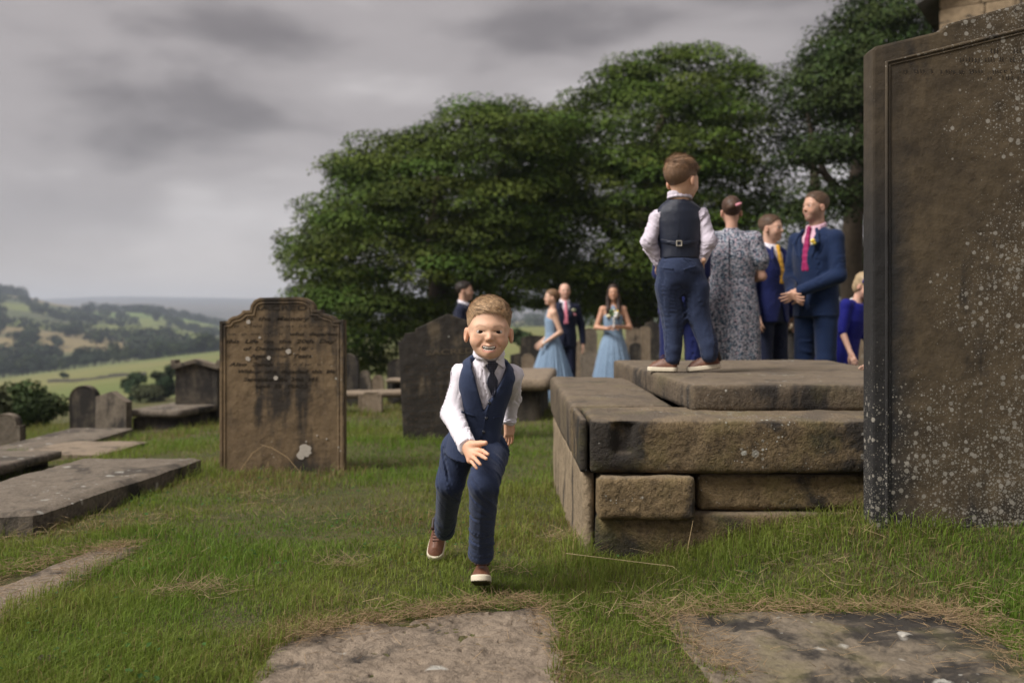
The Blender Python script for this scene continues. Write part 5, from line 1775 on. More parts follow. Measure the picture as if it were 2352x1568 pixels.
# ------------------------------------------------------------------ the two boys
def shoe(parent, heel, fwd, up, ln=0.165, w=0.033, toe_up=0.0, laces=True, name='shoe'):
    """brown leather trainer on a cream sole; heel = back of the sole on its underside"""
    fr = Fr(heel, fwd, up)
    th = .024
    yb, yf = w * .86, ln - w
    def plan(rw, grow=0.0):
        def f2(X, Y):
            t = np.clip((Y - yb) / (yf - yb), 0, 1)
            r = rw * (0.84 + .16 * np.sin(t * math.pi * .62)) + grow
            yc = yb + t * (yf - yb)
            return np.sqrt(X ** 2 + (Y - yc) ** 2) - r
        return f2
    f2 = plan(w)
    def sole(X, Y, Z):
        zc = Z - th / 2 - toe_up * np.clip(Y / ln - .55, 0, 1) ** 2
        d2 = f2(X, Y); dz = np.abs(zc) - th / 2
        r = .005
        return np.sqrt(np.maximum(d2 + r, 0) ** 2 + np.maximum(dz + r, 0) ** 2) + np.minimum(np.maximum(d2 + r, dz + r), 0) - r
    V, Fq = carve([('+', put(fnp(sole, (-w * 1.1, -.005, -.002), (w * 1.1, ln + .005, th + .03)), fr), 0)], .003)
    me_o = bpy.data.objects.new(name, None); me_o.location = heel; link(me_o, None)
    # parent chain: person > shoe (upper) > sole, laces
    bpy.data.objects.remove(me_o)
    def upper(X, Y, Z):
        t = np.clip(Y / ln, 0, 1)
        top = np.interp(t, [0, .12, .28, .42, .62, .8, .93, 1.0], [.074, .078, .070, .066, .056, .045, .034, .022]) + .004
        d2 = plan(w * .93)(X, Y)
        zz = (Z - .016) / np.maximum(top - .016, .01)
        side = d2 + .018 * np.clip(zz, 0, 1) ** 2.2 * (1 + .5 * np.clip((t - .4) * 2, 0, 1))
        return np.maximum(np.maximum(side, (Z - top) * .8), .008 - Z)
    VU = carve([('+', put(fnp(upper, (-w, 0, .01), (w, ln, .085)), fr), 0)], .003)
    U = part(name, VU, M['leather'], parent)
    part_loc = Vector((0, 0, 0))
    me = mesh_np('sole', V - np.array(parent.location), Fq, M['sole'])
    me.materials.append(M['sole_under'])
    lz = fr.locv(V)[:, 2]; ly = fr.locv(V)[:, 1]
    under = (lz - toe_up * np.clip(ly / ln - .55, 0, 1) ** 2) < .0035
    me.polygons.foreach_set('material_index', (under[Fq].mean(1) > .6).astype(np.int32))
    o = add_obj('sole', me, U)
    # dark padded collar round the ankle
    col = [('+', put(cap((-.018, .016, .079), (.018, .016, .079), .009), fr), .006), ('+', put(cap((-.022, .02, .078), (-.020, .06, .070), .007), fr), .006), ('+', put(cap((.022, .02, .078), (.020, .06, .070), .007), fr), .006), ('+', put(cap((0, .004, .045), (0, .006, .078), .012, .008), fr), .006)]
    part('collar', carve(col, .003), M['leather_dark'], U)
    if laces:
        for i, y in enumerate((.072, .084, .096, .108)):
            z = float(np.interp(y / ln, [.28, .42, .62, .8], [.070, .066, .056, .045])) + .007
            part('lace', carve([('+', put(cap((-.014, y, z - .002), (.014, y + .004, z - .002), .0022), fr), 0)], .0016), M['lace'], U)
        part('lace', carve([('+', put(cap((0, .064, .078), (-.024, .072, .086), .0022), fr), .002), ('+', put(cap((-.024, .072, .086), (-.030, .085, .070), .0022), fr), .002), ('+', put(cap((0, .064, .078), (.022, .070, .087), .0022), fr), .002), ('+', put(cap((.022, .070, .087), (.030, .086, .072), .0022), fr), .002)], .0018), M['lace'], U)
    return U

SKIN_BOY = (0.66, 0.405, 0.275)

# ---- running boy ------------------------------------------------------------
def boy_running():
    base = P(1105, 1335, 3.55); base.z = gz(base.x, base.y)
    hf = Fr(P(1123, 762, 3.315), (0.045, -1, -0.015), (0.02, -0.03, 1))
    H = Head(hf, dict(sx=1.04, sy=1.0, up=1.0, dn=1.0), 'smile')
    skin = H.skin()
    skin.append(('+', cap(hf.w(0, -.016, -.04), P(1124, 812, 3.39), .034, .034), .02))
    # right hand (image left): reaching down across the thigh, fingers spread
    def pp(a, b, d): return np.array(P(a, b, d))
    wr = pp(1071, 1022, 3.185)
    k_i, k_m, k_r, k_p = pp(1100, 1033, 3.145), pp(1091, 1041, 3.140), pp(1084, 1049, 3.142), pp(1079, 1057, 3.15)
    hr = [('+', cap(wr + (wr - k_m) * .35, wr, .020, .021), .01)]
    for q_, r_ in ((k_i, .0105), (k_m, .011), (k_r, .0105), (k_p, .0095)):
        hr.append(('+', cap(wr, q_, .016, r_), .009))
    hr.append(('+', cap(k_i, k_p, .0095, .0085), .006))
    def fing(k_, tip, r, mid_lift):
        m1 = k_ + (tip - k_) * .42 + np.array([0, -.006, .004]) * mid_lift
        m2 = k_ + (tip - k_) * .74 + np.array([0, -.005, .002]) * mid_lift
        return [('+', cap(k_, m1, r, r * .95), .003), ('+', cap(m1, m2, r * .95, r * .9), .002), ('+', cap(m2, tip, r * .9, r * .78), .002)]
    hr += fing(k_i, pp(1121, 1043, 3.095), .0068, 1) + fing(k_m, pp(1117, 1053, 3.085), .0070, 1) + fing(k_r, pp(1103, 1066, 3.095), .0066, 1) + fing(k_p, pp(1095, 1075, 3.115), .0058, 1)
    tb = pp(1088, 1020, 3.155)
    hr += [('+', cap(wr, tb, .015, .0125), .008), ('+', cap(tb, pp(1104, 1018, 3.135), .0115, .0095), .004), ('+', cap(pp(1104, 1018, 3.135), pp(1115, 1017, 3.125), .0093, .0078), .003)]
    # left hand, swung behind
    wl = pp(1168, 964, 3.60)
    hl = hand_ops(wl, Vector((.03, .0, -1)), Vector((.75, -.65, 0)), -1, .62, .35, .16, .003)
    hip = P(1091, 1008, 3.465); nk = P(1124, 830, 3.385)
    core = [('+', cap(P(1124, 812, 3.395), hip + Vector((0, .01, .06)), .028, .028), .01)]
    core += [('+', cap(P(1124, 860, 3.42), P(1062, 870, 3.42), .016, .016), .01), ('+', cap(P(1062, 870, 3.42), P(1040, 952, 3.39), .016, .016), .01), ('+', cap(P(1040, 952, 3.39), tuple(wr), .016, .019), .01)]
    core += [('+', cap(P(1124, 860, 3.42), P(1175, 870, 3.45), .016, .016), .01), ('+', cap(P(1175, 870, 3.45), P(1174, 915, 3.57), .015, .015), .01), ('+', cap(P(1174, 915, 3.57), tuple(wl), .019, .016), .01)]
    V, Fq = carve(skin + core + hr + hl, .0026)
    C = H.colours(V, SKIN_BOY, brow=(.27, .15, .085), brow_a=.55, lip=(.46, .17, .145))
    C = np.where((V[:, 2] < .62)[:, None], C * np.array([1, .93, .90]), C)
    # rosy finger ends and knuckles
    me = mesh_np('person', V - np.array(base), Fq, M['skin'], C)
    B = add_obj('person', me, None, base)
    tag(B, 'small boy in blue waistcoat and white shirt running towards the camera', 'person', 'page boys')
    H.eyes(B)
    H.teeth(B)
    H.hair('short', (.40, .262, .148), B, 9000, .28, (-.60, .70, .02), 4, .0030, .85, (.33, .222, .145))
    # torso
    hip = P(1091, 1008, 3.465); nk = P(1124, 830, 3.39)
    tf = FrU(hip, nk - hip, (0.10, -1, 0))
    L_ = (nk - hip).length
    shirt = [('+', put(loft([(.0, .074, .060), (.08, .070, .058), (.16, .076, .060), (.22, .080, .058), (.255, .068, .052), (.284, .050, .048), (.305, .044, .046), (.325, .041, .043)]), tf), 0)]
    sR, eR, wR = P(1060, 860, 3.405), P(1040, 952, 3.385), P(1070, 1019, 3.20)
    sL, eL, wL = P(1177, 861, 3.435), P(1174, 915, 3.57), P(1169, 958, 3.60)
    shirt += [('+', cap(tf.w(-.050, 0, .205), sL, .030, .031), .02), ('+', cap(tf.w(.050, 0, .205), sR, .030, .032), .02),
              ('+', cap(sR, eR, .034, .035), .02), ('+', cap(eR, wR, .036, .029), .02), ('+', cap(wR, P(1073, 1024, 3.18), .0315, .0305), .006),
              ('+', cap(sL, eL, .032, .030), .02), ('+', cap(eL, wL, .031, .026), .02), ('+', cap(wL, P(1168.5, 963, 3.602), .0275, .027), .006)]
    cuffR, cuffL = P(1076, 1027, 3.172), P(1168.2, 966, 3.603)
    ax_ = np.array((cuffR - wR).normalized())
    cut = fnp(lambda X, Y, Z: -((X - cuffR.x) * ax_[0] + (Y - cuffR.y) * ax_[1] + (Z - cuffR.z) * ax_[2]), np.array(cuffR) - .06, np.array(cuffR) + .06)
    shirt.append(('-', cut, .002))
    VS = relax(carve(shirt, .0040, folds(None, .0075, (13, 13, 27), 3, .8)), 1)
    part('shirt', VS, M['shirt'], B)
    # waistcoat with deep V
    vest = [('+', put(loft([(-.052, .100, .104), (.0, .093, .094), (.03, .088, .084), (.07, .083, .074), (.14, .086, .074), (.20, .096, .076), (.245, .098, .070), (.272, .086, .062), (.294, .062, .052)], 2.7), tf), 0)]
    def vcut(X, Y, Z):
        w_ = .0035 + (Z - .135) * .40
        return np.maximum(np.abs(X + .006 - (Z - .135) * .05) - np.maximum(w_, -1), -Y)
    vest.append(('-', put(fnp(vcut, (-.09, 0, .12), (.09, .11, .33)), tf), .003))
    for sg in (-1, 1):     # armholes
        vest.append(('-', put(ell((sg * .122, 0, .205), (.030, .062, .056)), tf), .006))
    def hemcut(X, Y, Z):   # the two front points
        return (Z - (-.024 + .55 * np.abs(X + .004) * (np.abs(X) < .2) - .0)) * .85
    vest.append(('-', put(fnp(lambda X, Y, Z: np.where(Y > 0, np.maximum(Z - (.004 - .55 * np.abs(np.abs(X + .004) - .026)), np.abs(X + .004) - .026) , 1.0), (-.03, 0, -.06), (.03, .1, .01)), tf), .002))
    VV_ = carve(vest, .0040, folds(tf, .0026, (12, 12, 20), 9, .6))
    W = part('waistcoat', VV_, M['navy'], B)
    bv = bvh_of(VV_, VS)
    # front edge, pockets, buttons
    drape('placket_edge', [(1122, 918), (1125, 918), (1106, 1008), (1103, 1006)], bv, .001, .0022, M['navy'], W)
    for q_ in ([(1060, 943), (1090, 953), (1089.5, 957), (1059, 947)], [(1133, 958), (1156, 953), (1156, 957), (1133, 962)], [(1147, 884), (1167, 882), (1167, 887), (1147, 889)]):
        drape('welt_pocket', q_, bv, .001, .003, M['navy'], W)
    for a, b in ((1124, 925), (1117, 960), (1111, 992)):
        c = hit_px(bv, a, b, .003)
        bm = bmesh.new(); bmesh.ops.create_uvsphere(bm, u_segments=14, v_segments=8, radius=.0062)
        for v_ in bm.verts: v_.co = Vector((v_.co.x, v_.co.y * .45, v_.co.z)) + c - Vector(B.location)
        bm_obj('button', bm, M['button'], W, True)
    # tie and collar
    drape('tie', [(1116, 830), (1141, 829), (1145, 837), (1135, 856), (1144, 874), (1143, 886), (1132, 914), (1117, 880), (1119, 871), (1126, 856), (1114, 839)], bv, .006, .006, M['tie_dots'], B, 4.0)
    colr = [('+', cap(P(1098, 823, 3.385), P(1112, 834, 3.345), .009), .006)]
    nb = P(1123, 824, 3.385)
    ring = []
    for i in range(17):
        t = 2 * math.pi * i / 16
        ring.append(nb + Vector((.047 * math.cos(t), .043 * math.sin(t) - .004, .016 + .014 * math.sin(t))))
    cl = [('+', cap(ring[i], ring[i + 1], .0075), .004) for i in range(16)] + [('+', cap(ring[i] + Vector((0, 0, .010)), ring[i + 1] + Vector((0, 0, .010)), .0055), .004) for i in range(16)]
    VC = carve(cl, .0032)
    CO = part('collar', VC, M['shirt'], B)
    b2 = bvh_of(VV_, VS, VC)
    drape('collar_point', [(1087, 802), (1097, 808), (1117, 827), (1122, 833), (1111, 844), (1104, 838)], b2, .004, .008, M['shirt'], CO, 4.0, 3.33)
    drape('collar_point', [(1138, 830), (1148, 817), (1153, 811), (1160, 840), (1157, 845), (1147, 838)], b2, .004, .008, M['shirt'], CO, 4.0, 3.33)
    # trousers
    hp = Fr(P(1091, 1012, 3.468), (0.06, -1, 0), (.04, 0, 1))
    tr = [('+', put(ell((0, -.006, -.012), (.104, .074, .056)), hp), 0), ('+', put(ell((0, -.006, .014), (.092, .072, .034)), hp), .02)]
    hR, kR, aR, aR2 = P(1052, 1040, 3.49), P(1034, 1108, 3.50), P(1024, 1190, 3.74), P(1021, 1221, 3.83)
    hL, kL, aL, aL2 = P(1127, 1042, 3.445), P(1112, 1108, 3.27), P(1106, 1240, 3.42), P(1104.5, 1277, 3.455)
    tr += [('+', cap(hR, kR, .061, .047), .03), ('+', cap(kR, aR, .048, .040), .02), ('+', cap(aR, aR2, .040, .0385), .01),
           ('+', cap(hL, kL, .062, .050), .03), ('+', cap(kL, aL, .050, .041), .02), ('+', cap(aL, aL2, .041, .045), .01)]
    for a_, b_ in ((aR, aR2), (aL, aL2)):
        n_ = np.array((b_ - a_).normalized()); c_ = np.array(b_)
        tr.append(('-', fnp(lambda X, Y, Z, n_=n_, c_=c_: -((X - c_[0]) * n_[0] + (Y - c_[1]) * n_[1] + (Z - c_[2]) * n_[2]), c_ - .07, c_ + .07), .004))
    # pressed creases down the front of each leg
    def crease(X, Y, Z):
        d_ = folds(None, .0066, (10, 10, 26), 21, .70)(X, Y, Z)
        for (a_, b_, r_) in ((hL, kL, .06), (kL, aL2, .046), (kR, aR2, .044)):
            ab = np.array(b_ - a_); t = np.clip(((X - a_.x) * ab[0] + (Y - a_.y) * ab[1] + (Z - a_.z) * ab[2]) / (ab @ ab), 0, 1)
            lx = X - (a_.x + t * ab[0]) + .006; fy = Y - (a_.y + t * ab[1])
            d_ = d_ - .0028 * np.exp(-(lx / .0055) ** 2) * (fy < 0) * np.clip(4 * t * (1 - t), 0, 1)
        return d_
    VT = relax(carve(tr, .0040, crease))
    T = part('trousers', VT, M['navy'], B)
    bt = bvh_of(VT)
    # shoes
    shoe(B, P(1108, 1336, 3.555) - Vector((0, 0, .014)), (-.01, -1, .36), (0, .36, 1), .170, .0355)
    shoe(B, P(1010, 1226, 4.02) + Vector((0, .05, .01)), (-.10, -.80, -.62), (0, -.62, .80), .168, .034)
    return B
BOY = boy_running()

# ---- boy on the slab, seen from behind ------------------------------------------
def boy_standing():
    D = 5.05
    def pp(a, b, dd=0.0): return P(a, b, D + dd)
    fx = pp(1567, 845); base = Vector((fx.x, D, slab_z(D)))
    dz = base.z - pp(1567, 845).z          # settle the figure on the stone
    def Q(a, b, dd=0.0):
        v = pp(a, b, dd); v.z += dz * 1.0; return v
    hf = Fr(Q(1567, 405, -.01), (0.72, .68, -.06), (0, .03, 1))
    H = Head(hf, dict(sx=1.05, sy=1.07, up=1.03, dn=1.0))
    skin = H.skin() + [('+', cap(hf.w(0, -.012, -.04), Q(1561, 462), .038, .042), .02)]
    handR = hand_ops(Q(1612, 590, -.02), Vector((-.35, .85, -.3)), Vector((.6, 0, .7)), 1, .60, .6)
    handL = hand_ops(Q(1512, 596, .02), Vector((.45, .85, -.2)), Vector((-.6, 0, .7)), -1, .60, .6)
    core = [('+', cap(Q(1561, 462), Q(1562, 570), .04, .05), .02)]
    for s_, e_, w_ in ((Q(1611, 492), Q(1628, 545, -.03), Q(1612, 590, -.02)), (Q(1509, 496), Q(1490, 545, -.02), Q(1512, 596, .02))):
        core += [('+', cap(Q(1561, 490), s_, .03, .024), .01), ('+', cap(s_, e_, .024, .022), .01), ('+', cap(e_, w_, .022, .016), .01)]
    V, Fq = carve(skin + core + handR + handL, .0036)
    C = H.colours(V, SKIN_BOY)
    B = add_obj('person', mesh_np('person', V - np.array(base), Fq, M['skin'], C), None, base)
    tag(B, 'small boy in dark satin-backed waistcoat standing on the tomb slab with his back turned', 'person', 'page boys')
    H.eyes(B)
    H.hair('short', (.20, .115, .062), B, 4200, .32, (.75, .35, .1), 14, .0034, 1.25, (.17, .105, .068))
    hip = Q(1562, 590); nk = Q(1561, 455)
    tf = FrU(hip, nk - hip, (-.12, 1, 0))          # facing away
    shirt = [('+', put(loft([(-.012, .088, .066), (.05, .082, .062), (.15, .094, .064), (.22, .100, .060), (.265, .080, .05), (.298, .042, .04), (.305, .038, .038)]), tf), 0)]
    sR, eR, wR = Q(1611, 487), Q(1628, 545, -.03), Q(1611, 586, -.01)
    sL, eL, wL = Q(1509, 491), Q(1490, 545, -.02), Q(1512, 590, .01)
    shirt += [('+', cap(tf.w(.06, 0, .235), sR, .034, .034), .02), ('+', cap(tf.w(-.06, 0, .235), sL, .034, .034), .02),
              ('+', cap(sR, eR, .038, .038), .02), ('+', cap(eR, wR, .038, .028), .02), ('+', cap(sL, eL, .038, .036), .02), ('+', cap(eL, wL, .036, .028), .02)]
    VS = relax(carve(shirt, .0045, folds(None, .0110, (12, 12, 24), 31, .8)), 1)
    part('shirt', VS, M['shirt_lilac'], B)
    vest = [('+', put(loft([(.014, .106, .082), (.06, .105, .080), (.12, .113, .082), (.20, .122, .078), (.25, .121, .070), (.285, .096, .058), (.308, .064, .05)]), tf), 0)]
    for sg in (-1, 1): vest.append(('-', put(ell((sg * .150, 0, .225), (.032, .07, .066)), tf), .006))
    VV_ = relax(carve(vest, .0046, folds(tf, .0085, (5, 5, 14), 33, .6)))
    W = part('waistcoat', VV_, M['satin'], B)
    bv = bvh_of(VV_, VS)
    def R_(a, b): return (a, b + 0)
    drape('back_strap', [(1512, 548), (1560, 556), (1608, 550), (1608, 558), (1560, 565), (1513, 557)], bv, .001, .003, M['satin'], W, 6, D)
    drape('back_seam', [(1558.5, 452), (1560, 452), (1559, 545), (1557.5, 545)], bv, .0005, .0012, M['satin'], W, 8, D)
    c = hit_px(bv, 1560, 559, .006, D)
    bk = []
    for a, b in (((-.012, .012), (.012, .012)), ((.012, .012), (.012, -.012)), ((.012, -.012), (-.012, -.012)), ((-.012, -.012), (-.012, .012))):
        bk.append(('+', cap((c.x + a[0], c.y, c.z + a[1]), (c.x + b[0], c.y, c.z + b[1]), .0032), .001))
    part('buckle', carve(bk, .0016), M['metal'], W)
    nb = Q(1561, 449)
    ring = [nb + Vector((.056 * math.cos(t), .050 * math.sin(t), .012 - .004 * math.sin(t))) for t in [2 * math.pi * i / 16 for i in range(17)]]
    cl = [('+', cap(ring[i], ring[i + 1], .008), .004) for i in range(16)] + [('+', cap(ring[i] + Vector((0, 0, .014)), ring[i + 1] + Vector((0, 0, .014)), .0065), .004) for i in range(16)] + [('+', cap(ring[i] + Vector((0, 0, .024)), ring[i + 1] + Vector((0, 0, .024)), .0055), .004) for i in range(16)]
    part('collar', carve(cl, .0036), M['shirt_lilac'], B)
    tl = [('+', put(loft([(-.01, .098, .072), (.028, .096, .070)]), tf), .0)]
    part('shirt_tail', carve(tl, .004, folds(tf, .005, (20, 20, 20), 3)), M['shirt_lilac'], B)
    # trousers
    tr = [('+', put(ell((0, -.004, -.055), (.116, .086, .098)), tf), 0), ('+', put(loft([(-.05, .112, .084), (.008, .103, .080)]), tf), .03)]
    hR, kR, aR, aR2 = Q(1602, 650), Q(1603, 712, .02), Q(1626, 778), Q(1629, 803)
    hL, kL, aL, aL2 = Q(1532, 650), Q(1546, 725, .03), Q(1546, 790, .03), Q(1545, 812, .03)
    tr += [('+', cap(hR, kR, .062, .056), .042), ('+', cap(kR, aR, .055, .044), .015), ('+', cap(aR, aR2, .043, .040), .01),
           ('+', cap(hL, kL, .062, .055), .042), ('+', cap(kL, aL, .054, .043), .015), ('+', cap(aL, aL2, .043, .039), .01)]
    VT = relax(carve(tr, .005, folds(None, .0120, (6, 6, 14), 41, .45)), 3)
    T = part('trousers', VT, M['navy'], B)
    bt = bvh_of(VT)
    drape('welt_pocket', [(1519, 612), (1546, 615), (1546, 619), (1519, 616)], bt, .001, .003, M['navy'], T, 6, D)
    drape('welt_pocket', [(1570, 617), (1598, 609), (1598, 613), (1570, 621)], bt, .001, .003, M['navy'], T, 6, D)
    z0 = slab_z(D)
    sh_l = Q(1557, 846, .02); sh_l.z = slab_z(sh_l.y) + .002
    sh_r = Q(1657, 836, .02); sh_r.z = slab_z(sh_r.y) + .022
    shoe(B, sh_l, (-.93, .36, .01), (0, 0, 1), .158, .032)
    shoe(B, sh_r, (-.96, .25, -.12), (-.12, 0, .99), .178, .034)
    return B
BOY2 = boy_standing()
# ------------------------------------------------------------------ wedding guests
def adult(label, eye_px, d, fwd, H, sex='m', outfit='suit', suit=None, shirt=None, tie=None, hair=('short', (.1, .06, .035)), skin=(.52, .32, .225),
          armR=None, armL=None, head_fwd=None, head_up=(0, 0, 1), lean=(0, 0, 1), expr='closed', trousers=None, stubble=0.0, h=.0095, hand_dir=None, group='wedding guests', seed=0, skirt=None, hand_s=1.0, brow=(.10, .06, .035), low=False, hide_head=False):
    u = H / 1.75
    ez = P(eye_px[0], eye_px[1], d)
    f = Vector((fwd[0], fwd[1], 0)).normalized()
    upv = Vector(lean).normalized()
    f = (f - upv * f.dot(upv)).normalized()
    base = ez - upv * (H * .9314)
    bf = Fr(base, f, upv)
    S = lambda x, y, z: bf.w(x * u, y * u, z * u)
    hfw = Vector(head_fwd) if head_fwd is not None else f
    K = MAN if sex == 'm' else WOMAN
    head = Fr(bf.w(0, .012 * u, H * .9314), hfw, head_up)
    Hd = Head(head, K, expr)
    sw = .195 if sex == 'm' else .165
    shR, shL = (sw * .90, 0, 1.385), (-sw * .90, 0, 1.385)
    armR = armR or ((sw + .05, -.02, 1.13), (sw + .045, .05, .88))
    armL = armL or ((-sw - .05, -.02, 1.13), (-sw - .045, .05, .88))
    nk0, nk1 = head.w(0, -.02, -.06), S(0, -.01, 1.44)
    ops = Hd.skin() + [('+', cap(nk0, nk1, .052 * u if sex == 'm' else .043 * u, .058 * u if sex == 'm' else .05 * u), .02)]
    bare = outfit in ('halter', 'short_sleeve', 'sheer')
    ops += [('+', put(loft([(1.0 * u, .10 * u, .07 * u), (1.2 * u, .12 * u, .08 * u), (1.34 * u, .12 * u, .08 * u), (1.43 * u, .07 * u, .06 * u)]), bf), .02)]
    for side, (el, wr), sh in ((1, armR, shR), (-1, armL, shL)):
        e, w_ = S(*el), S(*wr)
        hd = Vector(hand_dir[0 if side > 0 else 1]) if hand_dir else (w_ - e).normalized()
        hd = bf.x * hd.x + bf.y * hd.y + bf.z * hd.z if hand_dir else hd
        bk = (bf.x * side + bf.y * .3)
        if abs(hd.dot(bk.normalized())) > .8: bk = bf.z
        ops += hand_ops(w_ + hd * .012, hd, bk, side, .98 * u * hand_s * (.88 if sex == 'f' else 1.0), .42, .06, .005)
        s_ = S(*sh)
        r0, r1, r2 = (.046, .036, .024) if (sex == 'f' and bare) else (.040, .036, .024)
        ops += [('+', cap(s_, e, r0 * u, r1 * u), .02), ('+', cap(e, w_, r1 * u, r2 * u), .015)]
    ops += [('+', cap(S(*shR), S(*shL), .044 * u, .044 * u), .03)]
    if outfit == 'halter':     # bare shoulders and upper back
        ops += [('+', put(loft([(1.22 * u, .135 * u, .10 * u), (1.34 * u, .15 * u, .10 * u), (1.41 * u, .12 * u, .075 * u), (1.45 * u, .06 * u, .06 * u)]), bf), .02)]
    V, Fq = carve(ops, .0054 if d < 9 else .0062)
    cols = [Hd.colours(V, skin, brow=brow, brow_a=.55, stubble=stubble)]
    B = add_obj('person', mesh_np('person', V - np.array(base), Fq, M['skin'], np.concatenate(cols)), None, base)
    tag(B, label, 'person', group)
    Hd.eyes(B)
    if hair[0] != 'bald':
        Hd.hair(hair[0], hair[1], B, 1500 if hair[0] in ('short', 'receding') else 0, .2, (0, -.8, .2), seed + 3, .0052, hair[2] if len(hair) > 2 else 1.0, hair[3] if len(hair) > 3 else None)
    out = {'B': B, 'S': S, 'bf': bf, 'u': u, 'head': head, 'Hd': Hd}
    if outfit == 'suit':
        jk = [('+', put(loft([(.80 * u, .185 * u, .135 * u), (.95 * u, .182 * u, .132 * u), (1.08 * u, .168 * u, .124 * u), (1.25 * u, .186 * u, .146 * u), (1.37 * u, .178 * u, .128 * u), (1.44 * u, .125 * u, .095 * u), (1.475 * u, .075 * u, .070 * u)]), bf), 0)]
        for (el, wr), sh in ((armR, shR), (armL, shL)):
            e, w_ = S(*el), S(*wr)
            jk += [('+', cap(S(sh[0] * .45, 0, 1.395), S(*sh), .056 * u, .056 * u), .03), ('+', cap(S(*sh), e, .060 * u, .056 * u), .025), ('+', cap(e, w_, .057 * u, .043 * u), .02)]
        def vcut(X, Y, Z):
            return np.maximum(np.abs(X) - (Z - 1.14 * u) * .24, -Y + .0)
        jk.append(('-', put(fnp(vcut, (-.14 * u, 0, 1.08 * u), (.14 * u, .22 * u, 1.56 * u)), bf), .006))
        def slit(X, Y, Z): return np.maximum(np.abs(X) - (.98 * u - Z) * .32, -Y)
        jk.append(('-', put(fnp(slit, (-.1 * u, 0, .76 * u), (.1 * u, .2 * u, .99 * u)), bf), .006))
        VJ = carve(jk, h, folds(None, .007, (7, 7, 15), seed + 1, .6))
        J = part('jacket', VJ, suit, B)
        VW = carve([('+', put(loft([(.92 * u, .150 * u, .112 * u), (1.10 * u, .152 * u, .120 * u), (1.26 * u, .165 * u, .136 * u), (1.36 * u, .15 * u, .122 * u)]), bf), 0),
                    ('-', put(fnp(lambda X, Y, Z: np.maximum(np.abs(X) - (Z - 1.25 * u) * .42, -Y), (-.14 * u, 0, 1.24 * u), (.14 * u, .2 * u, 1.5 * u)), bf), .004)], h)
        part('waistcoat', VW, suit, B)
        sh_ops = [('+', put(loft([(1.08 * u, .13 * u, .10 * u), (1.26 * u, .15 * u, .110 * u), (1.38 * u, .14 * u, .10 * u), (1.44 * u, .085 * u, .078 * u), (1.475 * u, .062 * u, .066 * u)]), bf), 0)]
        ring = [S(.066 * math.cos(t), .064 * math.sin(t) - .004, 1.475 - .022 * math.sin(t)) for t in [2 * math.pi * i / 12 for i in range(13)]]
        for i in range(12):
            sh_ops += [('+', cap(ring[i], ring[i + 1], .012 * u), .006), ('+', cap(ring[i] + bf.z * .016 * u, ring[i + 1] + bf.z * .016 * u, .010 * u), .006)]
        VSh = carve(sh_ops, .007)
        part('shirt', VSh, shirt, B)
        # tie lying on the shirt front
        if tie is not None:
            yb = lambda z: np.interp(z, [1.18, 1.26, 1.38, 1.46], [.122, .124, .110, .085])
            tp = [('+', cap(S(0, .082, 1.462), S(0, .094, 1.435), .018 * u, .013 * u), .004)]
            for i in range(6):
                z0, z1 = 1.435 - i * .047, 1.435 - (i + 1) * .047
                w0, w1 = .012 + i * .0034, .012 + (i + 1) * .0034
                tp += [('+', cap(S(-w0 * .5, float(yb(z0)) - .004, z0), S(-w1 * .5, float(yb(z1)) - .004, z1), w0 * .62 * u + .004), .008), ('+', cap(S(w0 * .5, float(yb(z0)) - .004, z0), S(w1 * .5, float(yb(z1)) - .004, z1), w0 * .62 * u + .004), .008)]
            part('tie', carve(tp, .005), tie, B)
        # lapels
        for sg in (-1, 1):
            lp = [S(sg * .035, .117, 1.17), S(sg * .066, .129, 1.26), S(sg * .105, .120, 1.35), S(sg * .085, .095, 1.41), S(sg * .062, .075, 1.45)]
            po = [('+', cap(lp[i], lp[i + 1], .014 * u), .006) for i in range(4)]
            part('lapel', carve(po, .006), suit, J)
    if outfit in ('suit',):
        tr = [('+', put(loft([(.80 * u, .165 * u, .115 * u), (.90 * u, .165 * u, .115 * u), (1.0 * u, .15 * u, .105 * u)]), bf), 0)]
        for sg in (-1, 1):
            tr += [('+', cap(S(sg * .085, 0, .86), S(sg * .098, .012, .48), .092 * u, .073 * u), .03), ('+', cap(S(sg * .098, .012, .48), S(sg * .102, -.01, .05), .071 * u, .060 * u), .02)]
        part('trousers', carve(tr, h, folds(None, .007, (6, 6, 13), seed + 2, .6)), trousers or suit, B)
        for sg in (-1, 1):
            so = [('+', put(ell((sg * .102 * u, .05 * u, .042 * u), (.045 * u, .135 * u, .045 * u)), bf), 0), ('*', put(fnp(lambda X, Y, Z: -Z, (-1, -1, -1), (1, 1, 1)), bf), .004)]
            part('shoe', carve(so, .008), M['black_shoe'], B)
    return out

def dress(G, mat, bodice, skirt, pleat=0, amp=0.0, h=.0095, seed=0, name='dress', extra=(), cuts=(), cx=0.0):
    u, bf, B = G['u'], G['bf'], G['B']
    sc = lambda rows: [tuple(v_ * u for v_ in r) for r in rows]
    ops = [('+', put(loft(sc(skirt)), bf), 0), ('+', put(loft(sc(bodice)), bf), .02)] + list(extra) + list(cuts)
    wz = bodice[0][0] * u
    fo = folds(None, .006, (9, 9, 16), seed, .6)
    def dp(X, Y, Z):
        x, y, z = bf.loc(X, Y, Z)
        d = fo(X, Y, Z) * .6
        if pleat:
            a = np.arctan2(y, x)
            below = np.clip((wz - z) / (.9 * u), 0, 1) ** .6
            d = d + amp * below * (np.sin(a * pleat + 1.6 * np.sin(a * 3 + seed) + 2.0 * vnoise(x * 3, y * 3, z * 1.2, seed)) + .5 * np.sin(a * pleat * .37 + seed))
        return d
    return part(name, carve(ops, h, dp), mat, B)

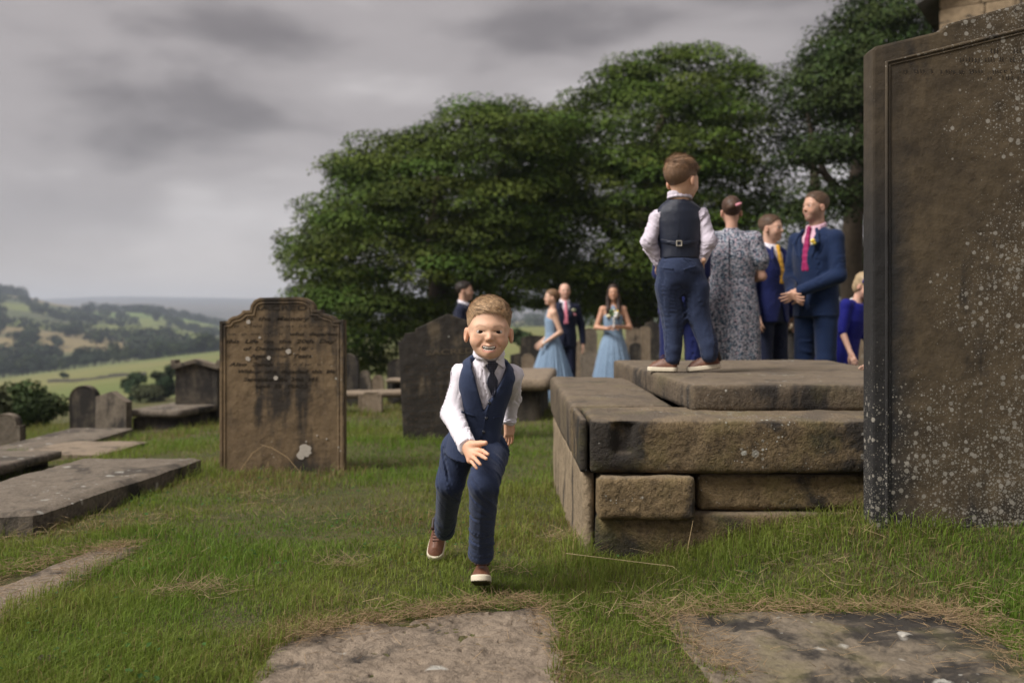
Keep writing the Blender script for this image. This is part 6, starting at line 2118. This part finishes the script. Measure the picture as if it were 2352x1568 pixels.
# man in dark suit, far left, seen in profile behind the leaning stone
G1 = adult('dark-haired man in dark navy suit in profile, behind the leaning gravestone', (1066, 668), 12.5, (1, -.15), 1.78, 'm', 'suit', M['dark_suit'], M['shirt'], M['tie_dark'], ('short', (.022, .015, .011)), (.50, .30, .21), stubble=.45, seed=1, brow=(.03, .02, .015))
# bridesmaid walking left
G2 = adult('bridesmaid in dusty blue halter gown walking left, hair in a low bun', (1268, 683), 14.3, (-1, -.12), 1.64, 'f', 'halter', hair=('updo', (.17, .095, .05)), skin=(.60, .38, .275),
           armL=((-.19, -.10, 1.10), (-.16, .15, .93)), armR=((.19, -.06, 1.12), (.16, .14, .95)), seed=2)
dress(G2, M['chiffon'], [(1.06, .128, .098), (1.16, .138, .108), (1.28, .150, .116), (1.36, .115, .096), (1.42, .070, .078), (1.45, .056, .062)], [(.02, .43, .42), (.25, .36, .36), (.55, .27, .27), (.85, .185, .17), (1.0, .140, .112), (1.08, .126, .098)], 34, .016, seed=5)
bf = G2['bf']; u = G2['u']
part('sash', carve([('+', put(loft([(1.035 * u, .137 * u, .108 * u), (1.075 * u, .135 * u, .106 * u)]), bf), 0)], .008), M['chiffon'], G2['B'])
wr = G2['S'](-.16, .15, .93); dv = (G2['S'](-.16, .15, .93) - G2['S'](-.19, -.10, 1.10)).normalized()
a_ = dv.cross(Vector((0, 0, 1))).normalized(); b_ = dv.cross(a_)
part('bracelet', carve([('+', cap(wr + (a_ * math.cos(t) + b_ * math.sin(t)) * .031, wr + (a_ * math.cos(t + .6) + b_ * math.sin(t + .6)) * .031, .009), .004) for t in np.arange(0, 6.3, .6)], .005), M['pearl'], G2['B'])
# bald usher
G3 = adult('bald man in dark navy suit and rose tie behind the walking bridesmaid', (1297, 668), 15.3, (.12, -1), 1.80, 'm', 'suit', M['dark_suit'], M['shirt'], M['tie_rose'], ('bald', None), (.60, .36, .27), stubble=.12, seed=3, armL=((-.255, -.02, 1.13), (-.27, .03, .86)))
def posy(name, label, c, cat='boutonniere', parent=None, cols=None, n=9, r=.02, size=.012, seed=0, grp=None):
    rs = random.Random(seed)
    t = empty(name, c, label, cat, grp)
    for i in range(n):
        a = rs.uniform(0, 6.28); q = Vector((math.cos(a) * r * rs.random() ** .5, rs.uniform(-.4, .2) * r, math.sin(a) * r * rs.random() ** .5))
        bm = bmesh.new(); bmesh.ops.create_icosphere(bm, subdivisions=2, radius=size * rs.uniform(.7, 1.25))
        for v_ in bm.verts:
            v_.co *= 1 + .28 * math.sin(v_.co.x * 500 + i) * math.cos(v_.co.z * 430)
            v_.co += q
        bm_obj('bloom' if i % 3 else 'sprig', bm, rs.choice(cols) if i % 3 else M['foliage_small'], t, True)
    return t
posy('boutonniere', 'cream buttonhole rose on the bald man\'s lapel', G3['S'](-.105, .155, 1.34), cols=[M['petal_cream']], n=7, r=.018, size=.016, seed=1)
q_ = part('pocket_square', carve([('+', cap(G3['S'](-.135, .150, 1.27), G3['S'](-.115, .152, 1.295), .013, .010), .004)], .005), M['petal_pink'], G3['B'])
# bridesmaid with the bouquet
G4 = adult('bridesmaid with long dark hair in dusty blue gown holding a posy, facing the camera', (1408, 672), 14.2, (-.05, -1), 1.70, 'f', 'halter', hair=('long', (.030, .015, .010), 1.1), skin=(.50, .275, .18),
           armR=((.245, .03, 1.12), (.07, .20, 1.10)), armL=((-.245, .03, 1.12), (-.055, .21, 1.13)), hand_dir=((-1, .25, .05), (1, .2, .1)), seed=4)
dress(G4, M['chiffon'], [(1.06, .128, .100), (1.16, .140, .112), (1.28, .150, .122), (1.36, .105, .100), (1.42, .058, .078), (1.45, .050, .062)], [(.02, .36, .33), (.30, .31, .28), (.60, .25, .22), (.85, .195, .165), (1.0, .145, .115), (1.08, .128, .10)], 40, .013, seed=8)
bq = empty('bouquet', G4['S'](.0, .265, 1.25), 'small posy of cream and yellow flowers held by the dark-haired bridesmaid', 'bouquet')
rs = random.Random(5)
for i in range(30):
    a = rs.uniform(0, 6.28); e_ = rs.uniform(-.2, 1.3)
    q_ = Vector((math.cos(a) * math.cos(e_), math.sin(a) * math.cos(e_), math.sin(e_))) * rs.uniform(.055, .095)
    bm = bmesh.new(); bmesh.ops.create_icosphere(bm, subdivisions=2, radius=rs.uniform(.016, .03))
    for v_ in bm.verts:
        v_.co *= 1 + .25 * math.sin(v_.co.x * 260 + i) * math.cos(v_.co.z * 240); v_.co += q_ + Vector((0, 0, .03))
    g_ = i % 3 == 0
    bm_obj('leaf_sprig' if g_ else 'bloom', bm, M['foliage_small'] if g_ else rs.choice([M['petal_cream'], M['petal_cream'], M['white'], M['petal_yellow']]), bq, True)
t_ = tube_np([(0, 0, .02), (0, 0, -.14)], [.016, .012], 8); add_obj('stems', mesh_np('stems', t_[0], t_[1], M['white']), bq)
# woman in floral dress, back turned
G5 = adult('woman in navy and pink floral dress with her back turned, hair pinned up', (1680, 486), 7.9, (.10, 1), 1.70, 'f', 'short_sleeve', hair=('updo', (.060, .030, .018), 1.2), skin=(.50, .29, .21),
           armR=((.245, .0, 1.10), (.10, .20, 1.06)), armL=((-.245, .0, 1.10), (-.10, .20, 1.06)), seed=6, h=.008)
S5, bf5, u5 = G5['S'], G5['bf'], G5['u']
ex = []
for sg in (-1, 1):
    ex += [('+', cap(S5(sg * .10, 0, 1.415), S5(sg * .175, 0, 1.395), .058 * u5, .070 * u5), .03), ('+', cap(S5(sg * .175, 0, 1.395), S5(sg * .222, .0, 1.235), .074 * u5, .082 * u5), .03), ('+', cap(S5(sg * .222, 0, 1.235), S5(sg * .232, 0, 1.185), .075 * u5, .055 * u5), .02)]
D5 = dress(G5, M['floral'], [(1.03, .178, .130), (1.12, .186, .135), (1.26, .190, .138), (1.38, .165, .11), (1.44, .10, .08), (1.49, .058, .062)], [(.03, .26, .21), (.40, .232, .19), (.80, .225, .18), (.95, .205, .165), (1.06, .182, .135)], 12, .006, .0085, 12, extra=ex)
b5 = bvh_of(carve([('+', put(loft([tuple(v_ * u5 for v_ in r) for r in [(1.03, .178, .130), (1.12, .186, .135), (1.26, .190, .138), (1.38, .165, .11), (1.44, .10, .08), (1.49, .058, .062)]]), bf5), 0)], .012))
drape('zip_seam', [(1673, 545), (1675, 545), (1677, 672), (1675, 672)], b5, .008, .004, M['dark_suit'], D5, 12, 7.8)
hc = G5['Hd'].w(.025, -.128, .035)
part('hair_clip', carve([('+', cap(hc, hc + Vector((.03, 0, .012)), .012, .009), .004)], .005), M['petal_pink'], G5['B'])
# man with gold tie
G6 = adult('man in royal blue suit with gold tie looking right, beside the floral dress', (1770, 524), 8.9, (.55, -.83), 1.78, 'm', 'suit', M['royal'], M['shirt'], M['tie_gold'], ('short', (.085, .048, .028), .8, (.15, .10, .075)), (.58, .35, .255), stubble=.25, head_fwd=(.78, -.62, -.03), trousers=M['dark_suit'], seed=7)
posy('boutonniere', 'dark blue flower on the gold-tied man\'s lapel', G6['S'](-.115, .15, 1.34), cols=[M['cobalt']], n=6, r=.018, size=.014, seed=3)
# tall man with magenta tie, hands clasped
G7 = adult('tall bearded man in blue suit and magenta tie with hands clasped', (1874, 475), 8.0, (-.80, -.60), 1.86, 'm', 'suit', M['teal_suit'], M['pinkshirt'], M['tie_pink'], ('short', (.090, .052, .030), .9, (.13, .085, .06)), (.50, .29, .205), stubble=.5, head_fwd=(-.93, -.36, 0), seed=9,
           armL=((-.215, .02, 1.10), (-.045, .235, .99)), armR=((.215, .02, 1.10), (.035, .25, .975)), hand_dir=((-.8, .45, -.35), (.75, .5, -.45)), h=.0085)
posy('boutonniere', 'yellow buttonhole flowers on the magenta-tied man\'s lapel', G7['S'](-.10, .158, 1.35), cols=[M['petal_yellow'], M['petal_yellow'], M['petal_cream']], n=8, r=.022, size=.016, seed=4)
wr = G7['S'](-.06, .222, .997); dv = (G7['S'](-.045, .235, .99) - G7['S'](-.225, .02, 1.12)).normalized(); a_ = dv.cross(Vector((0, 0, 1))).normalized(); b_ = dv.cross(a_)
part('watch', carve([('+', cap(wr + (a_ * math.cos(t) + b_ * math.sin(t)) * .034, wr + (a_ * math.cos(t + .6) + b_ * math.sin(t + .6)) * .034, .008), .003) for t in np.arange(0, 6.3, .6)], .005), M['metal'], G7['B'])
# blonde woman in cobalt, bending
G8 = adult('blonde woman in cobalt blue dress stooping beside the tall gravestone', (1984, 656), 9.3, (.55, -.84), 1.56, 'f', 'short_sleeve', hair=('bob', (.33, .24, .14), 1.1), skin=(.60, .36, .27), lean=(.30, -.18, 1), head_fwd=(.60, -.62, -.50), head_up=(.3, -.3, .9),
           armR=((.20, .10, 1.12), (.19, .28, .95)), armL=((-.20, .10, 1.12), (-.15, .30, .95)), seed=11)
S8, u8 = G8['S'], G8['u']
ex = []
for sg in (-1, 1):
    ex += [('+', cap(S8(sg * .09, 0, 1.405), S8(sg * .16, 0, 1.39), .055 * u8, .058 * u8), .03), ('+', cap(S8(sg * .16, 0, 1.39), S8(sg * .20, .10, 1.12), .058 * u8, .050 * u8), .03)]
dress(G8, M['cobalt'], [(1.03, .172, .135), (1.12, .176, .140), (1.26, .182, .142), (1.38, .155, .11), (1.44, .09, .08)], [(.30, .30, .24), (.60, .265, .22), (.85, .225, .19), (1.06, .175, .14)], 9, .010, .0095, 15, extra=ex)
nr = [S8(.072 * math.cos(t), .072 * math.sin(t) + .0, 1.43 - .03 * math.sin(t)) for t in np.arange(0, 6.5, .4)]
part('white_neckline', carve([('+', cap(nr[i], nr[i + 1], .014 * u8), .004) for i in range(len(nr) - 1)], .006), M['white'], G8['B'])
hb = [G8['Hd'].w(.073 * math.cos(t), .005, .038 + .077 * math.sin(t)) for t in np.arange(0, 3.15, .3)]
part('headband', carve([('+', cap(hb[i], hb[i + 1], .013, .013), .006) for i in range(len(hb) - 1)], .006), M['cobalt'], G8['B'])
for sg in (-1, 1):
    part('shoe', carve([('+', put(ell((sg * .08 * u8, .04 * u8, .04 * u8), (.04, .12, .04)), G8['bf']), 0)], .009), M['black_shoe'], G8['B'])
    part('leg', carve([('+', cap(S8(sg * .08, 0, .05), S8(sg * .08, 0, .5), .04, .055), 0)], .01), M['skin'], G8['B'], None)
# man in royal blue hidden behind the boy on the slab
G9 = adult('man in royal blue suit hidden behind the boy standing on the slab', (1566, 480), 7.6, (.1, 1), 1.70, 'm', 'suit', M['royal'], M['shirt'], None, ('short', (.06, .035, .02)), armR=((.17, .06, 1.13), (.08, .2, 1.05)), armL=((-.17, .06, 1.13), (-.08, .2, 1.05)), seed=13, h=.011)
# guest behind the tall stone: only a hand and white cuff rest on the slab
G10 = adult('guest hidden by the tall gravestone, hand and white sleeve on the slab', (2152, 560), 5.3, (-1, -.1), 1.50, 'f', 'short_sleeve', hair=('woman', (.10, .06, .03)), skin=(.58, .37, .28),
            armL=((-.18, .16, 1.08), (-.10, .37, .895)), armR=((.18, .22, 1.08), (.03, .38, .885)), hand_dir=((-.1, .95, -.42), (0, .95, -.42)), seed=15, h=.011)
dress(G10, M['white'], [(1.03, .165, .12), (1.26, .17, .125), (1.40, .14, .10), (1.45, .06, .06)], [(.35, .22, .18), (.8, .2, .17), (1.05, .165, .125)], 0, 0, .012, 17,
      extra=[('+', cap(G10['S'](sg * .15, 0, 1.40), G10['S'](sg * .18, .18, 1.08), .05, .045), .03) for sg in (-1, 1)] + [('+', cap(G10['S'](.18, .22, 1.08), G10['S'](.04, .35, .90), .042, .038), .02)])
for g_, nm in ():
    b = g_['B'].location
    print(nm, 'base z', round(b.z, 2), 'ground', round(gz(b.x, b.y), 2), 'at', [round(c, 2) for c in b])
# ------------------------------------------------------------------ turf, straw, stalks
def near_solid(x, y):
    """true where a stone stands, so no blade grows there"""
    m = np.zeros(len(x), bool)
    jx = x + .035 * vnoise(x * 9, y * 9, 0, 61) + .022 * vnoise(x * 38, y * 38, 0, 62)
    jy = y + .035 * vnoise(x * 9, y * 9, 0, 63) + .022 * vnoise(x * 38, y * 38, 0, 64)
    for pl in LEDGERS: m |= in_poly(jx, jy, pl)
    m |= (x > .30) & (x < 1.75) & (y > 4.03) & (y < 5.95)
    m |= (x > 1.37) & (x < 2.9) & (y > 3.79) & (y < 3.92)
    m |= (np.abs(x + 1.505) < .41) & (y > 6.49) & (y < 6.62)
    return m

def blades(name, label, n, y0, y1, hgt, wid, seed, power=1.3, straw=0.18, half=0.60):
    rs = np.random.RandomState(seed)
    # nearer turf is drawn blade by blade, further turf with fewer, wider tufts
    t = rs.rand(n)
    a = 1 - power
    y = (y0 ** a + t * (y1 ** a - y0 ** a)) ** (1 / a)
    x = rs.uniform(-1, 1, n) * (half * y + .45)
    keep = ~near_solid(x, y)
    # thin, bare patches
    pt = fbm(x * 1.1, y * 1.1, 0, 71, 3)
    keep &= rs.rand(n) < np.clip(.88 + .8 * pt, .28, 1)
    x, y, pt = x[keep], y[keep], pt[keep]
    n = len(x)
    z = ground_z(x, y) - .004
    sc = 1 + .11 * np.clip(y - 3, 0, 12)
    tuft = np.clip(1 + .95 * fbm(x * 4.5, y * 4.5, 0, 72, 3), .35, 2.1)
    # longer growth against the stones that mowers miss
    edge = np.zeros(n)
    for pl in LEDGERS[:4]:
        edge = np.maximum(edge, np.exp(-(edge_dist(x, y, pl) / .06) ** 2) * .55)
    dt = np.where((y < 4.1) & (y > 3.55) & (x > .2), np.exp(-((y - 4.02) / .12) ** 2) * 1.1, 0) + np.where((x > .0) & (x < .32) & (y > 3.9) & (y < 6), np.exp(-((x - .27) / .08) ** 2) * .8, 0)
    dt = dt + np.where((x > 1.2) & (y < 3.9), np.exp(-((y - 3.78) / .15) ** 2) * .9, 0) + np.where((np.abs(x + 1.5) < .5) & (y < 6.55), np.exp(-((y - 6.48) / .08) ** 2) * .5, 0)
    h = hgt * np.clip(1 + .9 * pt, .5, 1.6) * tuft * (1 + edge + .9 * dt) * rs.uniform(.55, 1.35, n) * (1 + .03 * (y - 3))
    az = rs.uniform(0, 2 * math.pi, n)
    lean = np.abs(rs.normal(0, .85, n)) + .15
    wx = .35 + .35 * vnoise(x * .9, y * .9, 0, 73); wy = -.25 + .4 * vnoise(x * .8, y * .8, 0, 74)
    dx = np.cos(az) * lean + wx * .6; dy = np.sin(az) * lean + wy * .6
    L_ = np.sqrt(1 + dx * dx + dy * dy)
    w = wid * sc * rs.uniform(.6, 1.3, n)
    sa = rs.uniform(0, math.pi, n)
    sx, sy = np.cos(sa) * w, np.sin(sa) * w
    b = np.stack([x, y, z], 1)
    d1 = np.stack([dx * .35, dy * .35, np.ones(n)], 1) / L_[:, None] * (h * .55)[:, None]
    d2 = np.stack([dx * 1.5, dy * 1.5, np.full(n, .42)], 1) / L_[:, None] * (h * .55)[:, None]
    s = np.stack([sx, sy, np.zeros(n)], 1)
    m1 = b + d1; tp = m1 + d2
    V = np.stack([b - s, b + s, m1 + s * .75, m1 - s * .75, tp], 1).reshape(-1, 3)
    i = np.arange(n)[:, None] * 5
    F4 = np.concatenate([i + np.array([[0, 1, 2, 3]]), i + np.array([[3, 2, 4, 4]])])
    F4 = F4.copy()
    # colours: lush to olive by patch, some dead blades
    g1 = np.array([.140, .240, .026]); g2 = np.array([.240, .262, .052]); g3 = np.array([.078, .162, .022]); dead = np.array([.27, .195, .095])
    pa = ss(-.5, .6, fbm(x * .9, y * .9, 0, 75, 3))[:, None]; pb = rs.rand(n, 1)
    c = g1 * (1 - pa) + g2 * pa
    c = c * (1 - .45 * pb) + g3 * (.45 * pb)
    dd = (rs.rand(n) < straw * (.3 + 2.6 * ss(.05, .55, fbm(x * 1.5, y * 1.5, 0, 76, 3))))
    c[dd] = dead * rs.uniform(.6, 1.2, (dd.sum(), 1))
    far_y = ss(8, 14, y)[:, None]
    c = c * (1 - .5 * far_y) + np.array([.135, .130, .038]) * .5 * far_y
    c = c * rs.uniform(.75, 1.3, (n, 1))
    K = np.repeat(c, 5, 0)
    tipm = np.tile(np.array([0, 0, .3, .3, 1.0]), n)[:, None]
    K = K * (1 - .35 * tipm) + np.array([.20, .185, .06]) * .35 * tipm
    # tri faces for tips
    Q4 = F4[:n]; T3 = F4[n:, :3]
    faces = np.concatenate([Q4[:, [0, 1, 2]], Q4[:, [0, 2, 3]], T3])
    o = add_obj(name, mesh_np(name, V, faces, M['blade'], K, True))
    tag(o, label, 'grass', kind='stuff')
    return o
blades('grass', 'short green and straw-tipped turf between the graves', 380000, 2.0, 9.5, .049, .00135, 101, 1.45, .20)
blades('far_grass', 'rough grass on the far part of the churchyard', 70000, 9.0, 26.0, .075, .0018, 102, 1.6, .25, .62)

def strands(name, label, pts, ln, rad, cols, seed, flat=.25, mat=None):
    """loose dry stalks: three-sided bent threads"""
    rs = np.random.RandomState(seed)
    n = len(pts)
    az = rs.uniform(0, 2 * math.pi, n); el = np.abs(rs.normal(0, flat, n))
    l = ln * rs.uniform(.4, 1.3, n)
    d = np.stack([np.cos(az) * np.cos(el), np.sin(az) * np.cos(el), np.sin(el)], 1)
    bend = rs.normal(0, .35, (n, 3)); bend[:, 2] = -np.abs(bend[:, 2]) * .4
    p0 = np.asarray(pts); p1 = p0 + d * l[:, None] * .5 + bend * l[:, None] * .12; p2 = p0 + d * l[:, None] + bend * l[:, None] * .3
    p2[:, 2] = np.maximum(p2[:, 2], p0[:, 2] + .001)
    V, i = [], np.arange(n)[:, None] * 9
    u_ = np.cross(d, [0, 0, 1.0]); u_ /= np.linalg.norm(u_, axis=1, keepdims=True).clip(1e-6); v_ = np.cross(d, u_)
    r = rad * rs.uniform(.6, 1.3, (n, 1))
    for p, f in ((p0, 1.0), (p1, .9), (p2, .5)):
        for t in (0, 2.094, 4.189):
            V.append(p + (u_ * math.cos(t) + v_ * math.sin(t)) * r * f)
    V = np.stack(V, 1).reshape(-1, 3)
    Fq = []
    for s in (0, 3):
        for a in range(3):
            Fq.append(i + np.array([[s + a, s + (a + 1) % 3, s + 3 + (a + 1) % 3, s + 3 + a]]))
    K = np.repeat(np.array(cols) * rs.uniform(.6, 1.25, (n, 1)), 9, 0)
    o = add_obj(name, mesh_np(name, V, np.concatenate(Fq), M['straw'], K))
    tag(o, label, 'straw', kind='stuff')
    return o
rs = np.random.RandomState(5)
pts = []
def along(poly, n, out=.05, inn=.05, seg=None, zoff=.012):
    pl = np.array(poly); m = len(pl)
    for k_ in (range(m) if seg is None else seg):
        a, b = pl[k_], pl[(k_ + 1) % m]
        t = rs.rand(n)[:, None]
        q = a + (b - a) * t + rs.normal(0, (out + inn) * .5, (n, 2))
        z = np.maximum(ground_z(q[:, 0], q[:, 1]), .02) + rs.uniform(0, zoff * 2, n)
        pts.append(np.column_stack([q, z]))
along(LEDGERS[0], 300, .045, .05, (2, 3, 4, 5)); along(LEDGERS[0], 260, .03, .04, (6, 7))
along(LEDGERS[1], 330, .06, .05, (3, 4, 5, 6)); along(LEDGERS[1], 240, .05, .05, (1, 2, 7, 8))
along(LEDGERS[2], 240, .05, .05)
q = np.column_stack([rs.uniform(-.6, .1, 90), rs.uniform(2.3, 3.2, 90), np.full(90, .03)]); pts.append(q)
q = np.column_stack([rs.uniform(.55, 1.4, 160), rs.uniform(2.3, 3.2, 160), np.full(160, .03)]); pts.append(q)
q = np.column_stack([rs.uniform(-1.95, -1.62, 420), rs.uniform(2.6, 4.1, 420), np.full(420, .03)]); pts.append(q)
strands('straw', 'dry mown straw gathered along the edges of the sunken stones', np.concatenate(pts), .050, .0008, (.30, .21, .12), 3, .3)
# little heaps of cut hay in the turf
hp = []
for (a, b, n_, s_) in ((440, 1365, 420, .05), (610, 1150, 120, .06), (790, 1305, 160, .04), (1165, 1330, 90, .03), (150, 1300, 260, .12), (900, 1420, 200, .06), (60, 1240, 260, .15), (1300, 1250, 320, .035), (1480, 1420, 300, .08), (1900, 1330, 300, .15), (1650, 1390, 300, .12), (2250, 1400, 300, .10), (700, 1195, 200, .2), (300, 1210, 220, .12)):
    d = 0.93 * FPX / (b - HYP)
    c = P(a, b, d)
    q = np.column_stack([rs.normal(c.x, s_ * 1.6, n_), rs.normal(c.y, s_, n_)])
    ok = ~near_solid(q[:, 0], q[:, 1]); q = q[ok]
    q = q[rs.rand(len(q)) < .42]
    hp.append(np.column_stack([q, ground_z(q[:, 0], q[:, 1]) + .015 + rs.uniform(0, .03, len(q))]))
strands('cut_hay', 'wisps of pale cut hay lying on the lawn', np.concatenate(hp), .070, .0009, (.33, .25, .14), 4, .42)
# clover, plantain and other low weeds in the turf
rs = np.random.RandomState(44)
wy_ = rs.uniform(2.3, 6.5, 5200); wx_ = rs.uniform(-1, 1, 5200) * (.6 * wy_ + .3)
ok = ~near_solid(wx_, wy_) & (fbm(wx_ * 2.2, wy_ * 2.2, 0, 88, 2) > .12)
wx_, wy_ = wx_[ok], wy_[ok]
Cw = np.column_stack([wx_, wy_, ground_z(wx_, wy_) + rs.uniform(.012, .045, len(wx_))])
Nw = np.column_stack([rs.normal(0, .35, len(wx_)), rs.normal(0, .35, len(wx_)), np.ones(len(wx_))])
Vw, Fw, Kw = leaves_np(Cw, Nw, rs.uniform(.008, .024, len(wx_)), np.array([.055, .125, .03]) * rs.uniform(.6, 1.4, (len(wx_), 1)), rs, .2, .7)
tag(add_obj('weeds', mesh_np('weeds', Vw, Fw, M['blade'], Kw, False)), 'small clover and plantain leaves among the grass', 'weeds', kind='stuff')
# bent seed stalks
def stalk(pts3, r, col, label):
    t_ = tube_np([Vector(p) for p in pts3], [r] * (len(pts3) - 1) + [r * .5], 5)
    o = add_obj('grass_stalk', mesh_np('grass_stalk', t_[0], t_[1], M['straw'], np.tile(np.array(col), (len(t_[0]), 1))))
    tag(o, label, 'grass stalk', 'dry stalks')
stalk([P(545, 1090, 6.38), P(580, 1040, 6.40), P(606, 1022, 6.42)], .0018, (.34, .24, .13), 'dry stalk leaning left in front of the lettered gravestone')
stalk([P(690, 1085, 6.36), P(660, 1050, 6.38), P(625, 1028, 6.40), P(598, 1020, 6.42)], .0018, (.34, .24, .13), 'long arching dry stalk in front of the lettered gravestone')
stalk([P(1300, 1270, 3.8), P(1545, 1300, 3.75), P(1600, 1345, 3.6)], .0014, (.45, .35, .2), 'pale fallen stalk in front of the stacked tomb')
stalk([P(1575, 1290, 3.88), P(1583, 1240, 3.9), P(1592, 1195, 3.92)], .0014, (.40, .30, .16), 'upright dry stalk against the stacked tomb')
stalk([P(2090, 1505, 2.87), P(2150, 1500, 2.87), P(2200, 1495, 2.88), P(2230, 1485, 2.9)], .0035, (.42, .30, .17), 'thick dry stem lying on the right ledger stone')
stalk([P(2090, 1420, 3.21), P(2190, 1419, 3.21), P(2300, 1420, 3.2)], .0016, (.45, .33, .2), 'straight dry stalk across the far edge of the right ledger stone')
bm = bmesh.new()
for i in range(9):
    bmesh.ops.create_icosphere(bm, subdivisions=1, radius=.022, matrix=Matrix.Translation((rnd.uniform(-.06, .06), rnd.uniform(-.012, .012), rnd.uniform(0, .012))))
bmesh.ops.convex_hull(bm, input=bm.verts[:])
tw = bm_obj('dark_twig', bm, M['leather_dark'], None, True); c = P(98, 1530, 2.745); tw.location = (c.x, c.y, gz(c.x, c.y) + .018); tw.scale = (.55, .5, .45)
tag(tw, 'small dark lump of wood in the grass at the bottom left corner', 'wood')
